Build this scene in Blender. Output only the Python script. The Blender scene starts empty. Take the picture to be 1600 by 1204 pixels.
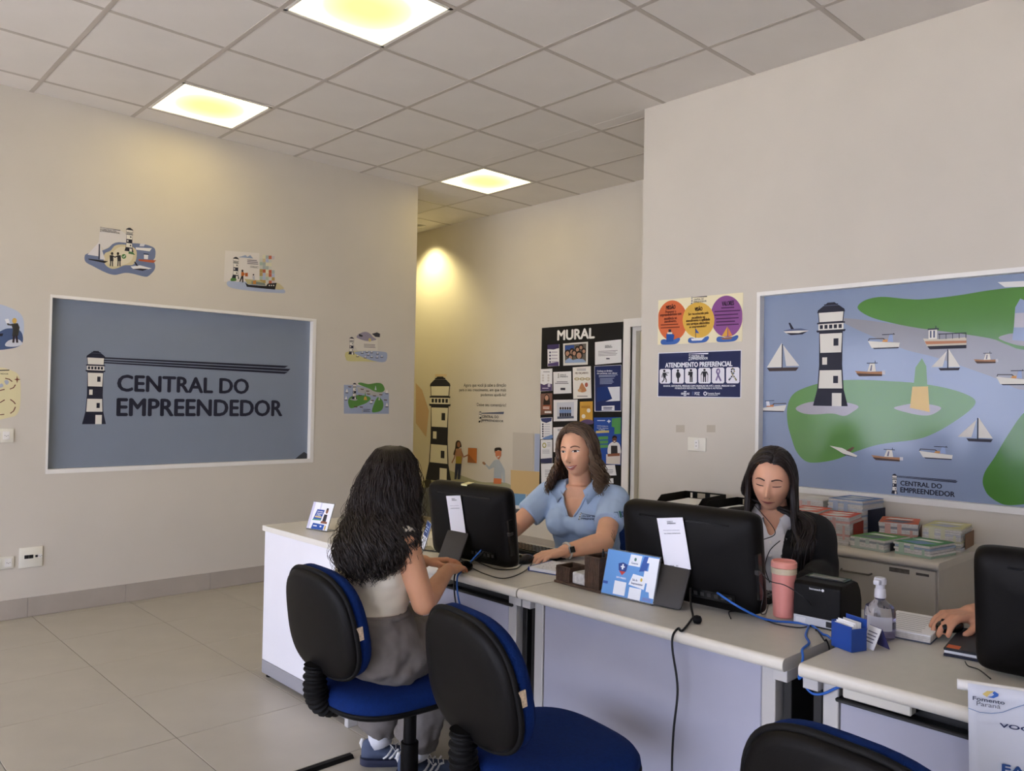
import bpy, bmesh, math, random
from mathutils import Vector, Matrix, noise
from mathutils.bvhtree import BVHTree

random.seed(7)
S = bpy.context.scene
COL = S.collection
PI = math.pi

# ------------------------------------------------------------------ camera
CAM_Z = 1.40
FPX = 1244.0
RM = Matrix(((0.726712, -0.026486, -0.686431), (-0.686715, -0.002346, -0.726923), (0.017643, 0.999646, -0.019893)))
cam_d = bpy.data.cameras.new('camera')
cam_d.sensor_fit = 'HORIZONTAL'
cam_d.sensor_width = 36.0
cam_d.lens = FPX / 1600 * 36.0
cam_d.clip_start = 0.02
cam = bpy.data.objects.new('camera', cam_d)
COL.objects.link(cam)
cam.matrix_world = Matrix.Translation((0, 0, CAM_Z)) @ RM.to_4x4()
S.camera = cam

# ------------------------------------------------------------------ room measures
YL = 5.707      # left wall face
XR = 4.082      # right wall face
XB = 5.369      # far wall face
H = 3.29        # ceiling
XF = -3.2       # glazed shop front behind the camera
YS = -2.6       # side wall behind the camera
YH = 9.0        # end of the corridor
DZ = 0.755      # desk tops

# ------------------------------------------------------------------ world, exposure
S.view_settings.view_transform = 'Standard'
S.view_settings.look = 'None'
S.view_settings.gamma = 1.0
S.view_settings.use_curve_mapping = False
S.view_settings.exposure = 0.46
W = bpy.data.worlds.new('World')
S.world = W
W.use_nodes = True
bg = W.node_tree.nodes['Background']
bg.inputs[0].default_value = (0.72, 0.77, 1.0, 1)
bg.inputs[1].default_value = 5.4
LAMP = 3.6      # ceiling panel emission
portal_d = bpy.data.lights.new('window_portal', 'AREA')
portal_d.shape = 'RECTANGLE'
portal_d.size = 8.0
portal_d.size_y = 2.3
portal_d.cycles.is_portal = True
portal = bpy.data.objects.new('window_portal', portal_d)
COL.objects.link(portal)
portal.location = (XF - 0.12, (YL + YS) / 2, 1.25)
portal.rotation_euler = (0, -PI / 2, 0)


bounce_sun_d = bpy.data.lights.new('bounce_sun', 'SUN')
bounce_sun_d.energy = 28.0
bounce_sun_d.angle = 0.02
bounce_sun_d.color = (1.0, 0.95, 0.88)
bounce_sun = bpy.data.objects.new('bounce_sun', bounce_sun_d)
COL.objects.link(bounce_sun)
bounce_sun.rotation_euler = (0, math.radians(28), math.radians(20))   # high light, added to fall on the pavement outside and bounce onto the ceiling


# ------------------------------------------------------------------ materials
def lin(c):
    return tuple(((v / 255.0) / 12.92 if v / 255.0 <= 0.04045 else ((v / 255.0 + 0.055) / 1.055) ** 2.4) for v in c)


MATS = {}


def mat(name, rgb, rough=0.6, metal=0.0, var=0.0, vscale=8.0, bump=0.0, bscale=60.0, spec=0.5, trans=0.0, ior=1.45, alpha=1.0, coat=0.0, sheen=0.0, emit=None, estr=0.0, sss=0.0):
    if name in MATS:
        return MATS[name]
    m = bpy.data.materials.new(name)
    m.use_nodes = True
    nt = m.node_tree
    b = nt.nodes['Principled BSDF']
    c = lin(rgb)
    b.inputs['Base Color'].default_value = (*c, 1)
    b.inputs['Roughness'].default_value = rough
    b.inputs['Metallic'].default_value = metal
    b.inputs['Specular IOR Level'].default_value = spec
    b.inputs['IOR'].default_value = ior
    b.inputs['Transmission Weight'].default_value = trans
    b.inputs['Alpha'].default_value = alpha
    b.inputs['Coat Weight'].default_value = coat
    b.inputs['Sheen Weight'].default_value = sheen
    if sss:
        b.inputs['Subsurface Weight'].default_value = sss
        b.inputs['Subsurface Radius'].default_value = (0.012, 0.005, 0.003)
        b.inputs['Subsurface Scale'].default_value = 0.6
    if emit:
        b.inputs['Emission Color'].default_value = (*lin(emit), 1)
        b.inputs['Emission Strength'].default_value = estr
    if var > 0 or bump > 0:
        tc = nt.nodes.new('ShaderNodeTexCoord')
    if var > 0:
        n = nt.nodes.new('ShaderNodeTexNoise')
        n.inputs['Scale'].default_value = vscale
        n.inputs['Detail'].default_value = 4
        r = nt.nodes.new('ShaderNodeValToRGB')
        r.color_ramp.elements[0].position = 0.3
        r.color_ramp.elements[1].position = 0.7
        r.color_ramp.elements[0].color = (*[max(0, v * (1 - var)) for v in c], 1)
        r.color_ramp.elements[1].color = (*[min(1, v * (1 + var)) for v in c], 1)
        nt.links.new(tc.outputs['Object'], n.inputs['Vector'])
        nt.links.new(n.outputs['Fac'], r.inputs['Fac'])
        nt.links.new(r.outputs['Color'], b.inputs['Base Color'])
    if bump > 0:
        n2 = nt.nodes.new('ShaderNodeTexNoise')
        n2.inputs['Scale'].default_value = bscale
        n2.inputs['Detail'].default_value = 3
        bp = nt.nodes.new('ShaderNodeBump')
        bp.inputs['Strength'].default_value = bump
        bp.inputs['Distance'].default_value = 0.005
        nt.links.new(tc.outputs['Object'], n2.inputs['Vector'])
        nt.links.new(n2.outputs['Fac'], bp.inputs['Height'])
        nt.links.new(bp.outputs['Normal'], b.inputs['Normal'])
    MATS[name] = m
    return m


def P(rgb):
    """flat print ink"""
    return mat('ink_%d_%d_%d' % rgb, rgb, 0.5, spec=0.3)


M_WALL = mat('wall_paint', (208, 201, 189), 0.75, var=0.03, vscale=1.6, bump=0.05, bscale=140)
M_CEIL = mat('ceiling_tile', (226, 221, 216), 0.9, var=0.025, vscale=3, bump=0.15, bscale=220)
M_TBAR = mat('ceiling_grid_bar', (188, 180, 172), 0.5)
M_FLOOR = mat('porcelain_floor', (176, 170, 158), 0.33, var=0.04, vscale=5, bump=0.02, bscale=30)
M_GROUT = mat('grout', (96, 90, 84), 0.9)
M_SKIRT = mat('skirting_tile', (172, 163, 152), 0.4, var=0.05, vscale=6)
M_WHITE = mat('white_paint', (236, 233, 228), 0.4)
M_MELA = mat('white_melamine', (232, 231, 236), 0.35, var=0.01)
M_DESK = mat('desk_laminate', (192, 188, 178), 0.38, var=0.025, vscale=25)
M_EDGE = mat('desk_edge', (222, 217, 205), 0.35, var=0.03, vscale=10)
M_PANEL = mat('desk_panel', (172, 173, 190), 0.45, var=0.02)
M_POST = mat('desk_post', (196, 194, 192), 0.4, metal=0.1)
M_DARKGAP = mat('black_steel', (26, 25, 25), 0.5)
M_ALU = mat('grey_plinth', (168, 168, 176), 0.35, metal=0.3)
M_BLACK = mat('black_plastic', (13, 11, 10), 0.5, bump=0.08, bscale=400, spec=.16)
M_BLACKG = mat('black_gloss', (14, 14, 14), 0.25)
M_RUBBER = mat('black_rubber', (14, 13, 13), 0.65, spec=.2)
M_BLUE = mat('blue_upholstery', (8, 36, 92), 0.95, spec=.2, var=0.12, vscale=90, bump=0.35, bscale=500, sheen=0.0)
M_CABINET = mat('grey_cabinet', (196, 189, 176), 0.5, var=0.02)
M_CABTOP = mat('grey_cabinet_top', (204, 197, 183), 0.4, var=0.02)
M_CHROME = mat('chrome', (190, 190, 190), 0.2, metal=1.0)
M_PAPER = mat('paper', (238, 237, 236), 0.7)
M_CABLE_B = mat('black_cable', (15, 15, 16), 0.45)
M_CABLE_U = mat('blue_cable', (40, 100, 190), 0.4)
NAVY = (34, 38, 66)
LHN = (38, 40, 58)


# ------------------------------------------------------------------ mesh builder
class MB:
    def __init__(s):
        s.v, s.f, s.m = [], [], []

    def add(s, vs, fs, mi=0, M=None):
        o = len(s.v)
        s.v += [tuple(M @ Vector(v)) if M else tuple(v) for v in vs]
        s.f += [tuple(i + o for i in f) for f in fs]
        s.m += [mi] * len(fs)
        return s

    def box(s, x0, x1, y0, y1, z0, z1, mi=0, M=None):
        vs = [(x, y, z) for x in (x0, x1) for y in (y0, y1) for z in (z0, z1)]
        fs = [(0, 1, 3, 2), (4, 6, 7, 5), (0, 4, 5, 1), (2, 3, 7, 6), (0, 2, 6, 4), (1, 5, 7, 3)]
        return s.add(vs, fs, mi, M)

    def rbox(s, x0, x1, y0, y1, z0, z1, r=0.005, seg=2, mi=0, M=None):
        bm = bmesh.new()
        bmesh.ops.create_cube(bm, size=1)
        for v in bm.verts:
            v.co = Vector(((x0 + x1) / 2 + v.co.x * (x1 - x0), (y0 + y1) / 2 + v.co.y * (y1 - y0), (z0 + z1) / 2 + v.co.z * (z1 - z0)))
        bmesh.ops.bevel(bm, geom=bm.edges[:], offset=r, segments=seg, profile=0.5, affect='EDGES')
        bm.verts.ensure_lookup_table()
        bm.verts.index_update()
        s.add([v.co[:] for v in bm.verts], [[v.index for v in f.verts] for f in bm.faces], mi, M)
        bm.free()
        return s

    def tube(s, pts, r, n=8, mi=0, cap=True, M=None):
        pts = [Vector(p) for p in pts]
        rs = r if isinstance(r, (list, tuple)) else [r] * len(pts)
        vs, fs = [], []
        up = None
        for i, p in enumerate(pts):
            a = pts[max(i - 1, 0)]
            b = pts[min(i + 1, len(pts) - 1)]
            t = (b - a)
            if t.length < 1e-9:
                t = Vector((0, 0, 1))
            t.normalize()
            if up is None:
                up = Vector((0, 0, 1)) if abs(t.z) < 0.9 else Vector((1, 0, 0))
            u = (up - t * up.dot(t))
            if u.length < 1e-6:
                u = Vector((1, 0, 0)).cross(t)
            u.normalize()
            w = t.cross(u)
            up = u
            for k in range(n):
                an = 2 * PI * k / n
                vs.append(p + (u * math.cos(an) + w * math.sin(an)) * rs[i])
        for i in range(len(pts) - 1):
            for k in range(n):
                fs.append((i * n + k, i * n + (k + 1) % n, (i + 1) * n + (k + 1) % n, (i + 1) * n + k))
        if cap:
            fs.append(tuple(range(n - 1, -1, -1)))
            fs.append(tuple((len(pts) - 1) * n + k for k in range(n)))
        return s.add(vs, fs, mi, M)

    def lathe(s, prof, n=24, mi=0, M=None):
        """profile of (radius, z) around z"""
        vs, fs = [], []
        for (r, z) in prof:
            for k in range(n):
                a = 2 * PI * k / n
                vs.append((r * math.cos(a), r * math.sin(a), z))
        for i in range(len(prof) - 1):
            for k in range(n):
                fs.append((i * n + k, i * n + (k + 1) % n, (i + 1) * n + (k + 1) % n, (i + 1) * n + k))
        fs.append(tuple(range(n - 1, -1, -1)))
        fs.append(tuple((len(prof) - 1) * n + k for k in range(n)))
        return s.add(vs, fs, mi, M)

    def prism(s, poly, z0, z1, mi=0, M=None):
        n = len(poly)
        vs = [(x, y, z0) for x, y in poly] + [(x, y, z1) for x, y in poly]
        fs = [tuple(range(n - 1, -1, -1)), tuple(range(n, 2 * n))]
        fs += [(i, (i + 1) % n, n + (i + 1) % n, n + i) for i in range(n)]
        return s.add(vs, fs, mi, M)

    def ring_loft(s, rings, mi=0, M=None, cap=True):
        n = len(rings[0])
        vs = [p for r in rings for p in r]
        fs = []
        for i in range(len(rings) - 1):
            for k in range(n):
                fs.append((i * n + k, i * n + (k + 1) % n, (i + 1) * n + (k + 1) % n, (i + 1) * n + k))
        if cap:
            fs.append(tuple(range(n - 1, -1, -1)))
            fs.append(tuple((len(rings) - 1) * n + k for k in range(n)))
        return s.add(vs, fs, mi, M)

    def mesh(s, name, mats, smooth=False, fixn=True):
        me = bpy.data.meshes.new(name)
        me.from_pydata(s.v, [], s.f)
        for m in (mats if isinstance(mats, (list, tuple)) else [mats]):
            me.materials.append(m)
        me.polygons.foreach_set('material_index', s.m)
        if fixn:
            bm = bmesh.new()
            bm.from_mesh(me)
            bmesh.ops.recalc_face_normals(bm, faces=bm.faces[:])
            bm.to_mesh(me)
            bm.free()
        if smooth:
            me.polygons.foreach_set('use_smooth', [True] * len(me.polygons))
            if smooth != 'all':
                me.set_sharp_from_angle(angle=math.radians(38))
        me.update()
        return me

    def build(s, name, mats, parent=None, smooth=False, fixn=True):
        return link(name, s.mesh(name, mats, smooth, fixn), parent)


def link(name, me, parent=None):
    o = bpy.data.objects.new(name, me)
    COL.objects.link(o)
    if parent:
        o.parent = parent
    return o


def tag(o, label=None, cat=None, group=None, kind=None):
    if label:
        o['label'] = label
    if cat:
        o['category'] = cat
    if group:
        o['group'] = group
    if kind:
        o['kind'] = kind
    return o


def thing(name, label, cat, loc=(0, 0, 0), rz=0, group=None):
    o = bpy.data.objects.new(name, None)
    COL.objects.link(o)
    o.location = loc
    o.rotation_euler = (0, 0, rz)
    o.empty_display_size = 0.1
    return tag(o, label, cat, group)


def struct(name, mb, mats, label=None, smooth=False):
    o = mb.build(name, mats, None, smooth)
    o['kind'] = 'structure'
    if label:
        o['label'] = label
    return o


def copy_tree(o, parent=None):
    c = o.copy()
    COL.objects.link(c)
    c.parent = parent
    for ch in list(o.children):
        copy_tree(ch, c)
    return c


def spline(pts, n=8, closed=False):
    pts = [Vector(p) for p in pts]
    m = len(pts)
    out = []
    for i in range(m if closed else m - 1):
        p0 = pts[(i - 1) % m] if closed or i > 0 else pts[0]
        p1 = pts[i]
        p2 = pts[(i + 1) % m]
        p3 = pts[(i + 2) % m] if closed or i + 2 < m else pts[-1]
        for k in range(n):
            t = k / n
            out.append(0.5 * ((2 * p1) + (p2 - p0) * t + (2 * p0 - 5 * p1 + 4 * p2 - p3) * t * t + (3 * p1 - p0 - 3 * p2 + p3) * t ** 3))
    if not closed:
        out.append(pts[-1])
    return out


# ------------------------------------------------------------------ photo measurement -> place on a known plane
def ray(px, py):
    return RM @ Vector((px - 800.0, 602.0 - py, -FPX))


def at_x(px, py, x):
    r = ray(px, py)
    return Vector((0, 0, CAM_Z)) + r * (x / r.x)


def at_y(px, py, y):
    r = ray(px, py)
    return Vector((0, 0, CAM_Z)) + r * (y / r.y)


def at_z(px, py, z):
    r = ray(px, py)
    return Vector((0, 0, CAM_Z)) + r * ((z - CAM_Z) / r.z)
# ================================================================== STRUCTURE
# floor: grout bed + tiles
mb = MB().box(XF, XB + 0.6, YS, YH, -0.06, -0.002)
floor = struct('floor', mb, M_GROUT, 'beige porcelain tiled floor with thin dark joints')
FT = 0.578
tile_me = MB().rbox(0, FT - 0.003, 0, FT - 0.003, -0.01, 0.0, 0.0012, 1).mesh('floor_tile', M_FLOOR)
for i in range(-3, 8):
    for j in range(-9, 7):
        x = 1.28 + FT * i
        y = 5.05 + FT * j
        if x > XB or y > 8.5 or (y + FT > YL + 0.15 and x < 4.0):
            if not (y < YL):
                continue
        o = link('tile', tile_me, floor)
        o.location = (x, y, 0)
far = MB().box(XF, 1.28 - 3 * FT - 0.003, YS, YL, -0.01, 0)
far.box(1.28 - 3 * FT, XB + .6, YS, 5.05 - 9 * FT - 0.003, -0.01, 0)
far.build('tile_field', M_FLOOR, floor)['kind'] = 'stuff'

# left wall with a shallow recess for the logo panel
PX0, PX1, PZ0, PZ1, PD = 1.33, 3.222, 0.887, 2.03, 0.045
T = 0.15
mb = MB()
mb.box(XF, PX0, YL, YL + T, 0, H).box(PX1, 4.2, YL, YL + T, 0, H)
mb.box(PX0, PX1, YL, YL + T, 0, PZ0).box(PX0, PX1, YL, YL + T, PZ1, H).box(PX0, PX1, YL + PD + 0.006, YL + T, PZ0, PZ1)
wall_left = struct('wall_left', mb, M_WALL, 'cream wall with a recessed grey blue logo panel')
# right wall with recess for the mural
MY0, MY1, MZ0, MZ1 = 0.42, 2.318, 0.937, 2.04
mb = MB()
mb.box(XR, XR + T, YS, MY0, 0, H).box(XR, XR + T, MY1, 3.128, 0, H)
mb.box(XR, XR + T, MY0, MY1, 0, MZ0).box(XR, XR + T, MY0, MY1, MZ1, H).box(XR + PD + 0.006, XR + T, MY0, MY1, MZ0, MZ1)
wall_right = struct('wall_right', mb, M_WALL, 'pale wall with a recessed sea mural')
struct('wall_return', MB().box(XR + T, XB + T, 3.128 - T, 3.128, 0, H), M_WALL)
# far wall with door opening
DY0, DY1, DH = 3.42, 4.225, 2.05
mb = MB().box(XB, XB + T, 3.128, DY0, 0, H).box(XB, XB + T, DY1, YH, 0, H).box(XB, XB + T, DY0, DY1, DH, H)
struct('wall_back', mb, M_WALL, 'cream far wall with notice board and lighthouse drawing')
struct('wall_corridor', MB().box(4.2 - T, 4.2, YL + T, YH, 0, H), M_WALL)
struct('wall_end', MB().box(4.2 - T, XB + T, YH, YH + T, 0, H), M_WALL)
struct('wall_side', MB().box(XF, XR + T, YS - T, YS, 0, H), M_WALL)
# glazed shop front behind the camera
mb = MB().box(XF - T, XF, YS, YL, 2.4, H).box(XF - T, XF, YS, YL, 0, 0.1)
for y in (YS + 0.15, YL - 0.15):
    mb.box(XF - T, XF, y - 0.15, y + 0.15, 0.1, 2.4)
struct('wall_front', mb, M_WALL)
M_FRAME = mat('aluminium_frame', (150, 150, 152), 0.4, metal=0.6)
win = struct('window_1', MB().box(XF - 0.1, XF - 0.05, YS + 0.3, YL - 0.3, 2.34, 2.4).box(XF - 0.1, XF - 0.05, YS + 0.3, YL - 0.3, 0.1, 0.15), M_FRAME, 'glazed shop front')
M_PANE = bpy.data.materials.new('window_glass')
M_PANE.use_nodes = True
nt = M_PANE.node_tree
nt.nodes.clear()
a = nt.nodes.new('ShaderNodeBsdfTransparent')
b = nt.nodes.new('ShaderNodeBsdfGlossy')
b.inputs['Roughness'].default_value = 0.02
mx = nt.nodes.new('ShaderNodeMixShader')
mx.inputs[0].default_value = 0.06
ou = nt.nodes.new('ShaderNodeOutputMaterial')
nt.links.new(a.outputs[0], mx.inputs[1])
nt.links.new(b.outputs[0], mx.inputs[2])
nt.links.new(mx.outputs[0], ou.inputs[0])
ny = 6
for k in range(ny + 1):
    y = YS + 0.3 + (YL - YS - 0.6) * k / ny
    MB().box(XF - 0.1, XF - 0.05, y - 0.03, y + 0.03, 0.1, 2.4).build('mullion', M_FRAME, win)
    if k < ny:
        y2 = YS + 0.3 + (YL - YS - 0.6) * (k + 1) / ny
        MB().box(XF - 0.079, XF - 0.073, y + 0.03, y2 - 0.03, 0.15, 2.4).build('pane', M_PANE, win)
struct('pavement_outside', MB().box(-14, XF - T, -9, 12, -0.12, -0.02), mat('paving', (206, 202, 196), 0.8, var=0.06))

# ceiling: deck + tiles + grid bars
deck = MB().box(XF - T, XR + T, YS - T, YL + T, H + 0.014, H + 0.08).box(XR + T, XB + T, 3.128 - T, YH + T, H + 0.014, H + 0.08).box(4.2 - T, XR + T, YL + T, YH + T, H + 0.014, H + 0.08)
ceiling = struct('ceiling', deck, M_CEIL, 'suspended ceiling of pale square tiles in a metal grid')
CPX, CPY, CX0, CY0 = 0.603, 0.62, 1.19, 5.455
lamps = {(1, -1), (1, -4), (5, -1), (-3, -1), (-3, -4)}
ct_me = {}


def ctile(w, d):
    k = (round(w, 3), round(d, 3))
    if k not in ct_me:
        ct_me[k] = MB().rbox(0, w, 0, d, 0, 0.012, 0.002, 1).mesh('ceiling_tile', M_CEIL)
    return ct_me[k]


def cspan(x0, x1, y0, y1):
    """clip a tile to the room plan"""
    out = []
    for (a0, a1, b0, b1) in ((XF, XR, YS, YL), (XR, XB, 3.13, YL), (4.2, XB, YL, YH)):
        p0, p1, q0, q1 = max(x0, a0), min(x1, a1), max(y0, b0), min(y1, b1)
        if p1 - p0 > 0.02 and q1 - q0 > 0.02:
            out.append((p0, p1, q0, q1))
    return out


for i in range(-7, 8):
    for j in range(-13, 6):
        if (i, j) in lamps:
            continue
        x0, y0 = CX0 + CPX * i + 0.006, CY0 + CPY * j + 0.006
        for (p0, p1, q0, q1) in cspan(x0, x0 + CPX - 0.012, y0, y0 + CPY - 0.012):
            o = link('tile', ctile(p1 - p0, q1 - q0), ceiling)
            o.location = (p0, q0, H)
for i in range(-7, 8):
    x = CX0 + CPX * i
    for (p0, p1, q0, q1) in cspan(x - 0.0125, x + 0.0125, YS, YH):
        MB().box(p0, p1, q0, q1, H - 0.0025, H + 0.003).build('grid_bar', M_TBAR, ceiling)
for j in range(-13, 6):
    y = CY0 + CPY * j
    for (p0, p1, q0, q1) in cspan(XF, XB, y - 0.0125, y + 0.0125):
        MB().box(p0, p1, q0, q1, H - 0.002, H + 0.003).build('grid_bar', M_TBAR, ceiling)

# ceiling lamps: square fluorescent panels
M_DIFF = bpy.data.materials.new('lamp_diffuser')
M_DIFF.use_nodes = True
nt = M_DIFF.node_tree
nt.nodes.clear()
tc = nt.nodes.new('ShaderNodeTexCoord')
sp = nt.nodes.new('ShaderNodeSeparateXYZ')
nt.links.new(tc.outputs['Generated'], sp.inputs[0])


def mnode(op, a, b):
    n_ = nt.nodes.new('ShaderNodeMath')
    n_.operation = op
    for i_, v_ in enumerate((a, b)):
        if v_ is None:
            continue
        if isinstance(v_, (int, float)):
            n_.inputs[i_].default_value = v_
        else:
            nt.links.new(v_, n_.inputs[i_])
    return n_.outputs[0]


ax_ = mnode('ABSOLUTE', mnode('SUBTRACT', sp.outputs[0], .5), None)
ay_ = mnode('ABSOLUTE', mnode('SUBTRACT', sp.outputs[1], .5), None)
tubes = mnode('ADD', mnode('POWER', mnode('MULTIPLY', ax_, 2.0), 2.6), mnode('POWER', mnode('MULTIPLY', ay_, 2.0), 2.0))
rp = nt.nodes.new('ShaderNodeValToRGB')
rp.color_ramp.elements[0].position = 0.05
rp.color_ramp.elements[0].color = (1.0, 0.70, 0.085, 1)
rp.color_ramp.elements[1].position = 0.45
rp.color_ramp.elements[1].color = (1.0, 0.76, 0.16, 1)
el = rp.color_ramp.elements.new(0.95)
el.color = (1.0, 0.86, 0.48, 1)
em = nt.nodes.new('ShaderNodeEmission')
em.inputs['Strength'].default_value = LAMP
ou = nt.nodes.new('ShaderNodeOutputMaterial')
nt.links.new(tubes, rp.inputs[0])
nt.links.new(rp.outputs[0], em.inputs[0])
nt.links.new(em.outputs[0], ou.inputs[0])
LAMP_LABEL = {(1, -1): 'square yellow white ceiling lamp above the grey blue logo panel, close to the wall',
              (1, -4): 'largest square ceiling lamp, cut by the top edge of the photo',
              (5, -1): 'smallest square ceiling lamp, above the corridor and notice board',
              }
for (i, j) in sorted(lamps):
    x0, y0 = CX0 + CPX * i + 0.012, CY0 + CPY * j + 0.012
    x1, y1 = x0 + CPX - 0.024, y0 + CPY - 0.024
    t = thing('ceiling_lamp', LAMP_LABEL.get((i, j), 'square ceiling lamp outside the picture, row %s' % {(1, -7): 'above the nearest desk', (-3, -1): 'near the shop front and logo wall', (-3, -4): 'above the camera', (-3, -7): 'behind the camera'}.get((i, j), '')), 'lamp', ((x0 + x1) / 2, (y0 + y1) / 2, H), 0, 'square ceiling lamps')
    w, d = (x1 - x0) / 2, (y1 - y0) / 2
    f = MB()
    f.box(-w, -w + 0.018, -d, d, -0.004, 0.012).box(w - 0.018, w, -d, d, -0.004, 0.012).box(-w, w, -d, -d + 0.018, -0.004, 0.012).box(-w, w, d - 0.018, d, -0.004, 0.012)
    f.build('frame', M_WHITE, t)
    MB().box(-w + 0.018, w - 0.018, -d + 0.018, d - 0.018, 0.0, 0.006).build('diffuser', M_DIFF, t)
# round downlight in the corridor
t = thing('downlight', 'small round corridor downlight over the lighthouse drawing', 'lamp', (5.149, 6.974, H))
MB().lathe([(0.055, 0.0), (0.075, -0.006), (0.08, 0.0), (0.07, 0.01), (0.05, 0.012)], 24).build('ring', M_WHITE, t, True)
MB().lathe([(0.001, 0.004), (0.052, 0.004), (0.052, 0.010), (0.001, 0.01)], 24).build('lens', mat('downlight_lens', (255, 240, 200), 0.4, emit=(255, 236, 190), estr=12), t)
ld = bpy.data.lights.new('downlight_beam', 'SPOT')
ld.energy = 80
ld.color = (1.0, 0.86, 0.42)
ld.spot_size = math.radians(125)
ld.spot_blend = 0.7
ld.shadow_soft_size = 0.05
lo = bpy.data.objects.new('downlight_beam', ld)
COL.objects.link(lo)
lo.parent = t
lo.location = (0, 0, -0.03)
lo.rotation_euler = (0, math.radians(12), 0)

# skirting
base = struct('baseboard_left', MB().box(XF, 4.2, YL - 0.008, YL, 0, 0.118), M_GROUT, 'beige porcelain skirting along the logo wall')
for k in range(-7, 6):
    x0 = 1.252 + 0.578 * k
    x1 = min(x0 + 0.576, 4.2)
    if x1 > XF:
        MB().rbox(max(x0, XF), x1, YL - 0.013, YL - 0.002, 0.001, 0.12, 0.001, 1).build('tile', M_SKIRT, base)
b2 = struct('baseboard_right', MB().box(XR - 0.012, XR, YS, 3.128, 0, 0.12), M_SKIRT)
b3 = struct('baseboard_back', MB().box(XB - 0.012, XB, DY1 + 0.08, YH, 0, 0.12), M_SKIRT)

# door in the far wall
MD = mat('door_leaf', (198, 190, 158), 0.45, var=0.02)
struct('light_block_beyond', MB().box(XB + 0.6, XB + 0.7, 3.0, 4.8, 0, H).box(XB + T, XB + .6, 3.0, 3.05, 0, H).box(XB + T, XB + .6, 4.75, 4.8, 0, H).box(XB + T, XB + .7, 3.0, 4.8, H, H + .05), M_WALL)  # unseen box behind the door, added to keep sky light from leaking in
door = struct('door_1', MB().rbox(XB + 0.07, XB + 0.11, DY0 + 0.001, DY1 - 0.041, 0.01, DH - 0.036, 0.004, 1), MD, 'cream door standing in a white frame beside the notice board')
fr = MB().box(XB - 0.015, XB + T, DY1, DY1 + 0.07, 0, DH + 0.07).box(XB - 0.015, XB + T, DY0 - 0.07, DY0, 0, DH + 0.07).box(XB - 0.015, XB + T, DY0, DY1, DH, DH + 0.07)
fr.box(XB + 0.02, XB + T, DY1 - 0.04, DY1, 0, DH).box(XB + 0.02, XB + T, DY0, DY1 - 0.04, DH - 0.035, DH)
fr.build('door_frame', M_WHITE, door)
MB().box(XB + 0.062, XB + 0.07, DY0 + 0.2, DY1 - 0.12, 1.0, 1.85).build('pane', mat('frosted_pane', (190, 196, 160), 0.25), door)
MB().rbox(XB + 0.05, XB + 0.072, DY1 - 0.1, DY1 - 0.08, 1.2, 1.33, 0.004).build('door_handle', M_DARKGAP, door)


# ================================================================== FLAT ART
FONT_CACHE = {}


def text_mesh(s, bold=0.0):
    k = (s, bold)
    if k in FONT_CACHE:
        return FONT_CACHE[k]
    cu = bpy.data.curves.new('t', 'FONT')
    cu.body = s
    cu.size = 1.0
    cu.resolution_u = 3
    cu.offset = bold
    ob = bpy.data.objects.new('t', cu)
    COL.objects.link(ob)
    dg = bpy.context.evaluated_depsgraph_get()
    me = bpy.data.meshes.new_from_object(ob.evaluated_get(dg))
    vs = [v.co[:] for v in me.vertices]
    fs = [tuple(p.vertices) for p in me.polygons]
    bpy.data.objects.remove(ob)
    bpy.data.curves.remove(cu)
    bpy.data.meshes.remove(me)
    x0 = min(v[0] for v in vs)
    x1 = max(v[0] for v in vs)
    y0 = min(v[1] for v in vs)
    y1 = max(v[1] for v in vs)
    FONT_CACHE[k] = ([((v[0] - x0) / (x1 - x0), (v[1] - y0) / (y1 - y0)) for v in vs], fs, (x1 - x0) / (y1 - y0))
    return FONT_CACHE[k]


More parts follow.
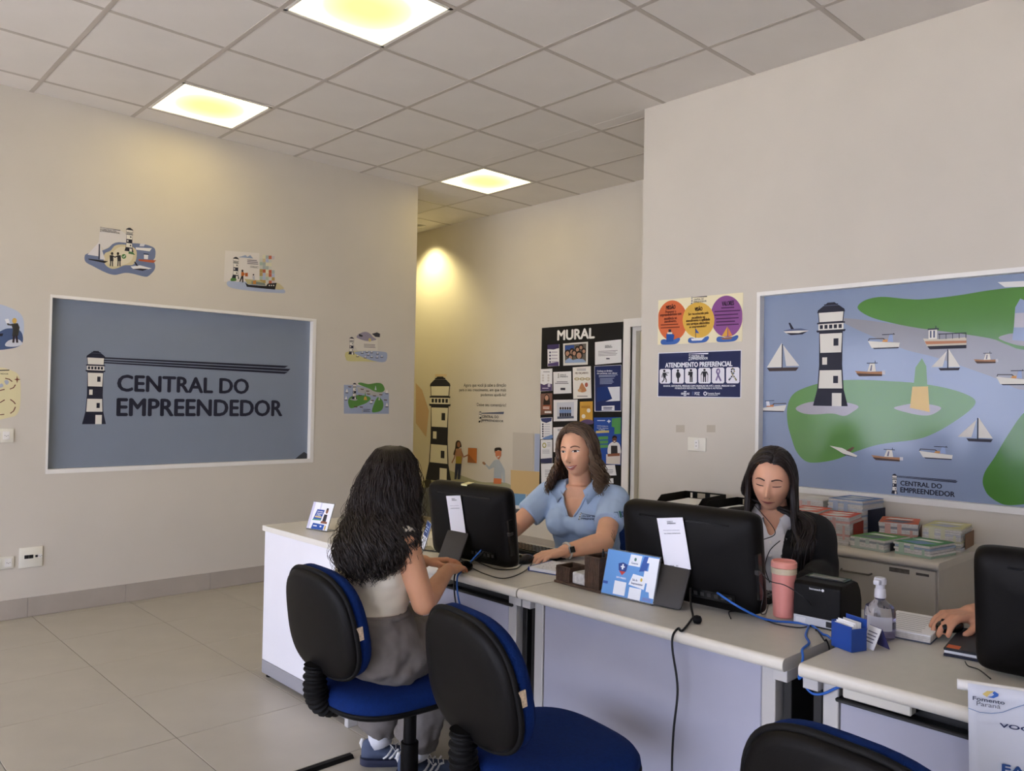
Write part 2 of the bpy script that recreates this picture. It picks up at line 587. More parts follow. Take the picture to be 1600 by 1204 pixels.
class Art:
    """flat print on a plane: O + U*a + V*b, metres; px=True takes photo measurements instead"""
    STEP = 0.00003

    def __init__(s, O, U, V, plane=None):
        s.O, s.U, s.V = Vector(O), Vector(U).normalized(), Vector(V).normalized()
        s.N = s.U.cross(s.V)
        s.k = 1
        s.plane = plane
        s.c = None
        s.base = 0
        s.reset()

    def reset(s):
        s.mb, s.mats = MB(), []

    def crop(s, x0=0, y0=0, sc=1.0):
        s.c = (x0, y0, sc)
        return s

    def metres(s):
        s.c = None
        return s

    def cv(s, p):
        if s.c is None:
            return p
        x, y = s.c[0] + p[0] * s.c[2], s.c[1] + p[1] * s.c[2]
        r = ray(x, y)
        o = Vector((0, 0, CAM_Z))
        q = o + r * ((s.O - o).dot(s.N) / r.dot(s.N)) - s.O
        return (q.dot(s.U), q.dot(s.V))

    def raw(s, pts, fs, rgb, stag=0):
        m = P(rgb) if isinstance(rgb, tuple) else rgb
        if m not in s.mats:
            s.mats.append(m)
        s.mb.add([s.O + s.U * a + s.V * b + s.N * (s.k * s.STEP + (0.00002 * (i // stag) if stag else 0)) for i, (a, b) in enumerate(pts)], fs, s.mats.index(m))
        s.k += 1
        return s

    def poly(s, pts, rgb):
        q = [s.cv(p) for p in pts]
        return s.raw(q, [tuple(range(len(q)))], rgb)

    def smooth(s, pts, rgb, n=6):
        q = [Vector((*s.cv(p), 0)) for p in pts]
        q = [(v.x, v.y) for v in spline(q, n, True)]
        return s.raw(q, [tuple(range(len(q)))], rgb)

    def rect(s, x0, y0, x1, y1, rgb):
        return s.poly([(x0, y0), (x1, y0), (x1, y1), (x0, y1)], rgb)

    def ell(s, cx, cy, rx, ry, rgb, n=28):
        return s.poly([(cx + rx * math.cos(2 * PI * k / n), cy + ry * math.sin(2 * PI * k / n)) for k in range(n)], rgb)

    def line(s, pts, w, rgb):
        """w in the current units"""
        q = [s.cv(p) for p in pts]
        if s.c is not None:
            a, b = s.cv(pts[0]), s.cv((pts[0][0], pts[0][1] + w))
            w = math.hypot(a[0] - b[0], a[1] - b[1])
        L, Rr = [], []
        for i, p in enumerate(q):
            a = q[max(0, i - 1)]
            b = q[min(len(q) - 1, i + 1)]
            dx, dy = b[0] - a[0], b[1] - a[1]
            l = math.hypot(dx, dy) or 1
            L.append((p[0] - dy / l * w / 2, p[1] + dx / l * w / 2))
            Rr.append((p[0] + dy / l * w / 2, p[1] - dx / l * w / 2))
        n = len(q)
        return s.raw(L + Rr, [(i, i + 1, n + i + 1, n + i) for i in range(n - 1)], rgb)

    def text(s, t, x0, ytop, x1, ybot, rgb, bold=0.0):
        a0, b1 = s.cv((x0, ytop))
        a1, b0 = s.cv((x1, ybot))
        vs, fs, asp = text_mesh(t)
        n = len(vs)
        d = bold * 1.6 * (b1 - b0)
        V, F = [], []
        for i, (dx, dy) in enumerate(((-d, 0), (0, 0), (d, 0), (0, d * .7), (0, -d * .7)) if bold > 0 else ((0, 0),)):
            V += [(a0 + d + (a1 - a0 - 2 * d) * u + dx, b0 + d * .7 + (b1 - b0 - 1.4 * d) * v + dy) for u, v in vs]
            F += [tuple(k + i * n for k in f) for f in fs]
        s.raw(V, F, rgb, n)
        s.k += 3
        return s

    def bars(s, x0, y0, x1, rows, dy, h, rgb, tilt=0.0, ragged=0.15):
        """lines of print too small to read"""
        rr = random.Random(int(x0 * 31 + y0 * 17))
        for k in range(rows):
            f = 1 - rr.random() * ragged
            y = y0 + k * dy
            xe = x0 + (x1 - x0) * f
            s.poly([(x0, y), (xe, y + tilt * (xe - x0)), (xe, y + h + tilt * (xe - x0)), (x0, y + h)], rgb)
        return s

    def unit(s, fn, x0, y0, w, h):
        """draw a template given in unit coordinates inside the box, lower left x0,y0 in metres"""
        s.tx = (x0, y0, w, h)
        fn(s)

    def tpoly(s, pts, rgb):
        x0, y0, w, h = s.tx
        return s.raw([(x0 + p[0] * w, y0 + p[1] * h) for p in pts], [tuple(range(len(pts)))], rgb)

    def trect(s, a0, b0, a1, b1, rgb):
        return s.tpoly([(a0, b0), (a1, b0), (a1, b1), (a0, b1)], rgb)

    def emit(s, name, parent=None):
        o = s.mb.build(name, s.mats, parent, False, False)
        s.reset()
        if s.base:
            s.k = s.base
        return o


DK, WH = (38, 39, 54), (226, 222, 212)


def t_lighthouse(a, dk=DK, wh=WH):
    a.tpoly([(.0, 0), (1, 0), (.88, .16), (.83, .4), (.84, .72), (.16, .72), (.17, .4), (.12, .16)], dk)
    a.tpoly([(.16, .17), (.84, .17), (.81, .345), (.19, .345)], wh)
    a.tpoly([(.20, .515), (.80, .515), (.82, .70), (.18, .70)], wh)
    a.trect(.55, 0.0, .82, .125, wh)
    a.trect(.58, .22, .72, .29, dk)
    a.trect(.26, .40, .40, .47, wh)
    a.trect(.58, .58, .72, .65, dk)
    a.tpoly([(.1, .715), (.9, .715), (.92, .735), (.08, .735)], dk)
    a.trect(.14, .735, .86, .795, wh)
    for k in range(5):
        x = .18 + k * .135
        a.trect(x, .748, x + .09, .785, dk)
    a.trect(.1, .795, .9, .81, dk)
    a.tpoly([(.15, .81), (.85, .81), (.88, .915), (.12, .915)], dk)
    a.tpoly([(.17, .815), (.83, .815), (.855, .91), (.145, .91)], wh)
    a.tpoly([(.1, .905), (.9, .905), (.88, .93), (.72, .97), (.28, .97), (.12, .93)], dk)
    a.trect(.3, .972, .7, .985, dk)
    a.tpoly([(.33, .98), (.67, .98), (.6, 1.0), (.4, 1.0)], dk)


def t_lighthouse_w(a):
    t_lighthouse(a, (225, 228, 238), (34, 38, 66))


def t_sail(a):
    a.tpoly([(.0, .12), (.98, .12), (.9, .0), (.08, .0)], (70, 58, 56))
    a.tpoly([(.0, .14), (.46, 1.0), (.46, .14)], WH)
    a.tpoly([(.5, .92), (1.0, .17), (.6, .17)], (216, 213, 208))
    a.tpoly([(.46, .95), (.49, .95), (.49, .1), (.46, .1)], DK)


def t_sail_f(a):
    a.tpoly([(1, .12), (.25, .12), (.32, .0), (.95, .0)], (52, 50, 60))
    a.tpoly([(1, .16), (.6, 1.0), (.6, .16)], WH)
    a.tpoly([(.54, .9), (.0, .17), (.4, .17)], (220, 216, 208))
    a.tpoly([(.56, .98), (.595, .98), (.595, .1), (.56, .1)], DK)


def t_yacht(a):
    a.tpoly([(.0, .55), (.12, .08), (.98, .08), (1, .36), (.6, .42)], WH)
    a.tpoly([(.15, .08), (.98, .08), (.96, .0), (.2, .0)], DK)
    a.tpoly([(.03, .66), (.03, .72), (.5, .70), (.62, .48), (.58, .46), (.48, .64)], (70, 66, 70))
    a.tpoly([(.0, .55), (.03, .70), (.06, .70), (.03, .55)], (70, 66, 70))
    a.tpoly([(.45, .45), (.5, .6), (.72, .6), (.75, .42)], (206, 150, 90))
    a.tpoly([(.62, .45), (.68, .9), (.78, .9), (.80, .42)], (150, 168, 205))
    a.tpoly([(.45, .9), (.85, .9), (.85, .95), (.45, .95)], DK)
    a.trect(.80, .9, .82, 1.0, DK)


def t_yacht_f(a):
    a.tpoly([(1, .6), (.92, .08), (.05, .08), (.0, .3), (.4, .42)], WH)
    a.tpoly([(.92, .08), (.05, .08), (.03, .0), (.88, .0)], DK)
    a.tpoly([(1, .68), (.98, .76), (.5, .72), (.4, .5), (.44, .48), (.54, .66)], (70, 66, 70))
    a.tpoly([(.2, .4), (.25, .55), (.5, .6), (.5, .42)], (200, 130, 80))
    a.tpoly([(.22, .5), (.2, .88), (.32, .88), (.36, .5)], (220, 220, 225))
    a.tpoly([(.15, .88), (.52, .92), (.52, .97), (.15, .93)], DK)


def t_fisher(a):
    a.tpoly([(.0, .36), (.15, .06), (.9, .06), (.92, .3), (.5, .28)], (176, 128, 92))
    a.tpoly([(.05, .2), (.15, .0), (.9, .0), (.9, .12)], (82, 64, 58))
    a.tpoly([(.42, .3), (.5, .82), (.66, .82), (.7, .3)], WH)
    a.tpoly([(.5, .35), (.54, .72), (.58, .72), (.56, .35)], (120, 120, 140))
    a.trect(.4, .82, .75, .87, DK)
    a.trect(.66, .82, .68, 1.0, DK)
    a.trect(.9, .1, 1.0, .34, (205, 203, 206))


def t_speed(a):
    a.tpoly([(.0, .4), (.1, .25), (.7, .25), (1, .32), (.7, .5), (.3, .5)], (90, 100, 130))
    a.tpoly([(.0, .34), (.15, .12), (.7, .08), (1, .3), (.6, .34)], WH)
    a.tpoly([(.1, .2), (.3, .0), (.75, .02), (.95, .25), (.6, .14)], DK)
    a.tpoly([(.2, 1.0), (.27, 1.0), (.42, .48), (.3, .48)], DK)


def t_speed_f(a):
    a.tpoly([(.0, 1.0), (.45, .85), (1, .2), (.95, .05), (.5, .3)], WH)
    a.tpoly([(.1, .88), (.5, .3), (.95, .05), (1, .0), (.55, .18)], DK)
    a.tpoly([(.75, .5), (.9, .95), (.82, 1.0), (.6, .62)], (110, 80, 66))


def t_trawler(a):
    a.tpoly([(.0, .48), (.1, .12), (1, .12), (1, .46), (.45, .42)], (205, 196, 178))
    a.tpoly([(.04, .36), (.08, .22), (1, .22), (1, .32)], (186, 128, 96))
    a.tpoly([(.1, .14), (1, .14), (1, .0), (.16, .0)], DK)
    a.trect(.13, .44, .33, .86, WH)
    a.trect(.16, .5, .2, .8, (90, 96, 120))
    a.trect(.24, .5, .28, .8, (90, 96, 120))
    a.trect(.11, .84, .37, .9, DK)
    a.trect(.29, .9, .31, 1.0, DK)
    a.trect(.36, .62, 1.0, .66, DK)
    for k in range(5):
        a.trect(.38 + .15 * k, .42, .395 + .15 * k, .65, DK)


def logo(a, x0, y0, hgt, ink=DK, white=False, two=True, lh=True):
    """lighthouse logo, lower left x0,y0 in metres, hgt = lighthouse height"""
    g = hgt
    a.metres()
    if lh:
        a.unit(t_lighthouse_w if white else t_lighthouse, x0, y0, g * .30, g)
    bx, by = x0 + g * .25, y0 + g * .885
    L = g * 2.76
    for k, (d0, d1, t0, t1) in enumerate(((0.035, .035, .02, .035), (0.0, -.012, .018, .04), (-.03, -.062, .018, .035))):
        a.raw([(bx, by + g * d0), (bx, by + g * (d0 - t0)), (bx + L - g * .06 * (k != 1), by + g * (d1 - t1)), (bx + L + g * (.04 if k == 1 else .0), by + g * d1)], [(0, 1, 2, 3)], ink)
    a.text('CENTRAL DO', x0 + g * .43, y0 + g * .69, x0 + g * 2.355, y0 + g * .45, ink, 0.027)
    a.text('EMPREENDEDOR', x0 + g * .43, y0 + g * .365, x0 + g * 2.93, y0 + g * .105, ink, 0.027)
# ------------------------------------------------------------------ logo panel in the left wall
M_LOGOP = mat('logo_panel_vinyl', (130, 140, 156), 0.32, var=0.03, vscale=2.5)
YP = YL + PD
t = tag(MB().box(PX0, PX1, YP - 0.002, YP + 0.006, PZ0, PZ1).build('logo_panel', M_LOGOP), 'large grey blue panel with lighthouse logo reading CENTRAL DO EMPREENDEDOR, recessed in wall', 'panel')
fm = MB().box(PX0, PX0 + 0.012, YL - 0.004, YP, PZ0 + 0.028, PZ1 - 0.02).box(PX1 - 0.03, PX1, YL - 0.004, YP, PZ0 + 0.028, PZ1 - 0.02).box(PX0, PX1, YL - 0.004, YP, PZ0, PZ0 + 0.028).box(PX0, PX1, YL - 0.004, YP, PZ1 - 0.02, PZ1)
fm.build('frame', M_WHITE, t)
ART_L = Art((0, YP - 0.0025, 0), (1, 0, 0), (0, 0, 1))
logo(ART_L, 1.546, 1.20, 0.486)
ART_L.emit('logo', t)
ART_L.crop(0, 320, 520 / 1423)
ART_L.poly([(1250, 1095), (1280, 1070), (1300, 1055), (1322, 1070), (1322, 1092)], (58, 60, 64))
ART_L.emit('torn_corner', t)

# ------------------------------------------------------------------ sea mural in the right wall
M_MURAL = mat('mural_sea', (142, 156, 182), 0.12, var=0.03, vscale=2.0)


def MP(rgb):
    return mat('mural_ink_%d_%d_%d' % rgb, rgb, 0.14)


XM = XR + PD
mural = tag(MB().box(XM - 0.002, XM + 0.006, MY0, MY1, MZ0, MZ1).build('sea_mural', M_MURAL), 'glossy blue mural of lighthouse, green islands and boats behind the dark haired woman', 'mural')
fm = MB().box(XR - 0.004, XM, MY1 - 0.02, MY1, MZ0 + 0.03, MZ1 - 0.022).box(XR - 0.004, XM, MY0, MY0 + 0.02, MZ0 + 0.03, MZ1 - 0.022).box(XR - 0.004, XM, MY0, MY1, MZ0, MZ0 + 0.03).box(XR - 0.004, XM, MY0, MY1, MZ1 - 0.022, MZ1)
fm.build('frame', M_WHITE, mural)
A = Art((XM - 0.0022, 0, 0), (0, -1, 0), (0, 0, 1))
YE = -(MY0 + 0.02)
A.crop(1180, 430, .2625)
GREY = MP((150, 150, 156))
A.smooth([(530, 255), (800, 285), (1050, 320), (1300, 352), (1450, 380), (1640, 430), (1760, 560), (1600, 680), (1400, 600), (1080, 490), (860, 430), (540, 290)], GREY)
A.emit('sandbank', mural)
GREEN = MP((88, 138, 66))
# the islands run on to the right edge of the panel, outside the picture
A.smooth([(610, 195), (650, 150), (750, 128), (900, 140), (1000, 142), (1200, 120), (1400, 88), (1600, 68), (1900, 60), (2100, 180), (2050, 360), (1850, 440), (1600, 442), (1500, 412), (1420, 380), (1300, 358), (1100, 330), (950, 310), (800, 280), (680, 245)], GREEN)
A.emit('island', mural)
A.smooth([(1450, 375), (1500, 350), (1560, 345), (1680, 350), (1760, 385), (1680, 420), (1560, 415)], MP((160, 158, 164)))
A.poly([(1530, 385), (1540, 300), (1548, 190), (1578, 138), (1605, 150), (1650, 150), (1672, 300), (1690, 400)], MP((150, 165, 195)))
A.poly([(1540, 310), (1546, 225), (1655, 220), (1668, 310)], MP((190, 188, 196)))
A.emit('far_lighthouse', mural)
A.crop(1000, 420, .375)
A.smooth([(615, 570), (640, 520), (700, 490), (780, 470), (880, 462), (1000, 465), (1150, 475), (1280, 497), (1370, 527), (1398, 555), (1370, 592), (1300, 642), (1230, 682), (1150, 710), (1000, 730), (900, 760), (820, 792), (740, 806), (690, 800), (652, 760), (630, 700), (615, 640)], MP((100, 146, 80)))
A.emit('island', mural)
A.smooth([(1428, 880), (1440, 840), (1480, 780), (1540, 680), (1610, 590), (1720, 540), (1800, 640), (1780, 880), (1680, 970), (1600, 980), (1520, 982), (1460, 950), (1435, 915)], MP((82, 132, 60)))
A.emit('island', mural)
A.smooth([(650, 578), (700, 556), (780, 550), (860, 556), (910, 572), (885, 596), (850, 612), (800, 602), (720, 606), (670, 598)], MP((168, 164, 172)))
A.emit('rock', mural)
A.smooth([(1058, 580), (1100, 566), (1150, 560), (1220, 566), (1255, 580), (1220, 605), (1180, 610), (1120, 600)], MP((172, 168, 174)))
A.emit('rock', mural)
A.poly([(1135, 490), (1200, 488), (1207, 596), (1125, 578)], MP((216, 178, 84)))
A.poly([(1140, 490), (1148, 410), (1175, 372), (1193, 405), (1197, 489)], MP((106, 152, 84)))
A.emit('obelisk', mural)


def box_of(A, x0, y0, x1, y1):
    a0, b1 = A.cv((x0, y0))
    a1, b0 = A.cv((x1, y1))
    return a0, b0, a1 - a0, b1 - b0


def draw(A, fn, name, par, x0, y0, x1, y1):
    bx = box_of(A, x0, y0, x1, y1)
    A.unit(fn, *bx)
    return A.emit(name, par)


A.base = A.k
draw(A, t_lighthouse, 'lighthouse', mural, 725, 145, 866, 572)
for fn, nm, *bx in ((t_speed, 'speedboat', 598, 226, 704, 272), (t_sail, 'sailboat', 530, 310, 664, 424), (t_yacht, 'motor_yacht', 950, 272, 1082, 330), (t_trawler, 'trawler', 1180, 240, 1360, 330), (t_sail_f, 'sailboat', 1214, 335, 1334, 422), (t_fisher, 'fishing_boat', 1390, 345, 1492, 392), (t_fisher, 'fishing_boat', 895, 384, 1022, 446), (t_yacht_f, 'motor_yacht', 505, 545, 610, 596), (t_yacht, 'motor_yacht', 1485, 420, 1620, 484), (t_sail_f, 'sailboat', 1324, 616, 1470, 722), (t_speed_f, 'speedboat', 790, 736, 906, 786), (t_fisher, 'fishing_boat', 963, 740, 1096, 803), (t_yacht, 'motor_yacht', 1163, 732, 1303, 796)):
    draw(A, fn, nm, mural, *bx)
A.poly([(1490, 55), (1600, 50), (1700, 52), (1680, 72), (1520, 76)], (226, 224, 220))
A.emit('motor_yacht', mural)
a0, b0, w, hh = box_of(A, 1048, 852, 1078, 938)
logo(A, a0, b0, hh)
A.emit('logo', mural)

# ------------------------------------------------------------------ vinyl stickers on the left wall
SL = Art((0, YL - 0.0006, 0), (1, 0, 0), (0, 0, 1))
SL.base = 1


def sticker(label, name='wall_sticker', group='lighthouse stickers on the logo wall'):
    return tag(SL.emit(name), label, 'sticker', group)


def small_logo(A, x0, y0, x1, y1):
    """tiny logo: px box of the whole logo"""
    a0, b1 = A.cv((x0, y0))
    a1, b0 = A.cv((x1, y1))
    c = A.c
    g = b1 - b0
    sc = (a1 - a0) / (g * 3.0)
    A.metres()
    A.unit(t_lighthouse, a0, b0, g * .3, g)
    A.poly([(a0 + g * .25, b0 + g * .92), (a0 + g * .25, b0 + g * .87), (a1, b0 + g * .78), (a1, b0 + g * .92)], DK)
    A.text('CENTRAL DO', a0 + g * .43, b0 + g * .69, a0 + (a1 - a0) * .80, b0 + g * .43, DK, .02)
    A.text('EMPREENDEDOR', a0 + g * .43, b0 + g * .36, a1 - (a1 - a0) * .03, b0 + g * .10, DK, .02)
    A.c = c


SL.crop(120, 340, .0875)
SL.poly([(420, 160), (780, 225), (900, 300), (900, 480), (700, 440), (480, 570), (390, 450)], (214, 210, 208))
SL.smooth([(140, 690), (190, 640), (400, 600), (560, 540), (640, 470), (740, 438), (900, 450), (1150, 465), (1330, 510), (1400, 570), (1400, 700), (1370, 760), (1400, 850), (1380, 940), (1280, 1040), (1200, 1050), (1000, 1000), (860, 985), (680, 1020), (520, 980), (300, 870), (160, 790)], (112, 124, 156))
SL.smooth([(500, 640), (600, 590), (680, 500), (800, 478), (950, 500), (1060, 580), (1060, 740), (1000, 840), (850, 850), (720, 900), (620, 910), (520, 850), (480, 760)], (208, 196, 160))
SL.smooth([(700, 560), (850, 520), (1000, 640), (960, 780), (800, 850), (640, 860), (560, 760)], (220, 212, 188))
SL.poly([(930, 600), (1000, 610), (1040, 665), (920, 640)], (84, 124, 84))
SL.poly([(190, 660), (400, 430), (395, 690)], (222, 218, 222))
SL.poly([(415, 480), (510, 750), (415, 740)], (214, 212, 212))
SL.poly([(200, 730), (380, 752), (560, 778), (500, 808), (220, 750)], (34, 34, 38))
SL.line([(404, 470), (396, 745)], 22, (60, 62, 84))
SL.poly([(1050, 530), (1340, 545), (1300, 600), (1060, 570)], (228, 226, 224))
SL.poly([(1130, 465), (1220, 465), (1200, 510), (1120, 510)], (206, 206, 214))
SL.poly([(1100, 740), (1420, 760), (1370, 806), (1110, 770)], (178, 92, 58))
SL.poly([(1200, 660), (1275, 665), (1270, 740), (1200, 735)], (226, 224, 226))
SL.line([(1190, 640), (1285, 655)], 14, DK)
SL.poly([(960, 870), (1130, 850), (1340, 905), (1280, 920), (1150, 945), (1000, 910)], (228, 228, 230))
SL.poly([(1000, 915), (1130, 905), (1280, 915), (1170, 948)], DK)
SL.poly([(1020, 785), (1045, 785), (1095, 860), (1060, 860)], DK)
SL.ell(840, 690, 42, 42, (84, 128, 72))
SL.line([(820, 690), (838, 705), (862, 672)], 10, (235, 235, 230))
for (x, sx) in ((615, 1), (750, -1)):
    SL.ell(x + 15 * sx, 640, 22, 26, (44, 38, 38))
    SL.poly([(x - 30, 670), (x + 35, 670), (x + 40, 775), (x - 25, 775)], (46, 46, 50))
    SL.line([(x + 20 * sx, 685), (x + 70 * sx, 705)], 20, (46, 46, 50))
    SL.line([(x - 12, 770), (x - 18, 865)], 18, (50, 48, 50))
    SL.line([(x + 20, 770), (x + 22, 868)], 18, (50, 48, 50))
SL.unit(t_lighthouse, *box_of(SL, 862, 168, 1012, 612))
small_logo(SL, 415, 160, 775, 300)
sticker('sticker of two handshaking figures on an islet with lighthouse and boats, above the logo panel')

SL.crop(340, 380, .075)
SL.poly([(160, 150), (870, 205), (870, 760), (500, 800), (200, 800), (130, 800)], (220, 214, 208))
SL.smooth([(190, 820), (260, 780), (400, 800), (600, 800), (900, 880), (1240, 900), (1390, 970), (1390, 1035), (1200, 1030), (800, 1000), (400, 950), (230, 900)], (170, 180, 204))
cols = [(176, 184, 206), (206, 188, 150), (188, 104, 76), (214, 210, 180), (168, 186, 170), (196, 186, 190), (176, 150, 90), (200, 200, 190), (166, 176, 172)]
rr = random.Random(3)
for r in range(8):
    for q in range(5):
        if r < 1 and q in (0,):
            continue
        x0 = 875 + q * 63
        y0 = 240 + r * 74 + q * 6
        if q == 4 and r in (1, 2, 3):
            continue
        SL.rect(x0, y0, x0 + 61, y0 + 71, cols[rr.randrange(len(cols))])
SL.smooth([(1220, 830), (1300, 850), (1380, 950), (1200, 950)], (200, 188, 148))
SL.poly([(420, 290), (500, 270), (580, 245), (620, 280), (680, 245), (740, 315)], (150, 164, 190))
SL.poly([(560, 740), (880, 770), (1010, 870), (620, 850)], (186, 176, 128))
SL.poly([(705, 785), (800, 795), (980, 830), (1000, 880), (710, 850)], (120, 130, 120))
SL.poly([(735, 770), (800, 775), (800, 850), (735, 850)], (190, 130, 60))
SL.poly([(568, 815), (640, 862), (1010, 888), (1040, 840), (1230, 822), (1195, 962), (1010, 945), (610, 905)], (40, 38, 40))
for x in (1065, 1110, 1155):
    SL.rect(x, 865, x + 22, 890, (210, 206, 196))
SL.ell(515, 575, 22, 28, (52, 40, 36))
SL.poly([(490, 600), (540, 600), (570, 640), (530, 690), (490, 680)], (192, 104, 42))
SL.rect(570, 615, 628, 690, (176, 92, 40))
SL.poly([(495, 680), (535, 680), (535, 815), (510, 815), (505, 730), (475, 800), (450, 795)], (40, 38, 40))
SL.ell(745, 655, 15, 18, (52, 46, 46))
SL.poly([(720, 680), (770, 680), (772, 775), (735, 775)], (186, 186, 194))
SL.unit(t_lighthouse, *box_of(SL, 305, 272, 448, 742))
SL.smooth([(265, 750), (300, 720), (380, 735), (380, 780), (280, 785)], (86, 128, 66))
SL.bars(615, 340, 845, 3, 36, 14, (90, 90, 100), 0.06)
small_logo(SL, 675, 462, 850, 530)
sticker('sticker of a cargo boat stacked with pastel containers beside a small lighthouse')

SL.crop(520, 500, .13289)
SL.poly([(255, 215), (525, 225), (530, 370), (300, 370), (250, 290)], (218, 212, 200))
SL.smooth([(145, 400), (180, 370), (400, 360), (600, 372), (640, 400), (620, 480), (560, 490), (350, 485), (180, 480), (150, 440)], (206, 198, 138))
SL.smooth([(250, 380), (420, 362), (600, 372), (640, 400), (622, 482), (540, 490), (400, 455)], (160, 170, 196))
SL.smooth([(280, 190), (330, 150), (390, 137), (440, 160), (470, 195), (510, 230), (400, 245), (300, 215)], (150, 142, 158))
SL.poly([(460, 160), (520, 143), (556, 160), (552, 200), (500, 195)], (62, 62, 70))
SL.poly([(305, 158), (355, 180), (345, 195), (310, 190)], (52, 52, 58))
SL.ell(435, 232, 16, 22, (206, 190, 120))
SL.bars(365, 280, 515, 3, 16, 6, (110, 106, 110), 0.05)
for (x, y) in ((345, 385), (400, 375), (455, 380), (525, 395), (380, 440), (455, 435), (520, 440), (575, 432), (290, 425), (415, 408)):
    SL.poly([(x - 20, y), (x + 20, y), (x + 14, y + 8), (x - 14, y + 8)], (70, 66, 70))
    SL.poly([(x - 8, y - 2), (x + 4, y - 22), (x + 10, y - 2)], (228, 224, 216))
SL.unit(t_lighthouse, *box_of(SL, 188, 195, 252, 405))
sticker('small sticker of lighthouse on sandy shore under a grey cloud, upper of two beside corner')

SL.crop(520, 500, .13289)
SL.poly([(130, 760), (300, 765), (660, 860), (660, 1100), (130, 1098)], (158, 168, 194))
SL.poly([(280, 780), (600, 830), (560, 900), (440, 880), (300, 850)], (178, 174, 172))
SL.smooth([(295, 745), (330, 733), (420, 750), (520, 737), (580, 750), (610, 810), (580, 845), (500, 840), (420, 800), (340, 770)], (92, 140, 70))
SL.smooth([(180, 940), (220, 895), (300, 880), (400, 890), (445, 920), (400, 970), (300, 1010), (220, 1035), (190, 1010)], (92, 142, 70))
SL.smooth([(460, 1070), (490, 970), (530, 905), (580, 940), (595, 1000), (570, 1060), (500, 1082)], (92, 142, 70))
SL.smooth([(200, 930), (240, 918), (290, 932), (260, 945)], (168, 164, 168))
SL.poly([(362, 938), (372, 898), (392, 898), (405, 938)], (212, 172, 80))
SL.poly([(372, 898), (382, 840), (392, 898)], (100, 146, 80))
SL.poly([(492, 820), (503, 765), (515, 820)], (200, 206, 210))
SL.poly([(538, 940), (545, 890), (552, 940)], (220, 210, 206))
for (x, y) in ((165, 850), (635, 860), (635, 1015), (450, 975), (155, 935)):
    SL.poly([(x - 20, y), (x + 20, y), (x + 14, y + 8), (x - 14, y + 8)], (60, 58, 64))
    SL.poly([(x - 15, y - 4), (x + 2, y - 48), (x + 15, y - 4)], (230, 226, 220))
for (x, y) in ((200, 780), (320, 880), (410, 830), (335, 1018), (270, 1015), (465, 940), (345, 808), (565, 872), (490, 885), (620, 935), (420, 865)):
    SL.poly([(x - 22, y - 4), (x + 22, y), (x + 14, y + 10), (x - 16, y + 8)], (96, 70, 60))
SL.unit(t_lighthouse, *box_of(SL, 228, 737, 280, 928))
small_logo(SL, 342, 1042, 440, 1082)
sticker('small map sticker of green islands in blue sea, lower of two beside the corner')

SL.crop(0, 460, .3653)
SL.smooth([(-90, 60), (-20, 40), (40, 55), (85, 80), (102, 120), (95, 190), (60, 225), (10, 235), (-60, 230), (-100, 150)], (186, 196, 216))
SL.smooth([(-90, 170), (-20, 165), (30, 145), (80, 150), (98, 180), (90, 215), (40, 232), (-40, 232)], (76, 94, 132))
SL.smooth([(22, 212), (40, 195), (75, 190), (96, 210), (70, 222), (30, 222)], (206, 208, 216))
SL.poly([(-8, 168), (14, 166), (10, 178), (-10, 178)], (40, 40, 48))
SL.ell(62, 112, 10, 12, (206, 170, 90))
SL.poly([(48, 125), (76, 122), (84, 140), (78, 176), (52, 178), (55, 150)], (62, 60, 56))
SL.line([(50, 130), (35, 128), (28, 115)], 7, (62, 60, 56))
SL.poly([(20, 106), (36, 103), (42, 120), (28, 124)], (232, 232, 236))
SL.line([(60, 175), (57, 206)], 8, (56, 44, 48))
SL.line([(70, 175), (74, 206)], 8, (56, 44, 48))
sticker('sticker of a blond figure holding a phone, cut by the edge of the photo')

SL.crop(0, 460, .3653)
SL.smooth([(-80, 320), (0, 312), (50, 325), (82, 350), (88, 420), (80, 500), (40, 525), (-60, 520)], (222, 212, 168))
SL.line([(-40, 325), (40, 323)], 4, DK)
SL.text('EMPREENDEDOR', -50, 334, 36, 342, DK, .02)
for pts in ([(22, 358), (40, 362), (52, 372)], [(66, 385), (58, 398), (42, 404)], [(20, 405), (0, 410), (-15, 408)], [(44, 448), (58, 458), (66, 468)], [(66, 480), (58, 498), (44, 508)], [(18, 512), (0, 514)], [(0, 462), (20, 450)]):
    SL.line(pts, 4, (110, 62, 54))
SL.smooth([(18, 370), (30, 365), (38, 375), (28, 386)], (176, 180, 196))
SL.smooth([(-6, 388), (8, 380), (14, 392), (0, 398)], (176, 180, 196))
SL.poly([(73, 347), (76, 360), (88, 363), (76, 366), (73, 380), (70, 366), (60, 363), (70, 360)], (120, 66, 54))
sticker('cream treasure map sticker with red dashed routes, cut by the edge of the photo')

# sockets on the left wall
M_SOCK = mat('socket_plate', (232, 228, 214), 0.35)


def plate(x0, x1, z0, z1, holes, label, grp='sockets on the logo wall'):
    t = thing('wall_socket', label, 'socket', ((x0 + x1) / 2, YL, (z0 + z1) / 2), 0, grp)
    w, hh = (x1 - x0) / 2, (z1 - z0) / 2
    MB().rbox(-w, w, -0.009, 0.0, -hh, hh, 0.003).build('plate', M_SOCK, t, True)
    for (cx, cz, a, b, m) in holes:
        MB().rbox(cx - a, cx + a, -0.0115, -0.008, cz - b, cz + b, 0.001, 1).build('insert', m, t)
        if m is M_WHITE:
            for dx in (-.008, 0, .008):
                MB().tube([(cx + dx, -0.0121, cz - (0.004 if dx == 0 else 0)), (cx + dx, -0.0112, cz - (0.004 if dx == 0 else 0))], 0.0022, 8).build('hole', M_DARKGAP, t)
    return t


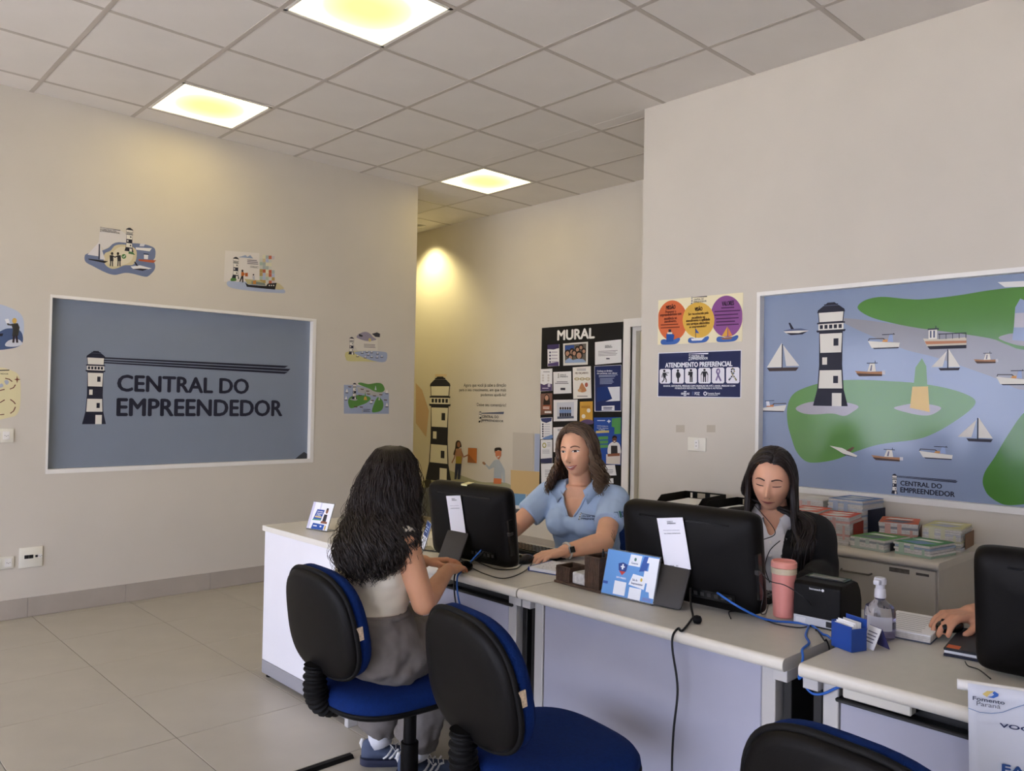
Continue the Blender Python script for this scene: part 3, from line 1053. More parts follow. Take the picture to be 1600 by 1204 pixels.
plate(1.03, 1.15, 1.092, 1.178, [(0.02, 0, .018, .024, M_WHITE), (-0.03, 0, .018, .024, M_WHITE)], 'cream socket plate under the treasure map sticker')
plate(1.03, 1.172, 0.315, 0.39, [(0.04, 0, .018, .026, M_WHITE), (-0.02, 0, .018, .026, M_WHITE)], 'cream socket plate low on the wall at the photo edge')
plate(1.198, 1.328, 0.308, 0.435, [(-.025, .004, .012, .011, M_DARKGAP), (0.0, .004, .012, .011, M_DARKGAP), (.03, .004, .007, .007, M_DARKGAP), (.05, .004, .011, .011, M_WHITE)], 'square white plate with black network jacks low on the wall')

# ------------------------------------------------------------------ right wall: posters and switch
PR = Art((XR - 0.0025, 0, 0), (0, -1, 0), (0, 0, 1))


def paper_on(art, pts, rgb, name, label, cat, thick=0.0016, group=None):
    """thin sheet with real thickness, corners given as photo measures"""
    q = [art.cv(p) for p in pts]
    mb = MB()
    n = len(q)
    f0 = [art.O + art.U * a + art.V * b for a, b in q]
    f1 = [v - art.N * thick for v in f0]
    mb.add(f0 + f1, [tuple(range(n)), tuple(range(2 * n - 1, n - 1, -1))] + [(i, (i + 1) % n, n + (i + 1) % n, n + i) for i in range(n)])
    return tag(mb.build(name, P(rgb) if isinstance(rgb, tuple) else rgb), label, cat, group)


PR.crop(1015, 440, .16615)
t = paper_on(PR, [(82, 175), (880, 100), (870, 560), (75, 592)], (238, 228, 192), 'poster', 'cream poster with orange, yellow and purple circles reading MISSÃO, VISÃO, VALORES', 'poster')


def clip_circle(A, cx, cy, rx, ry, rgb, x0, x1, yb):
    pts = []
    for k in range(48):
        an = 2 * PI * k / 48
        pts.append((min(max(cx + rx * math.cos(an), x0), x1), min(cy + ry * math.sin(an), yb)))
    A.poly(pts, rgb)


clip_circle(PR, 215, 365, 140, 190, (214, 108, 64), 82, 400, 580)
PR.emit('orange_circle', t)
clip_circle(PR, 725, 325, 150, 195, (142, 84, 146), 560, 872, 560)
PR.emit('purple_circle', t)
PR.ell(460, 360, 150, 168, (222, 178, 76))
PR.emit('yellow_circle', t)
small_logo(PR, 390, 142, 540, 196)
PR.text('MISSÃO', 155, 215, 245, 256, (60, 30, 24), .03)
PR.text('VISÃO', 425, 232, 498, 272, (60, 44, 24), .03)
PR.text('VALORES', 680, 185, 796, 220, (50, 24, 56), .03)
for (tt, x0, y0, x1) in (('Promover o', 150, 272, 250), ('empreendedorismo com', 100, 302, 300), ('excelência no', 138, 334, 258), ('atendimento,', 140, 364, 255)):
    PR.text(tt, x0, y0 - 2, x1, y0 + 18, (88, 38, 24), .02)
PR.bars(106, 402, 296, 2, 28, 9, (110, 48, 28), -0.05)
for (tt, x0, y0, x1) in (('Ser reconhecido pela', 365, 296, 556), ('excelência no', 398, 328, 524), ('atendimento e agilidade', 345, 358, 570), ('nos serviços oferecidos', 350, 388, 565), ('ao empreendedor!', 375, 418, 536)):
    PR.text(tt, x0, y0 - 4, x1, y0 + 14, (84, 58, 26), .02)
PR.bars(676, 242, 800, 1, 30, 10, (74, 34, 80), -0.05)
PR.bars(612, 276, 862, 2, 34, 10, (74, 34, 80), -0.05)
PR.bars(628, 344, 846, 3, 30, 10, (74, 34, 80), -0.05, .2)
PR.emit('lettering', t)
for (x0, x1, yb) in ((108, 288, 565), (366, 560, 550), (633, 836, 540)):
    PR.smooth([(x0, yb - 10), (x0 + 30, yb - 25), ((x0 + x1) / 2, yb - 10), (x1 - 50, yb - 25), (x1 - 10, yb - 38), (x1, yb - 20), (x1 - 30, yb + 15), ((x0 + x1) / 2, yb + 25), (x0 + 10, yb + 24)], (66, 104, 176))
PR.poly([(160, 490), (198, 480), (235, 500), (225, 560), (160, 568)], (38, 84, 160))
PR.rect(170, 475, 215, 492, (230, 224, 214))
PR.rect(180, 448, 205, 475, (44, 44, 60))
PR.poly([(390, 535), (520, 525), (490, 552), (400, 555)], (228, 228, 230))
PR.poly([(437, 440), (470, 485), (432, 480)], (74, 100, 170))
PR.line([(434, 440), (436, 530)], 6, (60, 60, 80))
PR.poly([(672, 530), (785, 515), (770, 540), (690, 545)], (150, 104, 88))
PR.poly([(735, 420), (680, 515), (732, 512)], (226, 170, 70))
PR.poly([(740, 430), (782, 508), (742, 512)], (220, 140, 80))
PR.emit('boats_drawing', t)

PR.k = 1
t = paper_on(PR, [(82, 668), (864, 640), (858, 1092), (74, 1082)], (228, 230, 238), 'poster', 'navy poster with six white pictograms reading ATENDIMENTO PREFERENCIAL', 'poster')
PR.poly([(88, 675), (858, 647), (852, 1085), (80, 1076)], (34, 42, 84))
PR.emit('navy_field', t)
WT = (232, 234, 242)
PR.text('CENTRAL DO', 390, 690, 512, 708, WT, .02)
PR.text('EMPREENDEDOR', 390, 712, 548, 730, WT, .02)
PR.poly([(384, 680), (384, 676), (554, 668), (550, 680)], WT)
PR.unit(t_lighthouse_w, *box_of(PR, 366, 674, 386, 740))
PR.text('ATENDIMENTO PREFERENCIAL', 148, 762, 780, 794, WT, .03)
PR.text('IDOSOS, GESTANTES, PESSOAS COM CRIANÇAS DE ATÉ 2 ANOS, PESSOAS COM', 132, 968, 806, 990, WT, .02)
PR.text('MOBILIDADE REDUZIDA, FIBROMIALGIA E AUTISTAS', 240, 992, 682, 1012, WT, .02)
PR.text('SEBRAE', 296, 1042, 376, 1062, WT, .03)
PR.poly([(326, 1028), (350, 1028), (346, 1038), (322, 1038)], WT)
PR.poly([(324, 1064), (348, 1064), (344, 1072), (320, 1072)], WT)
PR.rect(398, 1032, 420, 1066, (70, 80, 120))
PR.text('FOZ', 426, 1036, 472, 1066, WT, .02)
PR.ell(524, 1051, 17, 19, WT)
PR.ell(524, 1051, 9, 10, (34, 42, 84))
PR.text('Fomento Paraná', 546, 1040, 664, 1058, WT, .02)
PR.bars(548, 1064, 650, 1, 10, 4, WT)
PR.emit('lettering', t)
INK = (38, 38, 46)
cells = [(96, 200), (212, 324), (335, 446), (460, 577), (588, 706), (722, 847)]
for i, (x0, x1) in enumerate(cells):
    yt = 820 - i * 3.2
    yb = 957 - i * 0.5
    r = 12
    PR.poly([(x0 + r, yt), (x1 - r, yt - 1), (x1, yt + r), (x1, yb - r), (x1 - r, yb), (x0 + r, yb), (x0, yb - r), (x0, yt + r)], (232, 230, 238))
    cx = (x0 + x1) / 2
    f = lambda dx, dy: (cx + dx, yt + dy)
    if i < 4:
        PR.ell(cx - (8 if i == 0 else 0), yt + 18, 11, 12, INK)
    if i == 0:
        PR.poly([f(-25, 34), f(8, 34), f(6, 78), f(-18, 78)], INK)
        PR.line([f(0, 40), f(15, 58), f(22, 60)], 10, INK)
        PR.line([f(-12, 76), f(-10, 100), f(-30, 126)], 11, INK)
        PR.line([f(-4, 76), f(10, 100), f(10, 126)], 11, INK)
        PR.text('60+', cx + 4, yt + 28, cx + 38, yt + 44, INK, .02)
        PR.line([f(-25, 50), f(-30, 80)], 8, INK)
    elif i == 1:
        PR.smooth([f(-10, 32), f(12, 34), f(24, 60), f(16, 84), f(-8, 88), f(-18, 60)], INK)
        PR.line([f(2, 84), f(2, 128)], 18, INK)
    elif i == 2:
        PR.poly([f(-14, 32), f(18, 32), f(14, 80), f(-12, 80)], INK)
        PR.ell(cx - 16, yt + 40, 9, 10, INK)
        PR.poly([f(-26, 50), f(10, 46), f(10, 62), f(-26, 66)], INK)
        PR.line([f(-4, 78), f(-6, 130)], 14, INK)
        PR.line([f(10, 78), f(10, 130)], 14, INK)
    elif i == 3:
        PR.poly([f(-20, 32), f(20, 32), f(14, 84), f(-14, 84)], INK)
        PR.line([f(-20, 36), f(-32, 66)], 10, INK)
        PR.line([f(20, 36), f(32, 66)], 10, INK)
        PR.line([f(-8, 82), f(-10, 132)], 13, INK)
        PR.line([f(8, 82), f(10, 132)], 13, INK)
        PR.line([f(-32, 66), f(-30, 132)], 5, INK)
        PR.line([f(32, 66), f(30, 132)], 5, INK)
    elif i == 4:
        V1 = (134, 118, 160)
        PR.line([f(-20, 122), f(0, 70), f(14, 35), f(8, 16), f(0, 12)], 16, V1)
        PR.line([f(26, 126), f(2, 74), f(-14, 40), f(-8, 18), f(0, 12)], 16, (112, 98, 144))
    else:
        for k, (dx, dy) in enumerate(((-10, 20), (0, 12), (12, 20), (14, 38), (-12, 40), (-6, 56), (8, 56), (0, 72), (-10, 88), (12, 88), (-22, 104), (24, 104), (-32, 116), (32, 118))):
            PR.ell(cx + dx, yt + dy, 8, 9, [(60, 62, 76), (120, 118, 90), (84, 100, 120), (150, 140, 110)][k % 4])
    PR.emit('pictogram', t)
# tape marks and switch
PR.k = PR.base = 1
PR.O = Vector((XR - 0.0006, 0, 0))
tape = mat('old_tape', (188, 178, 160), 0.5)
PR.crop(1000, 420, .375)
for x in (150, 278):
    PR.poly([(x, 650), (x + 36, 650), (x + 36, 680), (x, 680)], tape)
    tag(PR.emit('tape_mark'), ('left' if x == 150 else 'right') + ' one of two beige tape marks above the light switch', 'tape', 'old tape marks')
t = thing('light_switch', 'white double socket plate on the wall below the tape marks', 'switch', (XR, 2.70, 1.163))
MB().rbox(-0.009, 0, -.063, .063, -.040, .040, 0.003).build('plate', M_SOCK, t, True)
MB().rbox(-0.012, -.008, -.014, .014, -.026, .026, 0.001, 1).build('insert', M_WHITE, t)
for dz in (.01, -.01):
    MB().tube([(-.0126, 0, dz), (-.0115, 0, dz)], .003, 8).build('hole', M_DARKGAP, t)

# ------------------------------------------------------------------ far wall: lighthouse drawing
B = Art((XB - 0.0012, 0, 0), (0, -1, 0), (0, 0, 1))
B.crop(640, 570, .21605)
bt = thing('wall_drawing', 'tall lighthouse wall drawing with two cartoon figures and coloured blocks on the far wall', 'mural', (XB, 6.3, 0))
BM = Matrix.Translation((-XB, -6.3, 0))


def bemit(name):
    o = B.emit(name, bt)
    o.data.transform(BM)
    return o


B.smooth([(60, 880), (120, 820), (260, 760), (380, 800), (520, 845), (720, 860), (760, 1000), (300, 1100), (60, 1000)], (168, 166, 138))
bemit('hill')
B.poly([(45, 130), (90, 180), (140, 330), (120, 520), (45, 420)], (196, 168, 140))
bemit('pink_patch')
B.poly([(60, 890), (180, 880), (200, 1110), (70, 1100)], (112, 116, 130))
B.poly([(60, 1110), (330, 1130), (330, 1180), (60, 1170)], (136, 104, 84))
B.poly([(106, 840), (150, 800), (160, 870), (120, 892)], (60, 58, 58))
bemit('rocks')
B.unit(t_lighthouse, *box_of(B, 130, 84, 302, 850))
bemit('lighthouse')
B.rect(185, 66, 268, 84, (208, 186, 156))
bemit('tape')
for (tt, x0, y0, x1, y1) in (('Agora que você já sabe a direção', 392, 134, 698, 164), ('para o seu crescimento, em que mais', 360, 170, 698, 198), ('podemos ajudá-lo?', 516, 204, 698, 232), ('Deixe seu comentário!', 488, 274, 698, 302)):
    B.text(tt, x0, y0, x1, y1, (70, 66, 64), .008)
a0, b0, w, hh = box_of(B, 500, 336, 524, 416)
B.text('CENTRAL DO', 524, 362, 644, 386, DK, .02)
B.text('EMPREENDEDOR', 524, 392, 680, 414, DK, .02)
B.poly([(518, 346), (518, 352), (680, 355), (684, 338)], (84, 92, 116))
c = B.c
B.metres()
B.unit(t_lighthouse, a0, b0, w, hh)
B.c = c
bemit('lettering')
SK = (150, 104, 78)
B.smooth([(335, 560), (350, 545), (368, 555), (376, 590), (360, 600), (335, 650), (318, 645), (330, 600)], (56, 44, 40))
B.ell(356, 575, 12, 20, SK)
B.poly([(335, 605), (375, 603), (386, 660), (376, 715), (334, 712)], (166, 122, 92))
B.poly([(338, 660), (376, 660), (374, 715), (334, 712)], (158, 138, 56))
B.line([(338, 620), (325, 670), (306, 708)], 11, SK)
B.line([(376, 625), (392, 665), (424, 650)], 11, SK)
B.poly([(332, 712), (376, 714), (366, 826), (348, 826), (352, 750), (340, 826), (325, 826)], (52, 58, 82))
bemit('cartoon_woman')
B.poly([(424, 598), (488, 602), (486, 710), (420, 704)], (186, 112, 56))
B.poly([(424, 640), (486, 710), (420, 704)], (150, 92, 52))
bemit('orange_box')
B.smooth([(615, 610), (625, 598), (660, 598), (666, 622), (640, 615), (620, 635)], (44, 38, 38))
B.poly([(620, 622), (664, 620), (664, 655), (645, 685), (622, 655)], (196, 122, 88))
B.poly([(632, 662), (654, 656), (640, 670)], (240, 236, 230))
B.poly([(612, 688), (645, 682), (665, 712), (690, 760), (692, 850), (678, 850), (668, 770), (666, 830), (610, 826), (612, 740), (575, 756), (545, 720), (552, 712), (576, 735)], (172, 180, 186))
B.smooth([(528, 702), (540, 700), (552, 714), (545, 722), (530, 714)], (150, 112, 84))
B.poly([(610, 818), (666, 822), (664, 860), (608, 858)], (206, 118, 72))
bemit('cartoon_man')
for (pts, rgb) in (([(748, 486), (898, 494), (895, 768), (745, 756)], (196, 188, 176)), ([(906, 496), (944, 498), (944, 770), (903, 768)], (168, 178, 204)), ([(733, 758), (942, 772), (942, 938), (733, 926)], (210, 180, 130)), ([(756, 928), (840, 934), (838, 1020), (756, 1012)], (110, 152, 192)), ([(848, 936), (942, 942), (940, 1026), (846, 1020)], (176, 164, 150)), ([(756, 1012), (942, 1030), (942, 1046), (756, 1034)], (232, 230, 228)), ([(756, 1040), (942, 1050), (942, 1140), (756, 1130)], (92, 94, 102))):
    B.poly(pts, rgb)
    bemit('colour_block')

# ------------------------------------------------------------------ notice board
M_BOARD = mat('black_felt', (26, 24, 24), 0.9)
NB = Art((XB - 0.022, 0, 0), (0, -1, 0), (0, 0, 1))
NB.crop(830, 490, .24931)
a0, b1 = NB.cv((64, 98))
a1, _ = NB.cv((574, 56))
board = thing('notice_board', 'tall black notice board headed MURAL on the far wall', 'board', (XB, -(a0 + a1) / 2, 0))
hw = (a1 - a0) / 2 - 0.004
MB().box(-0.02, -0.0005, -hw, hw, 0.45, 2.097).build('panel', M_BOARD, board)
NB.text('MURAL', 164, 103, 398, 155, (238, 236, 232), .035)
o = NB.emit('lettering', board)
o.data.transform(Matrix.Translation((-XB, (a0 + a1) / 2, 0)))
NB.O = Vector((XB - 0.0235, 0, 0))
GN = 'papers pinned to the notice board'
BLU = (44, 62, 120)


def notice(pts, rgb, label, fn=None):
    NB.k = 1
    t = paper_on(NB, pts, rgb, 'notice', label, 'paper', 0.001, GN)
    if fn:
        fn()
        NB.emit('print', t)


PW = (232, 231, 232)


def n1():
    NB.poly([(102, 195), (175, 190), (175, 215), (140, 224), (102, 222)], (70, 58, 104))
    for k in range(4):
        NB.ell(118, 242 + 20 * k, 6, 6, (84, 78, 110))
        NB.rect(128, 236 + 20 * k, 165, 244 + 20 * k, (190, 184, 196))
    NB.poly([(106, 312), (172, 300), (172, 326), (104, 328)], (86, 72, 120))


notice([(102, 195), (176, 190), (176, 326), (103, 330)], PW, 'white leaflet with purple header, uppermost at the side of the board', n1)


def n2():
    NB.poly([(210, 196), (345, 186), (344, 304), (212, 309)], (104, 98, 92))
    NB.poly([(212, 200), (270, 196), (268, 235), (212, 240)], (54, 84, 150))
    for k, (x, y, r) in enumerate(((228, 250, 16), (256, 240, 15), (270, 248, 14), (290, 225, 13), (312, 212, 12), (300, 262, 20), (246, 275, 14), (330, 235, 12))):
        NB.ell(x, y - 3, r + 3, r + 7, (40, 32, 30))
        NB.ell(x, y, r * .75, r * .95, (186, 142, 118))
    NB.poly([(214, 292), (240, 275), (262, 290), (290, 282), (326, 284), (342, 298), (342, 304), (214, 308)], (150, 172, 206))


notice([(200, 187), (356, 175), (354, 318), (201, 325)], (222, 220, 214), 'group photograph on white paper under the word MURAL', n2)


def n3():
    NB.text('CENTRAL DO', 462, 197, 502, 204, DK, .02)
    NB.text('EMPREENDEDOR', 462, 206, 508, 213, DK, .02)
    NB.bars(420, 235, 545, 4, 9, 3, (120, 110, 120), -0.06)
    NB.rect(470, 277, 492, 285, (70, 70, 84))


notice([(400, 178), (565, 160), (565, 305), (400, 320)], PW, 'white letter, uppermost at the door side of the board', n3)


def n4():
    NB.poly([(398, 330), (564, 322), (562, 607), (402, 610)], (36, 48, 98))
    for k, tt in enumerate(('Conheça os direitos', 'dos pacientes com câncer')):
        NB.text(tt, 412, 353 + 15 * k, 508 + 32 * k, 365 + 14 * k, (214, 218, 232), .03)
    NB.bars(424, 385, 545, 2, 8, 4, (170, 178, 205), -.04)
    NB.bars(430, 405, 520, 5, 8, 4, (150, 160, 195), -.04)
    NB.poly([(412, 462), (490, 452), (508, 530), (412, 552)], (28, 54, 118))
    NB.poly([(480, 460), (556, 456), (556, 545), (466, 550), (508, 532)], (226, 228, 236))
    NB.poly([(442, 578), (522, 575), (522, 606), (442, 606)], (226, 228, 236))
    NB.bars(452, 584, 510, 2, 10, 6, (80, 84, 110))


notice([(396, 328), (566, 319), (564, 612), (397, 612)], (214, 214, 222), 'large navy poster with white border at the door side of the board', n4)


def n5():
    NB.bars(75, 362, 118, 1, 10, 4, (120, 116, 130))
    for k in range(6):
        NB.ell(74 + 34 * (k % 2), 386 + 16 * (k // 2), 7, 6, (206, 200, 196))
    NB.poly([(58, 436), (80, 446), (105, 436), (131, 440), (131, 482), (58, 484)], (84, 70, 112))
    NB.rect(104, 438, 120, 458, (212, 206, 220))
    NB.bars(70, 464, 110, 1, 8, 5, (206, 200, 216))


notice([(58, 347), (132, 343), (132, 482), (58, 486)], PW, 'white leaflet with purple wave at its foot, second down the outer column', n5)


def n6():
    NB.text('CENTRAL DO', 180, 379, 218, 387, DK, .02)
    NB.text('EMPREENDEDOR', 180, 390, 230, 398, DK, .02)
    NB.unit(t_lighthouse, *box_of(NB, 166, 374, 176, 402))
    NB.bars(160, 424, 232, 1, 9, 4, (90, 90, 100))
    NB.bars(150, 434, 244, 1, 9, 4, (90, 90, 100))
    NB.rect(184, 464, 214, 478, (60, 60, 72))


notice([(138, 365), (250, 360), (252, 497), (140, 502)], PW, 'white notice with small lighthouse logo in the second row', n6)


def n7():
    NB.bars(285, 344, 345, 2, 8, 3, (110, 110, 130))
    NB.text('MEU ORÇAMENTO', 276, 366, 358, 380, (110, 84, 60), .02)
    for k in range(3):
        NB.ell(286 + 34 * k, 408, 16, 9, (168, 150, 92))
        NB.ell(286 + 34 * k, 408, 10, 5, (222, 214, 196))
    NB.smooth([(305, 455), (318, 432), (334, 455), (346, 482), (320, 492), (300, 482)], (190, 132, 92))
    NB.ell(346, 445, 10, 14, (176, 96, 80))
    NB.ell(304, 480, 12, 10, (206, 164, 120))
    NB.bars(288, 514, 355, 1, 8, 5, (120, 116, 120))


notice([(260, 336), (373, 328), (377, 528), (264, 533)], (236, 232, 224), 'white poster with a tan money bag drawing in mid board', n7)


def n8():
    NB.poly([(60, 503), (131, 499), (131, 606), (60, 612)], (128, 94, 82))
    NB.smooth([(84, 520), (96, 504), (112, 520), (116, 572), (78, 574)], (44, 32, 30))
    NB.ell(97, 527, 11, 16, (196, 150, 128))
    NB.poly([(72, 572), (122, 570), (126, 600), (70, 604)], (150, 86, 60))
    NB.bars(74, 582, 116, 2, 9, 5, (222, 202, 190))
    NB.rect(84, 610, 126, 622, (226, 222, 220))


notice([(58, 501), (132, 497), (131, 628), (58, 634)], (120, 86, 72), 'brown leaflet with portrait of a long haired woman', n8)


def n9():
    NB.poly([(160, 556), (268, 552), (268, 655), (162, 660)], (202, 204, 214))
    for k in range(5):
        x = 184 + 15 * k
        NB.ell(x, 592, 6, 8, (58, 44, 40))
        NB.poly([(x - 8, 600), (x + 8, 600), (x + 7, 622), (x - 7, 622)], (122, 146, 190))
        NB.poly([(x - 7, 622), (x + 7, 622), (x + 6, 646), (x - 6, 646)], (40, 44, 60))
    NB.poly([(164, 644), (266, 640), (268, 655), (164, 658)], (92, 98, 116))


notice([(140, 540), (290, 537), (287, 670), (140, 674)], (230, 228, 228), 'white sheet with photograph of five standing people', n9)


def n10():
    NB.text('5', 340, 553, 352, 566, (206, 160, 70))
    NB.bars(314, 578, 370, 2, 8, 4, (150, 100, 40))
    NB.ell(360, 606, 12, 13, (228, 222, 208))
    NB.ell(328, 642, 12, 13, (228, 222, 208))
    NB.smooth([(308, 678), (340, 662), (384, 668), (384, 690), (330, 690)], (92, 74, 112))


notice([(305, 551), (385, 548), (385, 690), (304, 684)], (208, 160, 68), 'mustard yellow leaflet with purple foot', n10)


def n11():
    NB.poly([(60, 655), (130, 650), (126, 672), (95, 684), (66, 674)], (60, 66, 112))
    for k in range(6):
        NB.ell(73, 692 + 15 * k, 5, 6, (50, 50, 72))
        NB.rect(82, 689 + 15 * k, 118, 695 + 15 * k, (196, 194, 204))
    NB.smooth([(70, 780), (100, 768), (131, 758), (131, 782), (90, 786)], (112, 140, 190))


notice([(58, 652), (132, 648), (132, 782), (58, 787)], PW, 'white leaflet with navy arch header and dotted list', n11)


def n12():
    NB.ell(82, 824, 13, 17, (176, 168, 110))
    NB.ell(82, 824, 7, 9, (230, 228, 224))
    NB.bars(100, 806, 122, 3, 10, 4, (170, 168, 176))
    NB.bars(70, 852, 118, 3, 9, 4, (180, 178, 184))
    NB.poly([(60, 908), (131, 902), (131, 935), (60, 935)], (58, 60, 92))


notice([(60, 790), (132, 788), (132, 934), (60, 936)], PW, 'white leaflet with olive ring emblem in the outer column', n12)


def n13():
    NB.bars(165, 722, 210, 2, 8, 4, (120, 120, 130))


notice([(138, 712), (255, 706), (256, 860), (140, 866)], PW, 'white letter mostly hidden behind the head of the woman in blue polo', n13)


def n14():
    NB.bars(86, 978, 125, 5, 10, 3, (130, 130, 140))


notice([(62, 940), (140, 936), (140, 1060), (64, 1064)], PW, 'white letter lowest in the outer column, above the blue shoulder', n14)


def n15():
    NB.poly([(506, 655), (562, 650), (560, 752), (520, 754), (522, 712), (504, 708)], (84, 150, 84))
    NB.bars(414, 666, 468, 1, 8, 5, (214, 218, 232))
    NB.poly([(484, 664), (490, 664), (490, 670), (498, 670), (498, 676), (490, 676), (490, 684), (484, 684), (484, 676), (476, 676), (476, 670), (484, 670)], (220, 224, 236))
    NB.text('VOCÊ ACREDITA', 412, 698, 482, 708, (224, 226, 236), .03)
    NB.text('NO SEU NEGÓCIO', 412, 711, 484, 721, (224, 226, 236), .03)
    NB.text('E O SEBRAE', 424, 723, 462, 731, (224, 226, 236), .03)
    NB.poly([(406, 734), (488, 730), (488, 744), (406, 748)], (206, 186, 120))
    for k in range(3):
        NB.poly([(420, 770 + 26 * k), (482, 767 + 26 * k), (482, 786 + 26 * k), (420, 789 + 26 * k)], (90, 150, 84))
    NB.poly([(470, 880), (560, 876), (558, 944), (470, 940)], (216, 206, 196))
    NB.smooth([(482, 832), (500, 808), (522, 802), (548, 810), (560, 840), (556, 880), (486, 884)], (226, 224, 222))
    NB.poly([(500, 826), (540, 826), (542, 884), (500, 884)], (48, 44, 46))
    NB.poly([(478, 878), (556, 872), (556, 890), (480, 894)], (136, 84, 60))
    NB.ell(522, 788, 14, 20, (110, 70, 52))
    NB.smooth([(508, 782), (512, 766), (524, 762), (536, 768), (537, 782), (524, 774)], (30, 26, 26))
    NB.poly([(514, 796), (530, 796), (522, 803)], (232, 228, 224))


notice([(393, 650), (564, 648), (560, 948), (393, 938)], (40, 78, 158), 'blue and green poster of a smiling man in a dark apron', n15)


def n16():
    NB.bars(470, 975, 515, 3, 10, 4, (150, 148, 156))


notice([(440, 948), (524, 946), (534, 1012), (460, 1014)], PW, 'small white slip under the aproned man poster', n16)
notice([(478, 1032), (514, 1030), (516, 1062), (478, 1064)], PW, 'smallest white slip near the foot of the board')
# ================================================================== FURNITURE
DX0, DX1 = 1.91, 2.58


def slab_profile(t=0.032, r=0.014):
    """front edge, rounded: x offset, z offset"""
    pts = []
    for k in range(7):
        a = PI / 2 * k / 6
        pts.append((r - r * math.sin(a), -r + r * math.cos(a)))
    for k in range(7):
        a = PI / 2 * k / 6
        pts.append((r - r * math.cos(a), -t + r - r * math.sin(a)))
    return pts


def worktop(x0, x1, y0, y1, z, t=0.034):
    pr = [(x, dz) for x, dz in slab_profile(t)]
    rings = []
    prof = [(x1, z), ] + [(x0 + a, z + b) for a, b in pr] + [(x1, z - t)]
    mb = MB()
    n = len(prof)
    vs = [(x, y0, zz) for x, zz in prof] + [(x, y1, zz) for x, zz in prof]
    fs = [(i, i + 1, n + i + 1, n + i) for i in range(n - 1)] + [(n - 1, 0, n, 2 * n - 1)]
    fs += [tuple(range(n)), tuple(range(2 * n - 1, n - 1, -1))]
    mb.add(vs, fs)
    for k in range(1, 13):
        mb.m[k] = 1
    return mb


def desk(y0, y1, label, apron=False, tray=False):
    t = thing('desk', label, 'desk', ((DX0 + DX1) / 2, (y0 + y1) / 2, 0), 0, 'row of service desks')
    ox, oy = (DX0 + DX1) / 2, (y0 + y1) / 2
    Mv = Matrix.Translation((-ox, -oy, 0))
    w = worktop(DX0, DX1, y0 + 0.002, y1 - 0.002, DZ)
    w.v = [tuple(Mv @ Vector(v)) for v in w.v]
    w.build('worktop', [M_DESK, M_EDGE], t, True)
    hy = (y1 - y0) / 2
    xa = DX0 + 0.045 - ox
    for sgn in (-1, 1):
        yy = sgn * (hy - 0.065)
        yo = sgn * (hy - 0.022)
        MB().rbox(xa, xa + 0.05, yy - 0.02, yy + 0.02, 0.04, DZ - 0.036, 0.003).build('leg', M_POST, t)
        MB().rbox(xa + 0.02, xa + 0.5, yo - 0.012, yo + 0.012, 0.1, DZ - 0.036, 0.003).build('side_panel', M_DARKGAP, t)
        MB().rbox(xa - 0.01, xa + 0.58, yy - 0.022, yy + 0.022, 0.0, 0.04, 0.006).build('foot', M_POST, t)
        MB().rbox(xa - 0.02, xa + 0.05, yo - 0.02, yo + 0.02, DZ - 0.065, DZ - 0.0345, 0.002).build('bracket', M_POST, t)
    MB().rbox(xa + 0.004, xa + 0.022, -hy + 0.088, hy - 0.088, 0.27, DZ - (0.075 if tray else 0.036), 0.002, 1).build('front_panel', M_PANEL, t)
    if tray:
        MB().rbox(xa - 0.01, xa + 0.025, -hy + 0.06, hy - 0.08, DZ - 0.08, DZ - 0.070, 0.003, 1).build('rail', M_DARKGAP, t)
        MB().rbox(xa + 0.03, xa + 0.12, -hy + 0.06, hy - 0.06, DZ - 0.075, DZ - 0.036, 0.003, 1).build('cable_tray', M_DARKGAP, t)
        MB().rbox(xa - 0.012, xa + 0.02, -.08 if apron else hy - .26, hy - 0.1, DZ - 0.064, DZ - 0.0345, 0.003, 1).build('apron', M_EDGE, t)
    return t


desk(1.983, 2.968, 'service desk with black under tray where the woman in blue polo sits', apron=True, tray=True)
desk(1.0, 1.981, 'long pale service desk in front of the woman in black blazer')
t3 = desk(-0.26, 0.962, 'pale service desk with the white banner on its front, cut by the photo edge', tray=True)

# white cabinet at the end of the row
t = thing('white_cabinet', 'long white low cabinet with grey plinth at the end of the desk row', 'cabinet', (2.14, 3.375, 0))
MB().rbox(-0.27, 0.27, -0.4, 0.4, 0.085, DZ - 0.028, 0.002, 1).build('body', M_MELA, t)
MB().rbox(-0.283, 0.28, -0.405, 0.405, DZ - 0.027, DZ, 0.003, 2).build('top', mat('white_cabinet_top', (222, 218, 208), 0.3), t)
MB().rbox(-0.272, 0.25, -0.398, 0.398, 0.02, 0.084, 0.002, 1).build('plinth', M_ALU, t)
for sx in (-0.24, 0.22):
    for sy in (-0.37, 0.37):
        MB().lathe([(0.018, 0.0), (0.02, 0.004), (0.012, 0.008), (0.012, 0.02)], 12, 0, Matrix.Translation((sx, sy, 0))).build('foot', M_RUBBER, t)
MB().rbox(-0.288, -0.20, -0.435, -0.407, 0.0, 0.06, 0.004).build('foot_rail', M_POST, t)

# grey cabinets under the mural
CZ = 0.785


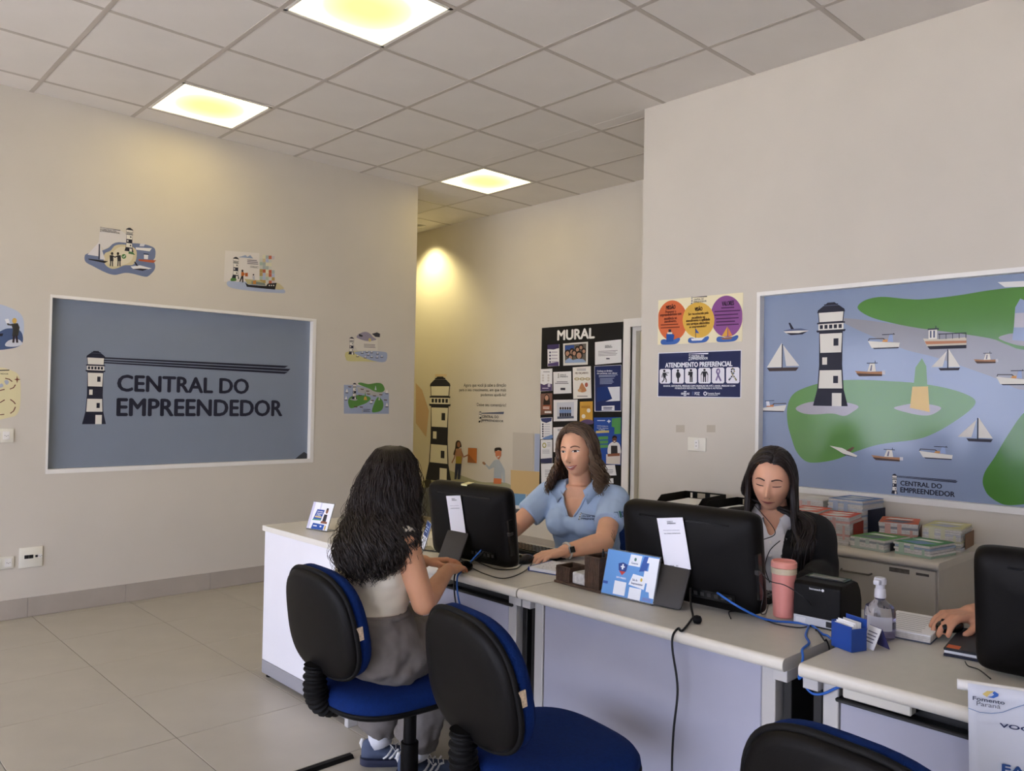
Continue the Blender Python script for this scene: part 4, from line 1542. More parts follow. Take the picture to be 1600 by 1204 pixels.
def cabinet(y0, y1, label, hinge=True):
    x0, x1 = 3.43, XR - 0.014
    t = thing('metal_cabinet', label, 'cabinet', ((x0 + x1) / 2, (y0 + y1) / 2, 0), 0, 'grey cabinets along the mural wall')
    hx, hy = (x1 - x0) / 2, (y1 - y0) / 2
    MB().rbox(-hx + 0.02, hx, -hy, hy, 0.05, CZ - 0.03, 0.002, 1).build('body', M_CABINET, t)
    MB().box(-hx + 0.05, hx - 0.02, -hy + 0.02, hy - 0.02, 0.0, 0.05).build('plinth', M_DARKGAP, t)
    w = worktop(-hx - 0.01, hx, -hy - 0.008, hy + 0.008 if hinge else hy, CZ, 0.03)
    w.build('top', [M_CABTOP, M_CABTOP], t, True)
    d = MB().rbox(-hx, -hx + 0.018, -hy + 0.006, hy - 0.006, 0.06, CZ - 0.036, 0.002, 1).build('door', M_CABINET, t)
    hb = MB().tube([(-hx, hy - 0.075, CZ - 0.085), (-hx - 0.02, hy - 0.078, CZ - 0.088), (-hx - 0.02, hy - 0.2, CZ - 0.088), (-hx, hy - 0.203, CZ - 0.085)], 0.004, 8)
    hb.build('handle', mat('satin_grey', (128, 122, 114), 0.35, metal=0.6), d, True)
    M = Matrix.Translation((-hx, hy - 0.055, CZ - 0.145)) @ Matrix.Rotation(-PI / 2, 4, 'Y')
    MB().lathe([(0.001, 0.004), (0.008, 0.006), (0.013, 0.006), (0.014, 0.0)], 18, 0, M).build('lock', M_CHROME, d, True)
    MB().lathe([(0.001, 0.007), (0.005, 0.007), (0.005, 0.004)], 12, 0, M).build('keyhole', M_DARKGAP, d)
    MB().rbox(-hx - 0.0015, -hx, -hy + 0.105, -hy + 0.185, CZ - 0.062, CZ - 0.044, 0.0006, 1).build('nameplate', mat('worn_label', (92, 86, 78), 0.5, var=0.4, vscale=60), d)
    MB().rbox(-hx - 0.0015, -hx, -hy + 0.03, -hy + 0.08, CZ - 0.060, CZ - 0.050, 0.0006, 1).build('nameplate', mat('worn_label', (92, 86, 78), 0.5), d)
    if hinge:
        MB().rbox(-hx + 0.002, -hx + 0.02, -hy - 0.004, -hy + 0.006, 0.55, 0.585, 0.002, 1).build('hinge', mat('satin_grey', (128, 122, 114)), t)
    return t


cabinet(1.145, 1.605, 'grey metal cabinet with lock and bar handle, carrying the brochure stacks')
cabinet(1.625, 2.085, 'grey cabinet hidden behind the woman in black blazer', False)
cabinet(2.105, 2.85, 'grey cabinet under the black document trays', False)

# brochure stacks on the cabinets
PAGE = mat('page_edges', (206, 202, 196), 0.8, var=0.10, vscale=120)


def stack(x, y, z, w, d, hgt, cover, accents, rz, label, bands=2, spine=None):
    """pile of leaflets: each bundle a part, the top cover printed"""
    t = thing('brochure_stack', label, 'brochures', (x, y, z), rz, 'brochure stacks on the grey cabinet')
    rr = random.Random(int(x * 1000 + y * 77))
    n = max(5, int(hgt / 0.009))
    for k in range(n):
        dz = hgt / n
        ox, oy = rr.uniform(-.0035, .0035), rr.uniform(-.0035, .0035)
        c = [PAGE, P(tuple(int(v * .5 + 196 * .5) for v in accents[k % len(accents)]))][1 if (k * 7 + int(x * 100)) % 3 == 0 else 0]
        MB().rbox(-w / 2 + ox, w / 2 + ox, -d / 2 + oy, d / 2 + oy, k * dz, (k + 1) * dz - 0.0008, 0.0012, 1).build('leaflet_bundle', [c], t)
    b = MB()
    for q in range(3):   # coloured bands on the page edges
        f0 = -d / 2 + d * (.14 + .28 * q)
        b.box(-w / 2 - .0041, -w / 2 - .0038, f0, f0 + d * (.07 + .04 * q), hgt * (.5 if q == 1 else .2), hgt * (.96 if q else .7))
    ac = tuple(int(v * .45 + 200 * .55) for v in accents[0])
    b.build('edge_print', P(ac), t)['kind'] = 'stuff'
    MB().box(-w / 2, w / 2, -d / 2, d / 2, hgt, hgt + .0008).build('cover', P(cover), t)
    A2 = Art((0, 0, hgt + .0009), (0, -1, 0), (1, 0, 0))
    A2.poly([(-d * .45, -w * .3), (d * .1, -w * .44), (d * .42, -w * .1), (-d * .1, 0.05 * w)], accents[-1])
    A2.poly([(-d * .4, w * .1), (d * .3, w * .12), (d * .35, w * .28), (-d * .3, w * .3)], (236, 232, 226))
    A2.emit('cover_print', t)
    if spine:
        MB().box(-w * .3, w / 2 + .004, -d / 2 - .0062, -d / 2 - .005, hgt * .08, hgt * .75).build('spine', P(spine), t)
    return t


stack(3.68, 1.80, CZ, .20, .14, .125, (214, 92, 62), [(212, 108, 86), (220, 214, 210)], .1, 'white and red brochure pile half hidden behind the black blazer', spine=(150, 50, 40))
stack(3.93, 1.885, CZ, .20, .15, .15, (226, 216, 208), [(206, 130, 110), (224, 220, 216)], .05, 'pale brochure pile touching the dark hair of the woman in blazer', spine=(32, 30, 34))
stack(3.92, 1.68, CZ, .22, .17, .17, (96, 128, 180), [(120, 146, 188), (200, 208, 220)], -.05, 'tallest brochure pile, blue covers, against the mural frame', spine=(30, 36, 58))
stack(3.62, 1.625, CZ, .20, .14, .125, (206, 78, 50), [(214, 120, 104), (224, 218, 214)], .15, 'red and white brochure pile at the arm of the black blazer', spine=(160, 52, 36))
stack(3.86, 1.45, CZ, .21, .16, .095, (206, 96, 54), [(206, 110, 80), (90, 92, 106)], .3, 'orange brochure pile in the middle of the cabinet top', spine=(110, 70, 40))
stack(3.86, 1.245, CZ, .21, .15, .10, (206, 200, 140), [(204, 196, 130), (176, 178, 190)], .1, 'yellowish brochure pile at the far corner of the cabinet', spine=(128, 88, 56))
stack(3.60, 1.44, CZ, .20, .155, .05, (92, 150, 74), [(150, 172, 150), (96, 104, 110)], -.12, 'low green brochure pile in front of the orange one', spine=(44, 44, 50))
stack(3.60, 1.252, CZ, .20, .155, .052, (80, 144, 88), [(120, 168, 120), (112, 140, 176)], -.16, 'low green and blue brochure pile at the cabinet front edge')


# document trays
def doc_tray(x, y, z, w, d, rz, label):
    t = thing('document_tray', label, 'tray', (x, y, z), rz, 'black document trays')
    hx, hy = w / 2, d / 2
    MB().box(-hx, hx, -hy, hy, 0.0, 0.003).build('bottom', M_BLACK, t)
    for s in (-1, 1):
        pts = [(-hx - .02, 0.018), (-hx + .03, 0.05), (hx, .05), (hx, 0), (-hx, 0)]
        vs = [(px, s * hy, pz) for px, pz in pts] + [(px, s * (hy + .003), pz) for px, pz in pts]
        n = 5
        MB().add(vs, [tuple(range(n)), tuple(range(2 * n - 1, n - 1, -1))] + [(i, (i + 1) % n, n + (i + 1) % n, n + i) for i in range(n)]).build('side_wall', M_BLACK, t)
    bk = MB().box(hx - .003, hx, -hy, hy, 0, .012).box(hx - .003, hx, -hy, hy, .042, .05)
    for yy in (-hy, -.03, .05, hy - .03):
        bk.box(hx - .003, hx, yy, yy + .03, .012, .042)
    bk.build('back_wall', M_BLACK, t)
    MB().box(-hx - .004, -hx, -hy, hy, 0, .012).build('lip', M_BLACK, t)
    for k in range(3):
        MB().box(-hx + .02, hx - .03, -hy + .03 + k * .006, hy - .03, .004 + .003 * k, .0065 + .003 * k).build('sheet', M_PAPER, t)
    return t


doc_tray(3.86, 2.58, CZ + .055, .32, .25, 0.12, 'upper black document tray with papers behind the middle monitor')
doc_tray(3.82, 2.56, CZ + .0, .32, .25, 0.02, 'lower black document tray under the upper one')
doc_tray(3.84, 2.25, CZ + .052, .32, .25, 0.0, 'black document tray with green sheet beside the woman in blazer')
doc_tray(3.84, 2.25, CZ - .0, .30, .25, 0.0, 'bottom black document tray next to the woman in blazer')


# ------------------------------------------------------------------ office chairs
def pad_rings(w, hgt, prof, n=48, ex=2.8, egg=0.0, bow=0.0):
    """outline in the local yz plane; prof = list of (inset, x)"""
    rings = []
    for (ins, x) in prof:
        ring = []
        for k in range(n):
            a = 2 * PI * k / n
            c, s = math.cos(a), math.sin(a)
            y = (w / 2 - ins) * math.copysign(abs(c) ** (2 / ex), c)
            z = (hgt / 2 - ins) * math.copysign(abs(s) ** (2 / ex), s)
            y *= 1 - egg * (z / (hgt / 2))
            ring.append((x + bow * (y * y), y, z))
        rings.append(ring)
    return rings


def make_chair():
    t = thing('office_chair', 'x', 'chair', (0, 0, 0), 0, 'blue and black office chairs')
    # backrest leaning back
    Mb = Matrix.Translation((-0.215, 0, 0.705)) @ Matrix.Rotation(math.radians(-9), 4, 'Y')
    W_, H_ = .415, .328
    sh = MB().ring_loft(pad_rings(W_, H_, [(.13, -.040), (.06, -.040), (.022, -.038), (.008, -.034), (.0, -.024), (.0, -.012), (.006, -.006), (.05, -.004)], egg=.09, bow=.35), 0, Mb)
    shell = sh.build('backrest_shell', M_BLACK, t, 'all')
    rim = []
    for p in pad_rings(W_ + .006, H_ + .006, [(0, -.015)], 56, egg=.09, bow=.35)[0]:
        rim.append(Mb @ Vector(p))
    MB().tube(rim + [rim[0]], .0075, 8, 0, False).build('rim', M_RUBBER, shell, 'all')
    cu = MB().ring_loft(pad_rings(W_ + .002, H_ + .002, [(.03, -.008), (.0, -.006), (-.004, .006), (-.003, .02), (.006, .034), (.025, .044), (.07, .05), (.13, .052)], egg=.09, bow=.35), 0, Mb)
    cush = cu.build('backrest_cushion', M_BLUE, t, 'all')
    tg = MB().box(-.0, .022, -W_ / 2 - .0075, -W_ / 2 - .0045, -.02, .02, 0, Mb)
    tg.build('label_tag', mat('chair_tag', (214, 190, 160), 0.6, var=0.25, vscale=150), cush)
    # seat
    Ms = Matrix.Translation((0.02, 0, 0.437)) @ Matrix(((0, 0, 1, 0), (0, 1, 0, 0), (1, 0, 0, 0), (0, 0, 0, 1)))
    sc = MB().ring_loft(pad_rings(.47, .45, [(.03, .0), (.004, .004), (.0, .016), (.002, .03), (.012, .045), (.04, .056), (.1, .06), (.16, .06)], ex=3.0, egg=-.04), 0, Ms)
    sc.build('seat_cushion', M_BLUE, t, 'all')
    su = MB().ring_loft(pad_rings(.474, .454, [(.12, -.03), (.05, -.026), (.015, -.014), (.0, -.002), (.0, .006), (.006, .009)], ex=3.0, egg=-.04), 0, Ms)
    su.build('seat_shell', M_RUBBER, t, 'all')
    # bellows over the back upright
    path = spline([(-0.08, 0, .435), (-.14, 0, .428), (-.195, 0, .437), (-.225, 0, .468), (-.233, 0, .51), (-.231, 0, .57)], 12)
    rs = [.031 + (.007 if k % 4 < 2 else 0) for k in range(len(path))]
    MB().tube(path, rs, 14).build('bellows', M_RUBBER, t, True)
    MB().rbox(-.10, .20, -.07, .07, .385, .418, .01).build('mechanism', M_BLACK, t)
    MX = Matrix.Translation((.12, -.01, 0))
    MB().lathe([(.03, .09), (.03, .24), (.022, .242), (.022, .40)], 18, 0, MX).build('gas_column', M_BLACK, t, True)
    hub = MB().lathe([(.045, .06), (.048, .08), (.04, .115), (.03, .12)], 20, 0, MX).build('base', M_BLACK, t, True)
    for k in range(5):
        a = 2 * PI * k / 5 + .942
        c, s = math.cos(a), math.sin(a)
        M = MX @ Matrix.Rotation(a, 4, 'Z')
        MB().add([(.03, -.028, .07), (.03, .028, .07), (.03, .022, .11), (.03, -.022, .11), (.30, -.018, .055), (.30, .018, .055), (.30, .014, .075), (.30, -.014, .075)], [(0, 1, 2, 3), (7, 6, 5, 4), (0, 4, 5, 1), (1, 5, 6, 2), (2, 6, 7, 3), (3, 7, 4, 0)], 0, M).build('base_arm', M_BLACK, t)
        cs = MB().tube([(.285, -.02, .026), (.285, -.004, .026)], .025, 14, 0, True, M).tube([(.285, .004, .026), (.285, .02, .026)], .025, 14, 0, True, M).tube([(.29, 0, .03), (.29, 0, .062)], .007, 8, 0, True, M)
        cs.build('caster', M_RUBBER, t)
    return t


chair = make_chair()
chairs = [
    (1.515, 2.22, -2, 'blue office chair with black back under the seated long haired visitor'),
    (1.545, 1.512, -9, 'empty blue office chair with black egg shaped back beside the visitor'),
    (1.515, 0.535, -6, 'black backed office chair of which only the top shows at the lower edge'),
    (2.98, 2.42, 178, 'blue office chair behind the woman in light blue polo'),
    (3.11, 1.665, 206, 'office chair behind the woman in black blazer'),
    (3.05, 0.42, 170, 'office chair of the person at the nearest desk, out of view'),
]
for i, (x, y, a, lab) in enumerate(chairs):
    c = chair if i == 0 else copy_tree(chair)
    c.location = (x, y, 0)
    c.rotation_euler = (0, 0, math.radians(a))
    c['label'] = lab

# ------------------------------------------------------------------ all in one computers
AW, AH = .454, .309


def make_aio():
    t = thing('computer_monitor', 'x', 'computer', (0, 0, 0), 0, 'black all in one computers')
    # local: screen faces +x, bottom edge at z=0.008; tilt in each placement
    T_ = math.radians(7.5)
    Mt = Matrix.Translation((0, 0, .008)) @ Matrix.Rotation(-T_, 4, 'Y') @ Matrix.Translation((0, 0, AH / 2))
    b = MB().ring_loft(pad_rings(AW, AH, [(.12, -.050), (.04, -.047), (.012, -.038), (.003, -.026), (.0, -.010), (.0, .008), (.003, .012), (.03, .0125)], 96, ex=13), 0, Mt)
    body = b.build('housing', M_BLACK, t, 'all')
    MB().ring_loft(pad_rings(AW + .002, AH + .002, [(.004, .0), (0, .003), (0, .009), (.006, .012), (.012, .0122)], 96, ex=13), 0, Mt).build('bezel', mat('dark_bezel', (58, 56, 54), 0.35), t, 'all')
    MB().box(.0125, .0135, -AW / 2 + .02, AW / 2 - .02, -AH / 2 + .025, AH / 2 - .018, 0, Mt).build('screen', mat('screen_glow', (40, 50, 70), 0.15, emit=(190, 205, 235), estr=0.6), t)
    # long vent slot at the top of the back, on the housing slope
    MB().box(-.0478, -.040, -AW * .33, AW * .33, AH / 2 - .040, AH / 2 - .034, 0, Mt).build('vent_slot', M_BLACKG, body)
    # side drive slot
    MB().rbox(-.034, -.010, -AW / 2 - .0008, -AW / 2 + .01, -.10, .04, .002, 1, 0, Mt).build('disc_drive', M_BLACKG, body)
    MB().rbox(-.036, -.012, -AW / 2 - .002, -AW / 2 + .012, -.022, -.008, .002, 1, 0, Mt).build('drive_button', mat('dark_bezel', (58, 56, 54)), body)
    pt = MB().box(-.0505, -.044, -.16, -.02, -AH / 2 + .035, -AH / 2 + .062, 0, Mt)
    pt.build('port_panel', M_BLACKG, body)
    for k in range(6):
        MB().box(-.0512, -.0500, -.15 + .022 * k, -.138 + .022 * k, -AH / 2 + .042, -AH / 2 + .054, 0, Mt).build('port', mat('port_metal', (52, 50, 48), 0.4, metal=.3), body)
    # easel leg
    M = Mt @ Matrix.Translation((-.05, .035, -.03))
    lg = MB()
    Mleg = Matrix.Translation(M.translation) @ Matrix.Rotation(math.radians(26), 4, 'Y')
    L = (M.translation.z + .0) / math.cos(math.radians(26)) - .004
    lg.ring_loft([[(x, y, z - L / 2) for (x, y, z) in r] for r in pad_rings(.12, L, [(.004, -.006), (0, -.004), (0, .002), (.004, .004)], 48, ex=12)], 0, Mleg)
    lg.build('easel_leg', mat('easel_grey', (52, 49, 46), 0.5), t, True)
    MB().tube([M @ Vector((.0, -.055, 0)), M @ Vector((.0, .055, 0))], .007, 10).build('hinge', M_BLACK, t, True)
    return t


aio = make_aio()
monitors = [(2.108, 2.422, .064, 'black all in one computer between the visitor and the woman in polo'),
            (2.225, 1.475, .05, 'black all in one computer in front of the woman in blazer'),
            (2.255, .425, .10, 'black all in one computer cut by the photo edge, hand beside it')]
mons = []
for i, (x, y, a, lab) in enumerate(monitors):
    c = aio if i == 0 else copy_tree(aio)
    c.location = (x, y, DZ)
    c.rotation_euler = (0, 0, a)
    c['label'] = lab
    if i == 1:
        c.scale = (1, 1.085, 1.02)
    mons.append(c)
bpy.context.view_layer.update()


def sheet_on_monitor(m, y0, z0, w, hgt, rot, label):
    """printed paper taped to the back of a computer, code left blank"""
    T_ = math.radians(7.5)
    t = thing('paper_notice', label, 'paper', m.location, m.rotation_euler.z, 'papers taped to computers')
    Mt = Matrix.Translation((0, 0, .008)) @ Matrix.Rotation(-T_, 4, 'Y') @ Matrix.Translation((-.0535, y0, z0)) @ Matrix.Rotation(rot, 4, 'X')
    n = 12
    mb = MB()
    vs, fs = [], []
    for i in range(n + 1):
        v = i / n
        bx = -.005 * (1 - v) ** 2
        for s in (-.5, .5):
            vs.append(Mt @ Vector((bx, s * w, (v - .5) * hgt)))
        for s in (-.5, .5):
            vs.append(Mt @ Vector((bx + .0006, s * w, (v - .5) * hgt)))
    for i in range(n):
        a = i * 4
        fs += [(a, a + 1, a + 5, a + 4), (a + 2, a + 6, a + 7, a + 3), (a, a + 4, a + 6, a + 2), (a + 1, a + 3, a + 7, a + 5)]
    fs += [(0, 2, 3, 1), (n * 4, n * 4 + 1, n * 4 + 3, n * 4 + 2)]
    mb.add(vs, fs)
    mb.build('sheet', mat('paper_white', (232, 231, 238), 0.6), t, True)
    O = Mt @ Vector((-.0012, 0, 0))
    U = (Mt.to_3x3() @ Vector((0, -1, 0)))
    V = (Mt.to_3x3() @ Vector((0, 0, 1)))
    a = Art(O, U, V)
    x = w / 2
    g = (70, 70, 84)
    a.text('CENTRAL DO', -x * .25, hgt * .44, x * .22, hgt * .415, g, .02)
    a.text('EMPREENDEDOR', -x * .25, hgt * .405, x * .42, hgt * .38, g, .02)
    a.text('PESQUISA DE SATISFAÇÃO', -x * .62, hgt * .27, x * .62, hgt * .245, (96, 100, 130), 0)
    a.text('SUA OPINIÃO É IMPORTANTE', -x * .62, hgt * .21, x * .64, hgt * .185, g, .02)
    a.emit('print', t)
    a.O = Mt @ Vector((-.0066, 0, 0))
    a.text('SEBRAE', -x * .55, -hgt * .42, -x * .2, -hgt * .445, g, .02)
    a.text('FOZ', -x * .05, -hgt * .42, x * .12, -hgt * .445, g, .02)
    a.emit('print', t)
    return t


sheet_on_monitor(mons[0], .040, .185, .085, .165, math.radians(-7), 'narrow white paper taped to the computer beside the visitor')
sheet_on_monitor(mons[1], .030, .200, .098, .165, math.radians(-8), 'white paper taped to the middle computer')
t = thing('sticky_note', 'pale yellow tape folded over the top edge of the visitor computer', 'tape', mons[0].location, mons[0].rotation_euler.z)
Mt = Matrix.Rotation(-math.radians(7.5), 4, 'Y')
MB().box(-.024, .016, -.005, .028, AH + .0085, AH + .0105, 0, Mt).box(-.026, -.024, -.005, .028, AH - .012, AH + .0105, 0, Mt).build('note', mat('yellow_note', (226, 216, 160), 0.7), t)
# ================================================================== PEOPLE
def V3(*a):
    return Vector(a)


class Body:
    """closed primitives grown together into one continuous skin by a voxel remesh"""

    def __init__(s):
        s.mb = MB()

    def capsule(s, p0, p1, r0, r1, n=16, flat0=False, flat1=False, sq=(1, 1)):
        p0, p1 = Vector(p0), Vector(p1)
        t = p1 - p0
        L = t.length
        t.normalize()
        u = Vector((0, 0, 1)) if abs(t.z) < .9 else Vector((1, 0, 0))
        u = (u - t * u.dot(t)).normalized()
        w = t.cross(u)
        prof = []
        if flat0:
            prof += [(.0005, 0), (r0, 0)]
        else:
            for k in range(7):
                a = -PI / 2 + PI / 2 * k / 6
                prof.append((max(r0 * math.cos(a), .0003), r0 * math.sin(a)))
        if flat1:
            prof += [(r1, L), (.0005, L)]
        else:
            for k in range(7):
                a = PI / 2 * k / 6
                prof.append((max(r1 * math.cos(a), .0003), L + r1 * math.sin(a)))
        rings = []
        for (r, d) in prof:
            rings.append([p0 + t * d + (u * math.cos(2 * PI * k / n) * sq[0] + w * math.sin(2 * PI * k / n) * sq[1]) * r for k in range(n)])
        s.mb.ring_loft(rings)
        return s

    def chain(s, pts, rs, **k):
        for i in range(len(pts) - 1):
            s.capsule(pts[i], pts[i + 1], rs[i], rs[i + 1], **k)
        return s

    def ell(s, c, r, M=None, n=20):
        rings = []
        c = Vector(c)
        for i in range(13):
            a = -PI / 2 + PI * i / 12
            ring = []
            for k in range(n):
                b = 2 * PI * k / n
                v = Vector((r[0] * max(math.cos(a), .003) * math.cos(b), r[1] * max(math.cos(a), .003) * math.sin(b), r[2] * math.sin(a)))
                ring.append(c + (M @ v if M else v))
            rings.append(ring)
        s.mb.ring_loft(rings)
        return s

    def loft(s, secs, right, n=28, grow=0.0, ex=2.3):
        """secs: (centre, half width, half depth, forward vector)"""
        right = Vector(right)
        rings = []
        for (c, hw, hd, fw) in secs:
            c, fw = Vector(c), Vector(fw)
            ring = []
            for k in range(n):
                a = 2 * PI * k / n
                cc, ss = math.cos(a), math.sin(a)
                ring.append(c + right * ((hw + grow) * math.copysign(abs(cc) ** (2 / ex), cc)) + fw * ((hd + grow) * math.copysign(abs(ss) ** (2 / ex), ss)))
            rings.append(ring)
        s.mb.ring_loft(rings)
        return s

    def skin(s, name, voxel=.004, smooth=6, fac=.5):
        me = s.mb.mesh('tmp_' + name, [])
        ob = bpy.data.objects.new('tmp', me)
        COL.objects.link(ob)
        m = ob.modifiers.new('r', 'REMESH')
        m.mode = 'VOXEL'
        m.voxel_size = voxel
        sm = ob.modifiers.new('s', 'SMOOTH')
        sm.iterations = smooth
        sm.factor = fac
        dg = bpy.context.evaluated_depsgraph_get()
        out = bpy.data.meshes.new_from_object(ob.evaluated_get(dg))
        bpy.data.objects.remove(ob)
        out.name = name
        out.polygons.foreach_set('use_smooth', [True] * len(out.polygons))
        return out


def head_mesh(body, M):
    """a shaped head; local x = person's left, y = forward, z = up; chin at -.112, crown .112"""
    nu, nv = 96, 80
    g = lambda x, z, cx, cz, sx, sz: math.exp(-((x - cx) / sx) ** 2 - ((z - cz) / sz) ** 2)
    rings = []
    for j in range(nv + 1):
        ph = -PI / 2 + PI * j / nv
        ring = []
        for i in range(nu):
            th = 2 * PI * i / nu
            cx, cy, cz = math.cos(ph) * math.cos(th), math.cos(ph) * math.sin(th), math.sin(ph)
            if j in (0, nv):
                cx += .002 * math.cos(th)
                cy += .002 * math.sin(th)
            x, y, z = cx * .073, cy * .094, cz * .113
            # jaw: narrow below the cheekbones
            if z < 0:
                tt = -z / .113
                x *= 1 - .22 * tt ** 1.2
                if y > 0:
                    y = y * (1 + .10 * tt) if tt < .9 else y * 1.09
                    # fuller chin
                    if tt > .55:
                        k = (tt - .55) / .45
                        y += .016 * k * max(0, cy)
                else:
                    y *= 1 - .40 * tt
            else:
                if y < 0:
                    y *= 1.06
            if y > 0:
                fr = min(1, y / .05)
                x0 = x
                y = min(y, .088 + .10 * (y - .088)) if y > .088 else y
                y += fr * (.0290 * g(x0, z, 0, -.030, .0115, .016) + .014 * g(x0, z, 0, -.006, .008, .022) + .006 * g(x0, z, .011, -.034, .007, .008) + .006 * g(x0, z, -.011, -.034, .007, .008))
                for sg in (-1, 1):
                    y -= fr * .0085 * g(x0, z, sg * .031, .006, .016, .012)
                    y += fr * .0035 * g(x0, z, sg * .030, .026, .02, .008)
                    y += fr * .005 * g(x0, z, sg * .042, -.026, .018, .018)
                y += fr * (.0055 * g(x0, z, 0, -.060, .022, .010) - .004 * g(x0, z, 0, -.077, .02, .007) + .005 * g(x0, z, 0, -.096, .02, .013) - .003 * g(x0, z, 0, -.046, .01, .006))
            ring.append(M @ Vector((x, y, z)))
        rings.append(ring)
    body.mb.ring_loft(rings)
    for sg in (-1, 1):
        E3 = (M.to_3x3() @ Matrix.Rotation(sg * math.radians(-18), 3, 'Z'))
        body.ell(M @ Vector((sg * .073, -.012, -.006)), (.009, .019, .032), E3, 14)


def hand(body, wrist, d, palm, thumb, size=1.0, curl=(.25, .45, .35), splay=1.0):
    """wrist point, direction to the finger roots, palm normal (out of the palm), thumb side vector"""
    w = Vector(wrist)
    d = Vector(d).normalized()
    pn = Vector(palm)
    pn = (pn - d * pn.dot(d)).normalized()
    th = Vector(thumb)
    th = (th - d * th.dot(d) - pn * th.dot(pn)).normalized()
    z = size
    roots = []
    for k, (off, L, ln) in enumerate(((.029, .086, .070), (.0095, .090, .078), (-.0105, .086, .072), (-.029, .078, .057))):
        kn = w + d * L * z + th * off * z - pn * .004 * z
        body.capsule(w + th * off * .55 * z + d * .01, kn, .0145 * z, .0112 * z)
        roots.append(kn)
        dirv = (d + th * off * 3.2 * splay).normalized()
        p = kn
        r = (.0098 if k < 3 else .0085) * z
        a = 0
        for j, fr in enumerate((.46, .31, .23)):
            a += curl[j]
            dv = (dirv * math.cos(a) + pn * math.sin(a))
            q = p + dv * ln * fr * z
            body.capsule(p, q, r, r * .92, n=12)
            p = q
            r *= .92
    body.ell(w + d * .045 * z + pn * .004, (.036 * z, .046 * z, .013 * z), Matrix((th, d, pn)).transposed())
    # thumb leaves the side of the palm
    b0 = w + d * .020 * z + th * .024 * z + pn * .006 * z
    b1 = b0 + (d * .72 + th * .62 + pn * .25).normalized() * .042 * z
    b2 = b1 + (d * .92 + th * .25 + pn * .22).normalized() * .032 * z
    b3 = b2 + (d * .98 + th * .02 + pn * .22).normalized() * .025 * z
    body.chain([b0, b1, b2, b3], [.015 * z, .0115 * z, .0102 * z, .0086 * z], n=12)


def arm(body, sh, el, wr, r=(.045, .038, .037, .0245)):
    sh, el, wr = Vector(sh), Vector(el), Vector(wr)
    body.capsule(sh, el, r[0], r[1])
    m = el.lerp(wr, .28)
    body.capsule(el, m, r[1], r[2])
    body.capsule(m, wr, r[2], r[3])


def axes(yaw):
    f = Vector((math.cos(yaw), math.sin(yaw), 0))
    return f, Vector((math.sin(yaw), -math.cos(yaw), 0))   # forward, person's right


def head_matrix(pos, yaw, pitch=0, roll=0):
    # local +y forward -> yaw direction, pitch>0 looks down
    return Matrix.Translation(pos) @ Matrix.Rotation(yaw - PI / 2, 4, 'Z') @ Matrix.Rotation(-pitch, 4, 'X') @ Matrix.Rotation(roll, 4, 'Y')


SKIN = {}


def skin_mat(name, rgb):
    return mat(name, rgb, 0.5, var=0.05, vscale=14, sss=0.12, spec=.35)


def paint(me, mats, fn):
    """assign material slots by face centre"""
    for m in mats:
        me.materials.append(m)
    idx = []
    for p in me.polygons:
        idx.append(fn(p.center))
    me.polygons.foreach_set('material_index', idx)


class Face:
    """facial features laid on the head surface"""

    def __init__(s, me, M, parent):
        s.M = M
        s.bvh = BVHTree.FromPolygons([v.co for v in me.vertices], [p.vertices for p in me.polygons])
        s.par = parent

    def snap(s, x, z, off):
        o = s.M @ Vector((x, .25, z))
        d = (s.M.to_3x3() @ Vector((0, -1, 0))).normalized()
        h, n, i, t = s.bvh.ray_cast(o, d)
        if h is None:
            h = s.M @ Vector((x, .09, z))
        return h - d * off

    def patch(s, pts, off, name, m, rings=3, bulge=0.0):
        pts = [Vector((p[0], p[1])) for p in pts]
        c = sum(pts, Vector((0, 0))) / len(pts)
        vs, fs = [s.snap(c.x, c.y, off + bulge)], []
        n = len(pts)
        for r in range(1, rings + 1):
            f = r / rings
            for p in pts:
                q = c.lerp(p, f)
                vs.append(s.snap(q.x, q.y, off + bulge * (1 - f * f)))
        for k in range(n):
            fs.append((0, 1 + k, 1 + (k + 1) % n))
        for r in range(rings - 1):
            for k in range(n):
                a = 1 + r * n
                fs.append((a + k, a + n + k, a + n + (k + 1) % n, a + (k + 1) % n))
        return MB().add(vs, fs).build(name, m, s.par, 'all')

    def strip(s, pts, ws, off, name, m):
        q = spline([(p[0], p[1], 0) for p in pts], 5)
        n = len(q)
        w = [ws[0] + (ws[1] - ws[0]) * k / (n - 1) if len(ws) == 2 else 0 for k in range(n)]
        if len(ws) == 3:
            w = [(ws[0] + (ws[1] - ws[0]) * 2 * k / (n - 1)) if k < n / 2 else (ws[1] + (ws[2] - ws[1]) * (2 * k / (n - 1) - 1)) for k in range(n)]
        vs, fs = [], []
        for i, p in enumerate(q):
            a, b = q[max(i - 1, 0)], q[min(i + 1, n - 1)]
            t = (b - a).normalized()
            nn = Vector((-t.y, t.x, 0))
            for k in (-.5, 0, .5):
                pp = p + nn * (w[i] * k)
                vs.append(s.snap(pp.x, pp.y, off + (.0006 if k == 0 else 0)))
        for i in range(n - 1):
            for k in range(2):
                fs.append((i * 3 + k, i * 3 + k + 1, i * 3 + k + 4, i * 3 + k + 3))
        return MB().add(vs, fs).build(name, m, s.par, 'all')


M_EYEW = mat('eye_white', (226, 220, 214), 0.3)
M_IRIS = mat('iris_brown', (46, 28, 20), 0.2)
M_LASH = mat('lash', (30, 20, 18), 0.7)
M_TEETH = mat('teeth', (236, 230, 220), 0.3)


